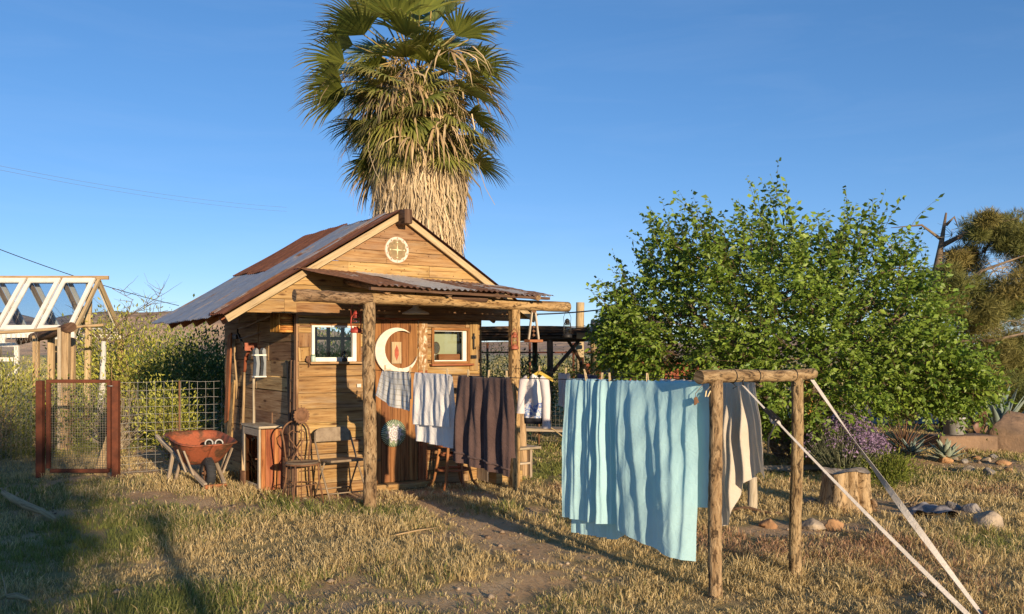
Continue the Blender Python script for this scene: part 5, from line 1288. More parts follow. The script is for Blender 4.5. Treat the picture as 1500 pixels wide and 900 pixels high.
# straps that stay the frame
def strap(label, a, b, w, tw0, tw1, buckle, slack=.03):
    a, b = V(a), V(b); d = (b - a).normalized(); t = thing('strap', label, 'strap', V((b.x, b.y, 0)))
    sd0 = d.cross(Z).normalized(); up = sd0.cross(d)
    def fn(u, v):
        an = tw0 + (tw1 - tw0) * smooth(u); q = sd0 * math.cos(an) + up * math.sin(an)
        return a.lerp(b, u) + q * (v - .5) * w - Z * slack * 4 * u * (1 - u)
    mb = MB(); mb.grid(fn, 60, 2, smooth=False); mb.build('webbing', M['strap'], t, solid=.0025)
    if buckle:
        u0 = buckle; p = a.lerp(b, u0); mb = MB(); q = sd0 * math.cos(tw0) + up * math.sin(tw0); nn = d.cross(q)
        for sg in (-1, 1): mb.box(p + q * sg * .034, d * .055, q * .003, nn * .014)
        mb.tube([p - q * .04 + d * .02, p + q * .04 + d * .02], .010, 8); mb.tube([p - q * .045 - d * .045, p + q * .045 - d * .045], .006, 8)
        mb.box(p - d * .06 - q * .01 + nn * .012, d * .05, q * .026, nn * .006)
        mb.build('ratchet_buckle', M['iron'], t)
        mb = MB(); mb.tube([p + d * .00 + nn * .014, p + d * .035 + nn * .028, p + d * .065 + nn * .024, p + d * .075 + nn * .0], .016, 6); mb.build('webbing_roll', M['strap'], t)
        mb = MB(); mb.tube([p + q * .02 + d * .06, p + q * .05 - Z * .06 + d * .05, p + q * .05 - Z * .16, p + q * .06 - Z * .26], .006, 5); mb.build('loose_end', M['darkwire'], t)
    mb = MB(); mb.tube([a, a + (C(.42, 1.48) - C(.42, 1.48)) + Z * .05], .006, 6); mb.build('hook', M['iron'], t)
    mb = MB(); mb.tube([b + Z * .05, V((b.x, b.y, -.12))], .014, 8); mb.build('ground_peg', M['brownrust'], t)
a = C(.235, 1.415) - N * .03; e = P(1420, 900, 4.82); b = a + (e - a) * ((a.z - .02) / (a.z - e.z))
strap('white webbing strap with a ratchet buckle, fixed mid crossbar and crossing the frame post', a, b, .043, .30, -.15, .135, .022)
a = C(1.0, 1.44) - N * .02; e = P(1415, 868, 5.52); b = a + (e - a) * ((a.z - .02) / (a.z - e.z))
strap('twisted white webbing strap without a buckle running from the crossbar end to the ground', a, b, .043, .05, 3.2, None, .022)
# ------------------------------------------------------------------ foliage tools
def unit(a): return a / (np.linalg.norm(a, axis=-1, keepdims=True) + 1e-9)
def leaf_arrays(c, d, s, asp, col, fold=.18, droop=.0):
    n = len(c); d = unit(d); r = unit(RNG.normal(0, 1, (n, 3))); sd = unit(np.cross(d, r)); nn = np.cross(sd, d)
    s = np.asarray(s).reshape(-1, 1) * np.ones((n, 1))
    m = c + d * s * .45
    v = np.stack([c, m + sd * s * asp + nn * s * fold, c + d * s - np.array([0, 0, 1]) * s * droop, m - sd * s * asp + nn * s * fold], 1).reshape(-1, 3)
    f = np.arange(n * 4).reshape(-1, 4)
    # two triangles with the fold on the midrib
    t = np.concatenate([f[:, [0, 2, 1]][:, ::-1], f[:, [0, 3, 2]][:, ::-1]])
    return v, t, np.repeat(col, 4, 0)
def leaf_obj(name, c, d, s, asp, col, mat, parent=None, base=None, fold=.18, droop=0.0):
    v, t, k = leaf_arrays(np.asarray(c), np.asarray(d), s, asp, col, fold, droop)
    return bulk(name, v, None, mat, parent, base, color=k, tris=t)
def cmix(a, b, n, lo=.75, hi=1.2, p=1.0):
    t = (RNG.random((n, 1)) ** p); return (np.array(a) * (1 - t) + np.array(b) * t) * RNG.uniform(lo, hi, (n, 1))
def twig(mb, p0, p1, r0, r1, n=5, bend=.08, seg=4, tone=.5, grav=0.0):
    p0, p1 = V(p0), V(p1); L = (p1 - p0).length; a = V((rnd(-1, 1), rnd(-1, 1), rnd(-1, 1))) * bend * L
    mb.tube([p0.lerp(p1, i / n) + a * math.sin(math.pi * i / n) - Z * grav * (i / n) ** 2 * L + V((rnd(-1, 1), rnd(-1, 1), rnd(-1, 1))) * bend * L * .12 * (0 < i < n) for i in range(n + 1)], [r0 + (r1 - r0) * i / n for i in range(n + 1)], seg, tone, False)

def shrub(name, label, cat, c, rx, ry, h, n, size, colA, colB, asp=.22, group=None, clumps=40, stem=True, mat='leaf', up=.5, zmin=.05, stems=9, spread=.16):
    c = V(c); root = thing(name, label, cat, c, group)
    k = RNG.normal(0, 1, (clumps, 3)); k = unit(k) * RNG.random((clumps, 1)) ** .45
    cen = np.array([c.x, c.y, c.z + h * .5]) + k * np.array([rx, ry, h * .5]) * (1 - spread * .5)
    cen[:, 2] = np.maximum(cen[:, 2], c.z + zmin)
    w = RNG.integers(0, clumps, n); ms = max(.05, min(rx, ry, h * .5) * spread * 1.7)
    pos = cen[w] + RNG.normal(0, 1, (n, 3)) * ms * np.array([1, 1, .9]); pos[:, 2] = np.maximum(pos[:, 2], c.z + .02)
    out = unit(pos - np.array([c.x, c.y, c.z + h * .3])) + RNG.normal(0, .7, (n, 3)) + np.array([0, 0, up])
    ck = RNG.random((clumps, 1)); col = cmix(colA, colB, n) * (.78 + .44 * ck[w])
    leaf_obj('foliage', pos, out, size * RNG.uniform(.6, 1.3, n), asp, col, M[mat], root)
    if stem:
        mb = MB()
        for i in range(stems):
            q = cen[RNG.integers(0, clumps)]; twig(mb, c + V((rnd(-.1, .1) * rx, rnd(-.1, .1) * ry, -.03)), V(q), .016 * max(.5, h / 1.5), .004, 5, .1)
            for j in range(4):
                q2 = cen[RNG.integers(0, clumps)]; twig(mb, V(q).lerp(c, .4), V(q2), .006, .002, 4, .15, 3)
        mb.build('stem', M['postwood'], root)
    return root

# ------------------------------------------------------------------ the fan palm behind the shed
def palm():
    global RNG
    random.seed(PALM_SEED); RNG = np.random.default_rng(PALM_SEED)
    base = V((-1.42, 15.0, 0)); top_ = V((-1.62, 15.0, 6.35))
    root = thing('palm_tree', 'tall fan palm with a shaggy skirt of dead straw fronds behind the shed', 'palm', base)
    mb = MB(); mb.tube([base.lerp(top_, i / 12) - Z * .1 * (i == 0) for i in range(13)], [.40 - .012 * i for i in range(13)], 16, .5, True, .03); mb.build('trunk', M['bark'], root)
    # skirt of dead hanging strips
    n = 15000; u = RNG.random(n) ** .8; z = 1.4 + 3.9 * u; th = RNG.uniform(0, 6.283, n)
    rs = .40 + .16 * smooth_np((z - 1.2) / 2.6) + .10 * smooth_np((z - 3.6) / 1.2) + RNG.uniform(-.10, .10, n)
    fx = (top_.x - base.x) / top_.z
    L = RNG.uniform(.25, .75, n); w = RNG.uniform(.006, .017, n)
    er = np.stack([np.cos(th), np.sin(th), 0 * th], 1); et = np.stack([-np.sin(th), np.cos(th), 0 * th], 1)
    p0 = np.stack([base.x + fx * z, base.y + 0 * z, z], 1) + er * rs[:, None]
    p1 = p0 - np.array([0, 0, 1]) * (L * .55)[:, None] + er * RNG.uniform(.0, .07, n)[:, None] + et * RNG.normal(0, .05, n)[:, None]
    p2 = p1 - np.array([0, 0, 1]) * (L * .5)[:, None] + er * RNG.uniform(-.06, .10, n)[:, None] + et * RNG.normal(0, .07, n)[:, None]
    sw = et * w[:, None] + er * (RNG.uniform(-.8, .8, n) * w)[:, None]
    v = np.stack([p0 - sw, p0 + sw, p1 + sw, p1 - sw, p2], 1).reshape(-1, 3); o = np.arange(n)[:, None] * 5
    ck = vnoise(th * 3, z * 1.2, .8, 4)[:, None]
    col = cmix((.72, .57, .37), (.42, .31, .18), n) * (.7 + .6 * ck)
    bulk('frond_skirt', v, o + np.array([[0, 1, 2, 3]]), M['straw'], root, color=np.repeat(col, 5, 0), tris=o + np.array([[3, 2, 4]]))
    # fans
    VV = []; QQ = []; TT = []; CC = []; PET = MB(); DV = [[], [], [], []]
    off = [0, 0]
    def fan(org, d, plen, R, droop, nseg, colA, colB, dead, spreadA=2.3, curl=.0):
        d = d.normalized(); sd = d.cross(Z); sd = sd.normalized() if sd.length > .05 else V((1, 0, 0)); up = sd.cross(d)
        roll = rnd(-.5, .5); sd, up = sd * math.cos(roll) + up * math.sin(roll), up * math.cos(roll) - sd * math.sin(roll)
        hub = org + d * plen - Z * plen * plen * .10
        if not dead or rnd(0, 1) < .4: PET.tube([org, org.lerp(hub, .5) + Z * .03, hub], [.020, .015, .011], 5, .3, False)
        vs, qs, ts, cs = (VV, QQ, TT, CC) if not dead else (DV[0], DV[1], DV[2], DV[3])
        for k in range(nseg):
            if dead and rnd(0, 1) < .25: continue
            a = (k / (nseg - 1) - .5) * 2 * spreadA * .5 * 1.0 + rnd(-.03, .03)
            cr = math.cos(a); sr = math.sin(a)
            dir_ = (d * cr + sd * sr + up * .12 * (1 - cr)).normalized()
            Rk = R * (.80 + .2 * math.cos(a * .8)) * rnd(.85, 1.08); w = .021 * R / .9 * (.8 if dead else 1)
            pts = []; p = V(hub); dd = V(dir_)
            for j in range(5):
                pts.append(V(p)); g = droop * (.10 if j < 2 else .42 if j < 3 else .85) * rnd(.75, 1.25)
                dd = (dd - Z * g + V((rnd(-1, 1), rnd(-1, 1), rnd(-1, 1))) * curl).normalized(); p = p + dd * Rk / 4
            nrm = dir_.cross(up).normalized()
            b = len(vs)
            ws = [.35, .95, 1.0, .6, .0]
            for j in range(4): vs.append(pts[j] - nrm * w * ws[j]); vs.append(pts[j] + nrm * w * ws[j])
            vs.append(pts[4])
            for j in range(3): qs.append((b + 2 * j, b + 2 * j + 1, b + 2 * j + 3, b + 2 * j + 2))
            ts.append((b + 6, b + 7, b + 8))
            t = rnd(0, 1); f = rnd(.75, 1.2); c1 = [(colA[i] * t + colB[i] * (1 - t)) * f for i in range(3)]
            tip = (.40, .32, .12) if not dead else c1
            for j in range(9):
                q = 1 if (j >= 8) else (.35 if j >= 6 else 0)
                cs.append([c1[i] * (1 - q) + tip[i] * q for i in range(3)])
    G1, G2 = (.28, .31, .065), (.12, .155, .038)
    for i in range(84):
        f = i / 83; el = math.radians(86 - 152 * f ** .62); az = i * 2.39996 + rnd(-.3, .3)
        org = top_ + Z * (.35 - 1.35 * f) + V((math.cos(az), math.sin(az), 0)) * .22
        d = V((math.cos(az) * math.cos(el), math.sin(az) * math.cos(el), math.sin(el)))
        fan(org, d, rnd(.7, 1.08) * (1 if f < .35 else 1 - .75 * (f - .35)), rnd(.78, 1.0) * (1 if f < .5 else 1 - .35 * (f - .5)), .30 + .35 * f + rnd(-.08, .15), 26, G1, G2, False)
    for i in range(62):
        az = i * 2.39996 + rnd(-.4, .4); hi = i < 22; el = math.radians(rnd(-20, 30) if hi else rnd(-78, 0)); org = top_ - Z * (rnd(-.35, .25) if hi else rnd(-.05, 1.35)) + V((math.cos(az), math.sin(az), 0)) * .30
        d = V((math.cos(az) * math.cos(el), math.sin(az) * math.cos(el), math.sin(el)))
        fan(org, d, rnd(.25, .6) if hi else rnd(.25, .75), rnd(.6, .9), rnd(.35, .9), 24, (.34, .35, .07), (.15, .185, .042), False, 2.5)
    for i in range(85):
        az = i * 2.39996 + rnd(-.5, .5); el = math.radians(rnd(-75, -5)); org = top_ - Z * rnd(-.45, 1.25) + V((math.cos(az), math.sin(az), 0)) * .35
        d = V((math.cos(az) * math.cos(el), math.sin(az) * math.cos(el), math.sin(el)))
        fan(org, d, rnd(.25, .85), rnd(.5, 1.15), rnd(1.0, 1.7), 11, (.60, .45, .26), (.40, .27, .14), True, 1.6, .16)
    for i in range(70):         # long torn strands dangling from the crown
        a = rnd(0, 6.283); r = rnd(.45, 1.25); p = top_ + V((math.cos(a) * r, math.sin(a) * r, rnd(-.9, .35) - .25 * r)); b = len(DV[0]); w = rnd(.006, .016); n_ = V((rnd(-1, 1), rnd(-1, 1), 0)).normalized(); L_ = rnd(.5, 1.3); ph = rnd(0, 6)
        for j in range(5):
            q = p - Z * L_ * j / 4 + V((math.sin(ph + j * 1.1), math.cos(ph + j * 1.3), 0)) * .05 * j; wj = w * (1 - j * .17); DV[0].append(q - n_ * wj); DV[0].append(q + n_ * wj)
        c_ = rnd(.7, 1.1); DV[3].extend([[.66 * c_, .50 * c_, .31 * c_]] * 10)
        for j in range(4): DV[1].append((b + 2 * j, b + 2 * j + 1, b + 2 * j + 3, b + 2 * j + 2))
    bulk('crown', np.array([tuple(p) for p in VV]), np.array(QQ), M['frond'], root, color=np.array(CC), tris=np.array(TT))
    bulk('dead_frond', np.array([tuple(p) for p in DV[0]]), np.array(DV[1]), M['straw'], root, color=np.array(DV[3]), tris=np.array(DV[2]))['kind'] = 'stuff'
    PET.build('frond_stalk', plain('stalk', (.34, .24, .08), .2, 6, .5, c2=(.16, .15, .04)), root)['kind'] = 'stuff'
def smooth_np(x): x = np.clip(x, 0, 1); return x * x * (3 - 2 * x)
PALM_SEED = 3
palm()
random.seed(5); RNG = np.random.default_rng(5)

# ------------------------------------------------------------------ the broad leafy tree
M['twigbark'] = wood('grey_brown_bark', (.07, .05, .035), (.16, .12, .08), (.25, .19, .13), grain=(6, 20), knots=False)
def big_tree():
    Y0 = 13.4; base = V((4.35, 13.5, 0))
    root = thing('leafy_tree', 'broad bright green leafy tree behind the clothesline frame', 'tree', base)
    tp = [(885, 500), (893, 465), (905, 430), (922, 400), (935, 440), (952, 400), (975, 298), (990, 340), (1005, 345), (1025, 298), (1050, 350), (1090, 335), (1125, 275), (1145, 345), (1170, 355), (1190, 345), (1230, 345), (1268, 288), (1285, 335), (1305, 385), (1330, 428), (1360, 468), (1390, 515), (1430, 560)]
    bt = [(885, 505), (930, 545), (1000, 555), (1100, 600), (1180, 640), (1230, 600), (1290, 588), (1350, 592), (1400, 578), (1450, 540)]
    tx, ty = zip(*tp); bx, by = zip(*bt)
    n = 5400
    px = RNG.uniform(898, 1390, n); yt = np.interp(px, tx, ty) + 22; yb = np.interp(px, bx, by)
    v = RNG.random(n) ** .9; py = yt + 16 + (yb - yt - 16) * v
    dep = 1.9 * np.sqrt(np.clip(1 - ((px - 1170) / 290) ** 2, .02, 1)) * np.sqrt(np.clip(1 - (2 * np.clip(v, .0, 1) - 1.1) ** 2 * .75, .1, 1))
    w = RNG.uniform(-1, 1, n); w = np.sign(w) * np.abs(w) ** .6
    c = np.stack([(px - CX) / F * Y0, Y0 + w * dep, H - (py - HY) / F * Y0], 1)
    cen = np.array([4.35, 13.4, 1.6])
    d = unit(c - cen) * .8 + RNG.normal(0, .45, (n, 3)); d[:, 2] += .35 + 1.5 * (v < .12); d[:, 2] -= .5 * (v > .8); d = unit(d)
    Ls = RNG.uniform(.25, .52, n) * (1 + .9 * (v < .10))
    keepd = vnoise(c[:, 0] * 1.0, c[:, 2] * 1.0 + w * 2, .42, 8); ok = keepd > .29
    c, d, Ls, v = c[ok], d[ok], Ls[ok], v[ok]; n = len(c)
    k = 15; s = np.linspace(.05, 1.0, k)[None, :] + RNG.uniform(-.03, .03, (n, k))
    bend = np.stack([np.zeros(n), np.zeros(n), -.16 * Ls], 1)
    pos = c[:, None, :] + d[:, None, :] * (Ls[:, None] * s)[..., None] + bend[:, None, :] * (s ** 2)[..., None]
    sidea = unit(np.cross(d, np.array([0, 0, 1.0]))); alt = np.where(np.arange(k) % 2 == 0, 1, -1)
    ld = d[:, None, :] * .55 + sidea[:, None, :] * (alt[None, :, None] * .75) + RNG.normal(0, .45, (n, k, 3)) + np.array([0, 0, -.22])
    sz = (.042 + .080 * RNG.random((n, k)) ** 1.4) * (1 + .35 * (v < .14))[:, None] * (1.1 - .35 * s)
    sh = RNG.random((n, 1, 1)); t = np.clip(sh * .7 + RNG.random((n, k, 1)) * .4, 0, 1)
    col = (np.array([.095, .175, .022]) * (1 - t) + np.array([.26, .35, .05]) * t) * RNG.uniform(.65, 1.25, (n, k, 1))
    leaf_obj('crown', pos.reshape(-1, 3), ld.reshape(-1, 3), sz.reshape(-1), .27, col.reshape(-1, 3), M['leaf'], root, fold=.10, droop=.12)
    mb = MB()
    for i in range(n):
        if i % 4 == 0 or v[i] < .12: a = V(c[i]) - V(d[i]) * .25; mb.tube([a, V(c[i] + d[i] * Ls[i] * .5), V(c[i] + d[i] * Ls[i]) - Z * .16 * Ls[i]], [.004, .003, .001], 3, .4, False)
    mb.build('twig', M['darkwood'], root)['kind'] = 'stuff'
    mb = MB()
    for i in range(9):
        q = c[RNG.integers(0, n)]; a = base + V((rnd(-.2, .2), rnd(-.2, .2), -.1)); e = V((4.35 + (i - 4) * .45, 13.4 + rnd(-.7, .7), rnd(1.9, 2.8)))
        twig(mb, a, e, .075, .035, 8, .08, 8, rnd(.3, .7))
        for j in range(9):
            q = V(c[RNG.integers(0, n)])
            if (q - e).length < 2.2: twig(mb, e.lerp(a, rnd(0, .35)), q, .026, .006, 6, .1, 5, rnd(.3, .8))
    mb.build('trunk', M['twigbark'], root)
big_tree()

# ------------------------------------------------------------------ the half dead pine beyond it
def pine():
    Y = 18.6; K = lambda px, py, dy=0: P(px, py, Y) + V((0, dy, 0))
    base = V(((1392 - CX) / F * Y, Y, 0)); root = thing('pine_tree', 'half dead pine with a bare grey spire and brownish needles beyond the leafy tree', 'tree', base)
    mb = MB(); mb.tube([base - Z * .1, K(1378, 540), K(1362, 455), K(1372, 400), K(1380, 350), K(1386, 312)], [.20, .16, .13, .09, .05, .02], 12, .6, True, .05)
    limbs = [((1364, 470), (1420, 440), (1480, 405), .5), ((1364, 500), (1440, 500), (1520, 480), -.5), ((1366, 450), (1420, 400), (1470, 380), -.8), ((1375, 395), (1420, 372), (1450, 345), .8), ((1370, 520), (1450, 545), (1530, 540), .9), ((1372, 430), (1330, 420), (1300, 400), .3), ((1378, 540), (1330, 560), (1300, 560), -.3), ((1380, 360), (1440, 330), (1500, 318), .2), ((1370, 430), (1460, 430), (1540, 420), 1.2)]
    for a, b, e, dy in limbs: mb.tube([K(*a), K(*b, dy * .6), K(*e, dy)], [.055, .035, .012], 8, .6)
    for a, b, e in (((1380, 352), (1350, 330), (1305, 334)), ((1386, 330), (1398, 318), (1404, 335)), ((1378, 372), (1405, 368), (1440, 372)), ((1440, 370), (1452, 350), (1440, 378))): mb.tube([K(*a), K(*b), K(*e)], [.035, .022, .006], 6, .7)
    mb.build('trunk', M['twigbark'], root)
    tw = MB()
    def spray(px, py, n, L, g):
        o = K(px, py, rnd(-.5, .5))
        for i in range(n):
            d = V((rnd(-1, 1), rnd(-.6, .6), rnd(-.5, .7))).normalized() * L * rnd(.4, 1); twig(tw, o, o + d, .007, .002, 5, .2, 3, .8, g)
    for p in ((1455, 395), (1475, 385), (1440, 400), (1490, 400), (1470, 365), (1430, 410)): spray(*p, 18, .75, .5)
    for p in ((1320, 380), (1335, 395), (1310, 360), (1350, 350), (1395, 345), (1480, 470), (1450, 480)): spray(*p, 9, .6, .25)
    tw.build('twig', M['greywood'], root)['kind'] = 'stuff'
    blobs = [(1415, 330, 12), (1440, 335, 26), (1460, 345, 30), (1490, 332, 30), (1515, 340, 40), (1425, 375, 22), (1500, 375, 30), (1520, 400, 35), (1400, 410, 24), (1425, 430, 30), (1395, 440, 26), (1455, 425, 26), (1380, 460, 22), (1420, 460, 26), (1460, 515, 30), (1490, 505, 36), (1440, 540, 34), (1480, 555, 40), (1515, 540, 45), (1400, 560, 34), (1450, 575, 34), (1500, 580, 34), (1350, 560, 30), (1410, 520, 24), (1350, 420, 16), (1520, 450, 22), (1500, 600, 24), (1330, 600, 24), (1345, 445, 20), (1365, 425, 18), (1385, 405, 16), (1400, 380, 15), (1340, 480, 24), (1370, 500, 26), (1440, 385, 26), (1475, 365, 26), (1465, 465, 30), (1495, 440, 32), (1435, 480, 28), (1500, 540, 36), (1455, 550, 34), (1410, 350, 12), (1380, 540, 30), (1470, 600, 30), (1530, 500, 40)]
    cs = []; tone = []
    for (px, py, r) in blobs:
        m_ = int(r * 2.6); R = r / F * Y
        o = np.array(K(px, py, rnd(-1.0, 1.0))) + unit(RNG.normal(0, 1, (m_, 3))) * (RNG.random((m_, 1)) ** .5) * R * np.array([1.15, 1.3, .85])
        cs.append(o); tone.append(np.full(m_, rnd(0, 1)))
    cs = np.concatenate(cs); tone = np.concatenate(tone); n = len(cs); k = 52
    d = unit(RNG.normal(0, 1, (n, k, 3)) + np.array([0, 0, .35])); pos = cs[:, None, :] + d * .03
    col = (np.array([.25, .205, .065])[None, None] * tone[:, None, None] + np.array([.14, .165, .045]) * (1 - tone[:, None, None])) * RNG.uniform(.65, 1.3, (n, k, 1))
    leaf_obj('crown', pos.reshape(-1, 3), d.reshape(-1, 3), RNG.uniform(.09, .19, n * k), .032, col.reshape(-1, 3), M['needle'], root, fold=.02)
pine()

# ------------------------------------------------------------------ shrubs of the garden
LG = 'shrubs behind the wire fence'
OL, YG, DK = (.32, .345, .06), (.50, .47, .09), (.06, .105, .03)
shrub('creosote_bush', 'tall olive green bush right behind the rusty gate', 'shrub', G(150, 640) + V((-.2, 3.2, 0)), 1.5, 1.2, 2.35, 5200, .08, OL, (.09, .11, .025), .2, LG, 70, spread=.15)
shrub('creosote_bush', 'yellowish green bush between the gate and the dark bush', 'shrub', V((-7.4, 17.2, 0)), 1.45, 1.1, 2.3, 5200, .08, YG, OL, .2, LG, 70, spread=.15)
shrub('dark_bush', 'dark green dense bush touching the shed eave line behind the fence', 'shrub', V((-5.75, 16.6, 0)), 1.1, 1.1, 2.1, 6500, .07, (.09, .14, .03), DK, .25, LG, 60, spread=.17)
shrub('creosote_bush', 'leafy yellow green bush low against the wire fence behind the wheelbarrow', 'shrub', V((-5.35, 13.9, 0)), .55, .5, 1.3, 2400, .06, YG, OL, .2, LG, 40, spread=.2)
shrub('creosote_bush', 'pale olive bush with bare tips beside the shed wall', 'shrub', V((-6.6, 19.5, 0)), 1.6, 1.0, 1.75, 3600, .08, (.26, .23, .09), OL, .2, LG, 70, spread=.15)
shrub('creosote_bush', 'olive bush in front of the greenhouse wall', 'shrub', V((-8.7, 14.9, 0)), .9, .5, 1.55, 3000, .07, YG, OL, .2, LG, 50, spread=.17)
shrub('creosote_bush', 'low green bush under the log beam of the pergola', 'shrub', V((-7.35, 14.6, 0)), .7, .5, 1.2, 2000, .065, OL, (.10, .13, .03), .22, LG, 40, spread=.2)
shrub('creosote_bush', 'greyish olive bush filling the enclosure behind the chain link fence', 'shrub', V((-7.9, 13.4, 0)), 1.1, .6, .95, 4200, .045, (.24, .23, .085), (.12, .14, .04), .2, LG, 60, spread=.2)
shrub('creosote_bush', 'olive bush beyond the greenhouse end', 'shrub', V((-9.2, 19.6, 0)), 1.3, 1.0, 2.1, 3600, .055, OL, YG, .2, LG, 60, spread=.15)
mb = MB(); c = V((-6.7, 15.0, 0))
for i in range(150):
    a = rnd(0, 6.28); e = c + V((math.cos(a) * rnd(.2, .85), math.sin(a) * rnd(.2, .6), rnd(.4, 1.15))); twig(mb, c + V((rnd(-.15, .15), rnd(-.1, .1), 0)), e, .009, .002, 6, .12, 3, rnd(.4, 1))
top(mb, 'bare_bush', M['greywood'], 'leafless tangle of grey twigs behind the fence beside the gate', 'shrub', c)
# bare little tree with a whitish trunk
c = V((-7.65, 16.3, 0)); bt_ = thing('bare_tree', 'leafless little tree with a whitish trunk and a fan of thin branches', 'tree', c)
mb = MB(); fk_ = P(152, 500, 16.3); mb.tube([c - Z * .1, P(150, 570, 16.3), fk_], [.065, .058, .045], 10, .9, True, .06); mb.build('trunk', M['dirtwhite'], bt_)
mb = MB()
for (a, b, e, r) in (((152, 500), (185, 470), (238, 440), .04), ((152, 500), (120, 480), (75, 470), .035), ((185, 470), (200, 440), (177, 425), .02), ((152, 505), (185, 495), (215, 480), .03), ((195, 465), (220, 462), (250, 455), .014), ((200, 458), (225, 440), (232, 418), .013), ((152, 500), (150, 470), (138, 445), .03), ((120, 480), (100, 460), (92, 440), .014)):
    dy = rnd(-.5, .5); A, B, E = P(*a, 16.3), P(*b, 16.3) + V((0, dy * .5, 0)), P(*e, 16.3) + V((0, dy, 0)); mb.tube([A, B, E], [r * .5, r * .3, .004], 6, .5, False)
    for j in range(11):
        q = (A.lerp(B, rnd(.3, 1)) if rnd(0, 1) < .4 else B.lerp(E, rnd(0, 1))); twig(mb, q, q + V((rnd(-.45, .6), rnd(-.4, .4), rnd(-.15, .5))) * .8, .006, .0015, 5, .15, 3, .5)
mb.build('crown', M['twigbark'], bt_)
# behind the shed and the ramada
BG = 'shrubs beyond the porch'
for (x, y, rx, h, n, A, B, lb) in ((-.5, 18.5, .8, 1.3, 3000, OL, DK, 'dark green bush seen low beside the shed corner'), (.45, 17.0, .42, 1.75, 2600, (.05, .08, .02), DK, 'dark leafy climber by the ramada post'), (1.75, 22.0, .75, 1.5, 3000, (.12, .19, .03), OL, 'fresh green bush under the ramada'), (-.9, 25.0, 1.6, 1.9, 3200, (.20, .19, .06), OL, 'olive bush far behind the squared porch post'), (1.2, 29.0, 1.4, 1.4, 2500, (.22, .21, .06), OL, 'olive bush beyond the rusty pipe fence'), (3.1, 30, 1.5, 1.5, 2500, (.24, .2, .07), OL, 'brownish olive bush beyond the ramada posts'), (-2.9, 21.0, 1.4, 2.0, 3000, OL, DK, 'dark olive bush behind the shed')):
    shrub('garden_bush', lb, 'shrub', V((x, y, 0)), rx, rx, h, n, .06, A, B, .24, BG, 40, spread=.18)
# the view through the shed's back window: bushes behind it
shrub('garden_bush', 'tall green bush seen through the many paned window', 'shrub', V((-3.3, 17.5, 0)), 1.6, 1.0, 2.25, 11000, .07, YG, (.2, .26, .06), .22, BG, 60, spread=.15)
# lavender
c = G(1236, 694); lv = thing('lavender_bush', 'grey green lavender bush with purple flower spikes behind the stump', 'shrub', c)
n = 900; a = RNG.uniform(0, 6.283, n); r = RNG.random(n) ** .6; e = np.stack([c.x + np.cos(a) * r * .62, c.y + np.sin(a) * r * .45, .35 + .45 * (1 - r * r) * RNG.uniform(.7, 1.1, n)], 1); b0_ = np.stack([c.x + np.cos(a) * r * .2, c.y + np.sin(a) * r * .15, 0 * a], 1)
leaf_obj('stalk', b0_, e - b0_, np.linalg.norm(e - b0_, axis=1), .010, cmix((.26, .26, .16), (.15, .16, .09), n), M['needle'], lv, fold=.0)['kind'] = 'stuff'
k = 9; pos = (e[:, None, :] + RNG.normal(0, .018, (n, k, 3)) + np.array([0, 0, 1]) * RNG.uniform(-.10, .03, (n, k, 1))); sel = RNG.random(n) < np.clip((e[:, 0] - c.x + .45) * 1.2, .12, .9); pos = pos[sel].reshape(-1, 3)
leaf_obj('flower_spike', pos, RNG.normal(0, 1, pos.shape), RNG.uniform(.018, .04, len(pos)), .3, cmix((.34, .22, .36), (.22, .16, .24), len(pos)), M['needle'], lv)['kind'] = 'stuff'
pos = b0_ + (e - b0_) * RNG.uniform(.1, .8, (n, 1)); leaf_obj('foliage', np.repeat(pos, 4, 0), RNG.normal(0, 1, (n * 4, 3)) + np.array([0, 0, .8]), RNG.uniform(.03, .07, n * 4), .14, cmix((.20, .22, .12), (.11, .13, .06), n * 4), M['needle'], lv)
c = V((4.1, 12.8, 0))
shrub('dry_bush', 'twiggy mauve grey bush beside the lavender and the orange post', 'shrub', c, .45, .35, .6, 1500, .05, (.28, .21, .19), (.16, .14, .09), .1, None, 40, mat='needle', stems=22)
shrub('weed_clump', 'bright yellow green weeds at the foot of the lavender', 'shrub', G(1297, 716), .38, .3, .42, 2200, .05, (.25, .27, .05), (.14, .18, .035), .12, None, 40, mat='grassm', up=1.2, stem=False)

def rosette(name, label, cat, c, n, L, w, th, colA, colB, el0, el1, curl=.12, mat='succ'):
    c = V(c); root = thing(name, label, cat, c); 
    for i in range(n):
        az = i * 2.39996 + rnd(-.15, .15); f = i / max(1, n - 1); el = math.radians(el0 + (el1 - el0) * f + rnd(-5, 5)); l = L * rnd(.85, 1.1)
        h = V((math.cos(az), math.sin(az), 0)); d = h * math.cos(el) + Z * math.sin(el); sd = V((-h.y, h.x, 0)); up = sd.cross(d) * -1
        mb = MB(); k = rnd(0, 1)
        def fn(u, v):
            a = u * 2 * math.pi; q = v; ww = w * (.55 + .75 * q if q < .45 else .89 * (1 - ((q - .45) / .55) ** 1.7)) ; tt = th * (1 - q) * (1 if q < .9 else .6) + .002
            return c + d * l * q + sd * ww * math.cos(a) + up * (tt * math.sin(a) + (abs(math.cos(a)) ** 2) * ww * .25) + h * curl * l * q * q - Z * curl * l * q * q * .3
        mb.grid(fn, 10, 10, k); o = mb.build('leaf', M[mat] if mat != 'succ' else SUCC[cat], root)
SUCC = {}
def succ(name, a, b):
    m, nt = new_mat(name); p = objmap(nt)
    c = mix(nt, attr(nt, 'tone'), a, b); c = mix(nt, ramp(nt, noise(nt, p, 9, 4), [(.4, (0, 0, 0)), (.7, (.5, .5, .5))]), c, (a[0] * .6, a[1] * .6, a[2] * .55))
    finish(nt, c, .5, 0, None, spec=.3); return m
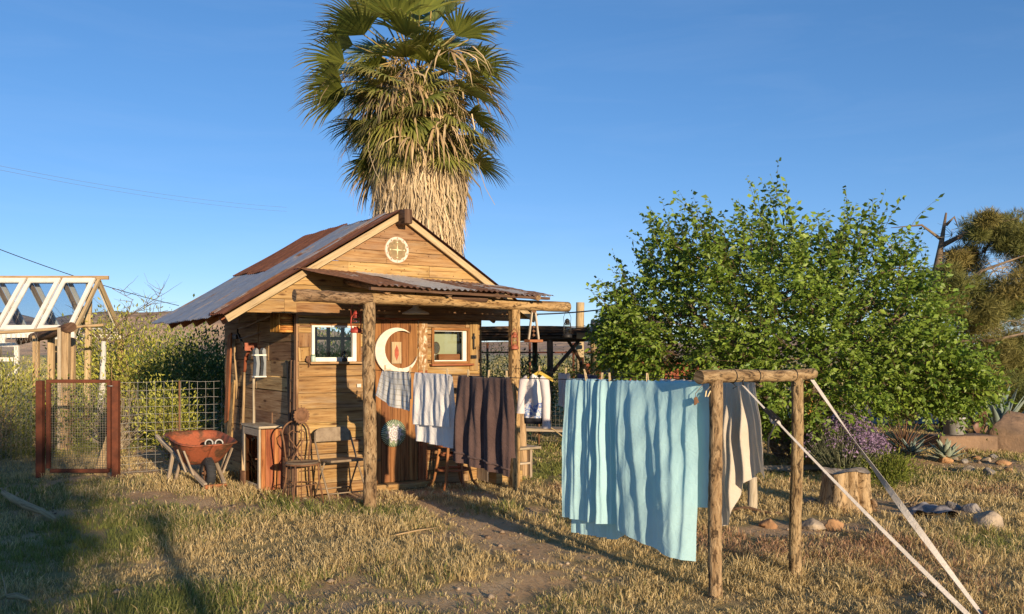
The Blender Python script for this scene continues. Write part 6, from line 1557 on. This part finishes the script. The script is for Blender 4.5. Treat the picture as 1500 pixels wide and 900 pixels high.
SUCC['agave'] = succ('agave_skin', (.20, .27, .25), (.30, .35, .29)); SUCC['yucca'] = succ('yucca_skin', (.16, .08, .055), (.24, .15, .08)); SUCC['blue agave'] = succ('blue_agave_skin', (.24, .30, .24), (.34, .38, .28))
rosette('agave_plant', 'big grey green agave with tall sword leaves behind the brown boulder', 'agave', V((9.45, 17.2, 0)), 22, 1.0, .075, .03, 0, 0, 82, 38, .10)
rosette('agave_plant', 'low pale blue green agave in the stone edged bed', 'blue agave', V((6.55, 13.4, .0)), 26, .34, .05, .015, 0, 0, 80, 15, .1)
rosette('yucca_plant', 'reddish brown spiky yucca in the stone edged bed', 'yucca', V((6.45, 14.6, 0)), 40, .55, .016, .006, 0, 0, 85, 20, .1)
rosette('agave_plant', 'small dark blue agave half hidden behind the pale one', 'agave', V((6.35, 14.1, 0)), 20, .32, .035, .012, 0, 0, 75, 10, .1)
c = V((8.55, 16.6, 0)); ca = thing('prickly_pear', 'brownish prickly pear clump between the pot and the tall agave', 'cactus', c)
for i in range(11):
    mb = MB(); p = c + V((rnd(-.28, .28), rnd(-.2, .2), rnd(.10, .5))); a = V((rnd(-1, 1), rnd(-1, 1), rnd(-.3, .3))).normalized(); mb.lathe(p, [(.001, -.018), (.8, -.014), (1, 0), (.8, .014), (.001, .018)], 16, axis=a, sx=.09, sy=.12, tone=rnd(0, 1)); mb.build('pad', SUCC['yucca'], ca)
c = V((7.37, 14.8, .27)); pt = thing('plant_pot', 'round white pot standing on a grey slab under the leafy tree', 'pot', c)
mb = MB(); mb.lathe(c, [(.001, 0), (.15, 0), (.19, .26), (.20, .26), (.20, .29), (.185, .29), (.18, .24), (.001, .23)], 28); mb.build('pot_wall', M['pot'], pt)
mb = MB(); mb.lathe(c + Z * .235, [(.001, 0), (.182, .0)], 20); mb.build('soil', M['boulder'], pt)
n = 260; leaf_obj('foliage', np.array(c) + np.array([0, 0, .28]) + RNG.normal(0, .07, (n, 3)), RNG.normal(0, 1, (n, 3)) + np.array([0, 0, 1]), RNG.uniform(.06, .14, n), .25, cmix((.20, .14, .06), (.13, .16, .05), n), M['leaf'], pt)
mb = MB(); c = V((7.45, 14.75, .13)); mb.box(c, V((.50, .05, 0)), V((-.03, .24, 0)), V((0, 0, .137)), .5); top(mb, 'stone_slab', M['boulder'], 'grey stone slab under the white pot', 'slab', c, bevel=.02)

# ------------------------------------------------------------------ stones, stump, logs and sticks on the ground
def rock(c, rx, ry, rz, seed, yaw=0.0, det=3, rough=.38):
    r = random.Random(seed); mb = MB(); nu, nv = 36, 20; ph = [r.uniform(0, 6.28) for _ in range(12)]; c = V(c); cy, sy = math.cos(yaw), math.sin(yaw)
    cuts = [(V((r.uniform(-1, 1), r.uniform(-1, 1), r.uniform(-.2, 1))).normalized(), r.uniform(.50, .82)) for _ in range(10)]
    def fn(u, v):
        a = u * 2 * math.pi; b = (v - .5) * math.pi; d = V((math.cos(a) * math.cos(b), math.sin(a) * math.cos(b), math.sin(b)))
        k = 1 + rough * .35 * (math.sin(3 * d.x + ph[0]) * math.sin(4 * d.y + ph[1]) + .6 * math.sin(7 * d.z + ph[2] + 3 * d.x) + .4 * math.sin(11 * d.x + ph[3]) * math.sin(9 * d.y + ph[4]) + .35 * math.sin(17 * d.z + ph[5] + 5 * d.y) * math.sin(15 * d.x + ph[6]))
        p = d * k
        for nn, h_ in cuts:
            q = p.dot(nn)
            if q > h_: p = p - nn * (q - h_) * .85
        x, y = p.x * rx, p.y * ry
        return c + V((x * cy - y * sy, x * sy + y * cy, p.z * rz))
    mb.grid(fn, nu, nv); return mb
for (px, py, rx, ry, rz, mt, lb, nm) in (
        (1448, 775, .17, .15, .13, 'rock', 'pale rounded rock at the end of the grey stone row', 'rock'), (1424, 752, .11, .09, .085, 'greyrock', 'dark wedge shaped rock beside the pale rounded rock', 'rock'), (1397, 748, .11, .08, .075, 'greyrock', 'grey slanting rock between the mulch sheet and the dark rock', 'rock'),
        (1126, 772, .10, .08, .06, 'orangerock', 'small ochre stone in the grass behind the frame posts', 'rock'), (1190, 774, .12, .09, .075, 'rock', 'grey and buff rock in front of the stump', 'rock'), (1222, 776, .10, .08, .07, 'orangerock', 'pinkish rounded stone nearest the stump', 'rock'), (1183, 742, .12, .10, .07, 'rock', 'mossy buff stone left of the stump', 'rock'),
        (1290, 782, .09, .06, .04, 'greyrock', 'flat grey stone low in the grass past the stump', 'rock'), (1480, 796, .035, .03, .022, 'greyrock', 'little grey pebble in the green weeds', 'rock'), (1325, 762, .07, .05, .03, 'orangerock', 'flat reddish stone beside the mulch sheet', 'rock')):
    g = G(px, py); mb = rock(g + Z * rz * .45, rx, ry, rz, px, rnd(0, 3)); top(mb, nm, M[mt], lb, 'rock', g)
g = V((8.55, 15.0, 0)); mb = rock(V((8.55, 15.0, .22)), .85, .55, .42, 77, .2, rough=.5); top(mb, 'boulder', M['boulder'], 'large brown boulder in front of the tall agave', 'boulder', g)
EG = [(1312, 668), (1322, 664), (1334, 668), (1348, 664), (1365, 671), (1385, 676), (1398, 674), (1412, 677), (1430, 672), (1443, 676), (1456, 670), (1470, 680), (1420, 690), (1448, 694), (1475, 690), (1360, 660), (1303, 662)]
for k_, (px, py) in enumerate(EG):
    g = G(px, py); r = rnd(.05, .11); mb = rock(g + Z * r * .25, r * 1.2, r * .9, r * .6, k_ * 3 + 1, rnd(0, 3))
    top(mb, 'edging_stone', M[('rock', 'greyrock', 'orangerock')[k_ % 3]], 'small stone edging the planting bed under the leafy tree', 'stone', g, 'stones edging the planting bed')
# mulch sheet
g = G(1350, 756); mb = MB(); mb.grid(lambda u, v: g + V((-.18 + .5 * u + .1 * v, -.16 + .4 * v, .04 + .05 * vnoise(u * 6 + 3, v * 6, 1.0, 3) + .03 * math.sin(9 * u + 4 * v) - .05 * (abs(2 * u - 1) ** 4))), 30, 20)
top(mb, 'mulch_sheet', plain('grey_sheet', (.30, .28, .28), .35, 14, .7, c2=(.12, .11, .11)), 'crumpled grey mulch sheet lying in the grass beside the slanting rock', 'sheet', g)
mb = MB(); g = G(1330, 745)
for i in range(14): twig(mb, g + V((rnd(-.1, .1), rnd(-.1, .1), .03)), g + V((rnd(-.1, .45), rnd(-.2, .3), rnd(.06, .42))), .006, .002, 6, .2, 3, .8, .3)
top(mb, 'dry_brush', M['postwood'], 'curling dry twig sticking out of the grass beside the mulch sheet', 'twig', g)
# stump
g = G(1240, 748); sp_ = thing('tree_stump', 'wide pale tree stump with a split front standing in the grass', 'stump', g)
mb = MB()
def stf(u, v):
    a = u * 2 * math.pi; z = v * .44; fl = 1 + .28 * (1 - v) ** 2.5
    r = .225 * fl * (1 + .05 * math.sin(5 * a + 1) + .035 * math.sin(9 * a + 2 + v * 2) + .015 * math.sin(17 * a))
    sp2 = math.exp(-((((a - 5.1 + math.pi) % (2 * math.pi)) - math.pi) / .16) ** 2); r -= .17 * sp2 * (1 - .5 * v)
    return g + V((math.cos(a) * r, math.sin(a) * r, z - .03 + .02 * math.sin(3 * a)))
mb.grid(stf, 72, 12, .5, uvf=lambda u, v: (v * .44, u * 1.5)); mb.build('stump_side', wood('stump_wood', (.20, .115, .045), (.40, .27, .13), (.53, .39, .22), grain=(2.5, 16), stain_amt=.4, tone_amt=.3, bdist=.015, crack=True), sp_)
mb = MB(); mb.grid(lambda u, v: V((g.x, g.y, 0)) + (stf(u, 1) - V((g.x, g.y, 0)) - Z * stf(u, 1).z) * v + Z * (stf(u, 1).z * v + .425 * (1 - v) + .006 * math.sin(40 * v)), 72, 8, uvf=lambda u, v: (u * 3, v * .25)); mb.build('cut_top', M['greywood'], sp_)
g = G(1225, 770); mb = MB(); log(mb, G(1250, 745) + V((.12, -.2, .12)), G(1275, 752) + V((.05, 0, .02)), .03, .02, 6, 8, .15, .02, .4); top(mb, 'bark_piece', M['bark'], 'loose slab of bark propped against the stump', 'bark', G(1262, 750))
# posts behind the frame
g = G(1102, 750); mb = MB(); log(mb, g - Z * .1, g + Z * .36, .052, .046, 8, 12, .08, .006, .9); top(mb, 'wooden_post', M['greywood'], 'short pale post stub below the cream sheet', 'post', g)
g = V((4.24, 12.7, 0)); mb = MB(); log(mb, g - Z * .1, g + Z * 1.32, .062, .058, 12, 12, .05, .006, .7); top(mb, 'wooden_post', M['orangepost'], 'orange brown round post among the leaves behind the frame', 'post', g)
mb = MB(); log(mb, G(1070, 752) + Z * .03, G(1145, 756) + Z * .03, .018, .015, 8, 6, .1, .02, .3); top(mb, 'fallen_stick', M['darkwood'], 'dark stick on the ground beside the pale post stub', 'stick', G(1110, 754))
mb = MB(); log(mb, G(1040, 688) + Z * .05, G(1300, 690) + Z * .05, .05, .045, 14, 8, .1, .03, .4); top(mb, 'border_log', M['greywood'], 'long grey log edging the bed behind the stump', 'log', G(1170, 689))
# driftwood branches
def dead_branch(label, pts, rr, forks):
    mb = MB(); P3 = [G(px, py) + Z * (z + hz(G(px, py).x, G(px, py).y)) for px, py, z in pts]; mb.tube(P3, rr, 9, .7, True, .12)
    for i, e, r in forks: q = G(e[0], e[1]) + Z * e[2]; mb.tube([P3[i], P3[i].lerp(q, .5) + Z * .02, q], [r, r * .7, r * .3], 6, .7, True, .1)
    top(mb, 'dead_branch', M['postwood'], label, 'branch', P3[0])
dead_branch('gnarled dead branch lying in the shaded grass with a forked end', [(5, 738, .12), (20, 744, .10), (40, 754, .09), (62, 760, .08), (82, 768, .05)], [.030, .038, .042, .030, .022], [(0, (0, 735, .15), .016), (1, (31, 738, .13), .011), (2, (46, 742, .14), .009), (0, (13, 733, .16), .010)])
dead_branch('short pale piece of driftwood in the shaded grass', [(10, 882, .05), (25, 881, .05), (45, 884, .03)], [.016, .022, .008], [(0, (2, 862, .10), .006)])
dead_branch('thin straw coloured stick lying across the dry grass', [(580, 793, .06), (612, 786, .06), (640, 780, .05)], [.006, .007, .004], [])

# ------------------------------------------------------------------ the fences and the gate
GY_ = 11.6
gt = thing('garden_gate', 'rusty metal gate with a wire mesh panel between two square posts', 'gate', G(115, 706))
def gp(px, z): return V(((px - CX) / F * GY_, GY_, z))
for px, zt in ((59, 1.27), (170, 1.27)):
    mb = MB(); mb.board(gp(px, -.05), gp(px, zt), V((1, 0, 0)), .085, .085, .5); mb.build('post', M['rust'], gt, bevel=.006)
x0, x1 = 71, 160
for a, b, w in ((gp(x0, .12), gp(x0, 1.235), .05), (gp(x1, .12), gp(x1, 1.235), .045)):
    mb = MB(); mb.board(a, b, V((1, 0, 0)), w, .05, .5); mb.build('gate_stile', M['rust'], gt, bevel=.005)
mb = MB(); mb.board(gp(x0 - 2.6, 1.26), gp(x1 + 2.6, 1.26), Z, .045, .05, .5); mb.build('gate_rail', M['rust'], gt, bevel=.005)
mb = MB(); mb.board(gp(x0 + 3, .09), gp(x1, .09), Z, .05, .05, .5); mb.build('gate_rail', M['rust'], gt, bevel=.005)
def wire_grid(mb, A, B, z0, z1, du, dz, r, waves=.0):
    A, B = V(A), V(B); L = (B - A).length; d = (B - A).normalized(); n = int(L / du); nn = V((-d.y, d.x, 0))
    for i in range(n + 1):
        p = A + d * (L * i / n); mb.tube([p + Z * z0 + nn * rnd(-waves, waves), p + Z * (z0 + z1) / 2 + nn * rnd(-waves, waves), p + Z * z1 + nn * rnd(-waves, waves)], r, 3, .5, False)
    m_ = int((z1 - z0) / dz)
    for j in range(m_ + 1):
        z = z0 + (z1 - z0) * j / m_; mb.tube([A.lerp(B, k / 8) + Z * (z + rnd(-waves, waves)) + nn * .003 for k in range(9)], r, 3, .5, False)
mb = MB(); wire_grid(mb, gp(x0 + 2, 0), gp(x1 - 2, 0), .10, 1.24, .032, .032, .0024); mb.build('wire_mesh', M['fencewire'], gt)
mb = MB(); mb.tube([gp(160, 1.2) - V((0, .04, 0)), gp(164, 1.2) - V((0, .06, 0)), gp(168, 1.2) - V((0, .05, 0))], .008, 6); mb.build('latch', M['wire'], gt)
mb = MB(); a = G(133, 702) + V((0, .25, 0)); mb.board(a, a + V((.17, .08, .62)), V((1, 0, 0)), .17, .03, .8); top(mb, 'wood_plank', M['postwood'], 'short tan board leaning behind the mesh of the rusty gate', 'plank', a, bevel=.004)
A, B = V(((176 - CX) / F * 11.7, 11.7, 0)), S(SW0 - .03, SDEP + .05, 0)
wf = thing('wire_fence', 'welded wire mesh fence between the rusty gate and the shed', 'fence', A)
mb = MB(); wire_grid(mb, A, B, .05, 1.24, .105, .105, .0032, .008); mb.build('wire_mesh', M['wire'], wf)
mb = MB(); p = A.lerp(B, .57); mb.tube([p - Z * .1, p + Z * 1.25], .014, 6); mb.build('post', M['brownrust'], wf)
A, B = gp(55, 0), V((-11.5, 12.6, 0)); cl = thing('chain_link_fence', 'tall chain link fence running from the rusty gate past the greenhouse', 'fence', A)
mb = MB(); L = (B - A).length; d = (B - A).normalized(); nn = V((-d.y, d.x, 0)); pw = .075
for i in range(int(L / pw)):
    o = A + d * (i * pw); zz = np.arange(0, 24); mb.tube([o + d * (pw * .5 * (k % 2)) + nn * (.004 if k % 2 else -.004) + Z * (.06 + k * .0795) for k in zz], .0026, 3, .5, False)
    mb.tube([o + d * (pw * .5 * (1 - (k % 2))) + nn * .003 + Z * (.06 + k * .0795) for k in zz], .0026, 3, .5, False)
mb.build('wire_mesh', M['fencewire'], cl)
for k_ in (.36, .95):
    mb = MB(); p = A + d * L * k_; mb.tube([p - Z * .1, p + Z * 1.95], .03, 8); mb.build('post', M['greywood'], cl)
# log pergola at the fence
c = G(95, 664); pg_ = thing('log_pergola', 'rough post of two planks carrying a dark log beam beside the greenhouse', 'pergola', c)
mb = MB(); mb.board(c + V((.0, 0, -.1)), P(97, 486, c.y), V((1, 0, 0)), .11, .10, .6); mb.build('post', M['postwood'], pg_, bevel=.008)
mb = MB(); mb.board(G(87, 664) - Z * .1, P(87.5, 482, c.y) + Z * .02, V((1, 0, 0)), .06, .05, .8); mb.build('post', M['greywood'], pg_, bevel=.006)
mb = MB(); log(mb, P(30, 499, c.y + 1.6), P(105, 479, c.y - .12), .075, .085, 14, 12, .14, .03, .1); mb.build('log_beam', M['darkwood'], pg_)
mb = MB(); log(mb, P(-40, 490, c.y + .1), P(152, 476, c.y + .1), .028, .024, 14, 8, .1, .02, .7); mb.build('pole', M['postwood'], pg_)
for px, py in ((53, 492), (75, 486)):
    mb = MB(); q = P(px, py, c.y + .9); mb.board(V((q.x, q.y, 0)), q, V((1, 0, 0)), .10, .07, .7); mb.build('post', M['postwood'], pg_, bevel=.005)
# greenhouse of old windows
gh = thing('greenhouse', 'steep greenhouse roof made of old white window sashes', 'greenhouse', V((-9.3, 16.4, 0)))
RY, RZ, EY0, EY1, EZ = 16.5, 3.02, 15.55, 17.5, 2.02
xr = -7.66; xl = -11.9
mb = MB(); mb.board(V((xl, RY, RZ)), V((xr + .16, RY, RZ)), Z, .07, .05, .6); mb.build('ridge_board', M['postwood'], gh)
sw = .64
for i in range(7):
    x1_ = xr - .06 - i * sw; x0_ = x1_ - sw + .045
    for side_, EY in ((0, EY0), (1, EY1)):
        e = V((0, EY - RY, EZ - RZ)); el = e.length; ed = e.normalized(); nn = ed.cross(V((1, 0, 0))); nn = nn if nn.z > 0 else -nn
        def q(x, l): return V((x, RY, RZ - .02)) + ed * l + nn * .04
        mb = MB(); w = .075
        mb.board(q(x0_ + w / 2, .04), q(x0_ + w / 2, el), V((1, 0, 0)), w, .04, .5); mb.board(q(x1_ - w / 2, .04), q(x1_ - w / 2, el), V((1, 0, 0)), w, .04, .5)
        mb.board(q(x0_ + w, .04 + .05), q(x1_ - w, .04 + .05), ed, .10, .036, .5); mb.board(q(x0_ + w, el - .05), q(x1_ - w, el - .05), ed, .10, .036, .5)
        sh_ = mb.build('window_sash', M['white'], gh)
        mb = MB(); mb.grid(lambda u, v: q(x0_ + w + (x1_ - x0_ - 2 * w) * u, .13 + (el - .22) * v), 1, 1, smooth=False); mb.build('pane', M['oldglass'], sh_)
    for EY in (EY0, EY1):
        mb = MB(); mb.board(V((x0_ - .02, RY, RZ - .05)), V((x0_ - .02, EY, EZ - .05)), V((1, 0, 0)), .055, .05, .5); mb.build('rafter', M['postwood'], gh)
for EY in (EY0, EY1):
    mb = MB(); mb.board(V((xr - .02, RY, RZ - .05)), V((xr - .02, EY, EZ - .05)), V((1, 0, 0)), .05, .06, .8); mb.build('rafter', M['trim'], gh)
    mb = MB(); mb.board(V((xl, EY, EZ - .08)), V((xr, EY, EZ - .08)), Z, .10, .05, .6); mb.build('wall_plate', M['white'], gh)
    for x in (xr - .05, xr - 1.35, xr - 2.6, xl + .1):
        mb = MB(); mb.board(V((x, EY, -.05)), V((x, EY, EZ - .13)), V((1, 0, 0)), .10, .08, .6); mb.build('post', M['postwood'], gh)
mb = MB(); mb.board(V((xr - .25, RY, .0)), V((xr - .2, RY, RZ - .1)), V((1, 0, 0)), .10, .06, .8); mb.build('post', M['trim'], gh)
for (xa, xb, za, zb) in ((xl + .2, xr - 1.0, 1.25, 1.77),):
    mb = MB(); w = .07; y = EY0 - .03
    for a, b, wd_ in ((V((xa, y, za)), V((xa, y, zb)), V((1, 0, 0))), (V((xb, y, za)), V((xb, y, zb)), V((1, 0, 0))), (V((xa, y, zb)), V((xb, y, zb)), Z), (V((xa, y, za)), V((xb, y, za)), Z), (V((xa, y, (za + zb) / 2)), V((xb, y, (za + zb) / 2)), Z), (V((xb - .9, y, za)), V((xb - .9, y, zb)), V((1, 0, 0)))): mb.board(a, b, wd_, w, .04 + rnd(0, .004), .5)
    fr_ = mb.build('wall_window', M['white'], gh); mb = MB(); mb.grid(lambda u, v: V((xa + (xb - xa) * u, y, za + (zb - za) * v)), 1, 1, smooth=False); mb.build('pane', M['oldglass'], fr_)
mb = MB(); mb.board(V((xl, EY0 - .04, 1.84)), V((xr - 1.2, EY0 - .04, 1.84)), Z, .13, .03, .5); mb.build('siding_board', M['white'], gh)

# ------------------------------------------------------------------ the ramada, far posts and fences
rc = V((1.0, 21.3, 0)); ra = thing('ramada', 'low open shelter with a dark brushwood roof on log posts', 'shelter', rc)
mb = MB(); X0, X1, Y0_, Y1_ = -1.3, 2.35, 20.0, 23.5
for i in range(260):
    y = rnd(Y0_, Y1_); z = 2.06 + rnd(0, .13); a = V((X0 + rnd(-.25, .5), y, z + rnd(-.03, .03))); b = V((X1 - rnd(-.15, 1.2), y + rnd(-.2, .2), z + rnd(-.03, .03))); twig(mb, a, b, rnd(.012, .028), .008, 5, .015, 4, rnd(0, .6))
mb.build('brush_roof', M['darkwood'], ra)
mb = MB(); mb.box(V(((X0 + X1) / 2, (Y0_ + Y1_) / 2, 2.035)), V(((X1 - X0) / 2, 0, 0)), V((0, (Y1_ - Y0_) / 2, 0)), Z * .015, .2); mb.build('roof_deck', M['darkwood'], ra)
for (x, y) in ((.86, 20.2), (-1.1, 20.3), (-1.1, 23.3), (2.15, 23.3), (2.0, 22.0), (.6, 23.3)):
    mb = MB(); log(mb, V((x, y, -.1)), V((x, y, 2.02)), .075, .07, 8, 10, .06, .02, .3 if x < 1.9 else .8); mb.build('post', M['darkwood'] if x < 1.9 else M['postwood'], ra)
for y in (20.15, 23.3):
    mb = MB(); log(mb, V((X0, y, 1.97)), V((X1 + .1, y, 1.97)), .06, .06, 10, 8, .06, .02, .3); mb.build('roof_beam', M['darkwood'], ra)
for a, b in ((V((.9, 20.2, 1.15)), V((1.55, 20.2, 1.93))), (V((1.95, 22.0, 1.0)), V((1.3, 21.0, 1.95)))):
    mb = MB(); log(mb, a, b, .045, .04, 6, 8, .05, .01, .3); mb.build('brace', M['darkwood'], ra)
mb = MB(); mb.board(V((1.45, 19.9, 2.0)), V((2.35, 19.9, 1.96)), Z, .14, .04, .9); mb.build('fascia_board', M['redwood'], ra)
la = thing('log_arch', 'heavy arch of weathered logs with a slanting brace beside the shelter', 'log arch', V((2.5, 18.6, 0)))
for a, b, r, m_ in ((P(889, 600, 18.6), P(884, 488, 18.6), .10, 'greywood'), (P(900, 600, 18.8), P(896, 492, 18.8), .11, 'postwood'), (P(919, 600, 18.6), P(912, 492, 18.6), .10, 'greywood'), (P(952, 600, 19), P(948, 500, 19), .10, 'postwood')):
    a.z = -.1; mb = MB(); log(mb, a, b, r, r * .92, 12, 12, .1, .03, rnd(.4, .8)); mb.build('post', M[m_], la)
mb = MB(); log(mb, P(866, 478, 18.7), P(985, 474, 18.7), .13, .11, 14, 12, .08, .02, .5); mb.build('log_beam', M['greywood'], la)
mb = MB(); log(mb, P(904, 560, 18.5), P(935, 522, 18.5), .085, .08, 8, 10, .06, .02, .6); mb.build('brace', M['greywood'], la)
g = V(((850 - CX) / F * 24.5, 24.5, 0)); mb = MB(); log(mb, g - Z * .1, g + Z * 3.0, .12, .115, 12, 12, .03, .01, .8); top(mb, 'wooden_pole', M['trim'], 'tall bare yellowish pole rising behind the shelter roof', 'pole', g)
rf_ = thing('pipe_fence', 'thin rusty pipe fence on the open plain behind the shelter', 'fence', V((1.5, 26, 0)))
for px in (714, 776, 840, 905, 970):
    mb = MB(); g = V(((px - CX) / F * 26, 26, 0)); mb.tube([g - Z * .1, g + Z * 1.9], .035, 8); mb.build('post', M['rust'], rf_)
for z in (1.62,):
    mb = MB(); mb.tube([V((-4, 26, z)), V((8, 26, z))], .022, 8); mb.build('rail', M['rust'], rf_)
rw = thing('sheet_wall', 'low wall of rusty red corrugated sheets beyond the log arch', 'wall', V((3.0, 22.8, 0)))
for i in range(5):
    mb = MB(); xa = 1.75 + i * .72; ph = rnd(0, 1); tl = rnd(-.05, .05)
    mb.grid(lambda u, v: V((xa + .74 * u + tl * v, 22.8 + .012 * math.sin(2 * math.pi * (u * 9 + ph)) + .01 * (i % 2), -.02 + (1.38 + tl) * v)), 72, 2, rnd(.4, .8), uvf=lambda u, v: (u + i * 3, v)); mb.build('metal_sheet', rusty('red_sheet_%d' % i, (.42, .20, .12), (.30, .085, .04), .8, 3, .85, 0, (1, 1, 1)), rw)
for i in range(4):
    mb = MB(); x = 1.8 + i * .95; mb.tube([V((x, 22.7, -.1)), V((x, 22.7, 1.5))], .04, 8); mb.build('post', M['rust'], rw)
A, B = V((-.55, 15.6, 0)), V((1.3, 15.2, 0)); bf2 = thing('wire_fence', 'fine wire fence behind the hanging blouse', 'fence', A)
mb = MB(); wire_grid(mb, A, B, .1, 1.05, .07, .07, .0025, .006); mb.build('wire_mesh', M['fencewire'], bf2)
for k_ in (.02, .55, .98):
    mb = MB(); p = A.lerp(B, k_); mb.tube([p - Z * .1, p + Z * 1.15], .018, 6); mb.build('post', M['brownrust'], bf2)
mb = MB(); mb.board(V((-.5, 15.45, .32)), V((1.2, 15.05, .32)), N, .45, .05, .6); tr = thing('plank_table', 'low grey plank table with a dark tub below the blouse', 'table', V((.3, 15.2, 0))); mb.build('table_top', M['greywood'], tr)
for x in (-.35, 1.05):
    mb = MB(); y = 15.42 - (x + .5) * .235; mb.board(V((x, y, -.02)), V((x, y, .29)), V((1, 0, 0)), .08, .35, .4); mb.build('leg', M['greywood'], tr)
# pale stick and barrel of dark water
mb = MB(); twig(mb, G(842, 660) + Z * .05, P(775, 612, 12.3), .012, .010, 6, .02, 6, .8); top(mb, 'wooden_pole', M['trim'], 'thin yellowish stick leaning below the blouse', 'pole', G(842, 660))
# things far out on the plain
for k_, (px, z, w, lb) in enumerate(((786, 2.4, 5, 'tiny white trailer far out on the plain beside the hanging lantern'), (842, 2.2, 6, 'tiny pale house far out on the plain behind the shelter posts'))):
    Yf = 620; x = (px - CX) / F * Yf; bd = thing('far_house', lb, 'house', V((x, Yf, 0))); mb = MB(); mb.box(V((x, Yf, z / 2)), V((w / 2, 0, 0)), V((0, 2, 0)), Z * z / 2); mb.build('wall', M['white'], bd)
    mb = MB(); mb.prism([(-w / 2 - .2, 0), (w / 2 + .2, 0), (0, .9)], V((x, Yf - 2.2, z)), V((1, 0, 0)), Z, V((0, 4.4, 0))); mb.build('roof', M['greyrock'], bd)

# ------------------------------------------------------------------ power lines
def cable(label, pts, r, m='darkwire'):
    mb = MB(); mb.tube(pts, r, 4, .5, False); top(mb, 'power_line', M[m], label, 'cable', pts[0])
def span(a, b, sag, n=24): return [a.lerp(b, i / n) - Z * sag * 4 * (i / n) * (1 - i / n) for i in range(n + 1)]
cable('single dark cable sloping down behind the greenhouse ridge', span(P(-60, 342, 40), P(262, 448, 52), .25), .022)
cable('upper of two faint far cables high above the greenhouse', span(P(-60, 231, 120), P(420, 304, 190), 1.0), .022, 'wire')
cable('lower of two faint far cables high above the greenhouse', span(P(-60, 237, 120), P(420, 310, 190), 1.0), .022, 'wire')
cable('dark cable running from the shed eave towards the leafy tree', span(P(768, 461, 13.0), P(985, 432, 20), .10), .014)

# what stands behind the viewer and throws the long shadows on the grass
shrub('juniper_tree', 'round dense juniper standing behind the viewer', 'tree', V((1.22, -6.0, 0)), 1.5, 1.3, 4.3, 20000, .14, (.08, .10, .03), DK, .3, None, 90, spread=.2)
shrub('juniper_tree', 'broad dark juniper further behind the viewer', 'tree', V((-.9, -7.1, 0)), 1.6, 1.2, 3.9, 16000, .14, (.08, .10, .03), DK, .3, None, 90, spread=.2)
g = V((4.9, -8.25, 0)); mb = MB(); log(mb, g - Z * .1, g + Z * 3.2, .085, .075, 12, 12, .05, .02); po = thing('wooden_post', 'round timber post with a flat cap standing behind the viewer', 'post', g); mb.build('shaft', M['bark'], po)
mb = MB(); mb.box(g + Z * 3.2, V((.12, 0, 0)), V((0, .12, 0)), Z * .04); mb.build('cap', M['darkwood'], po, bevel=.01)
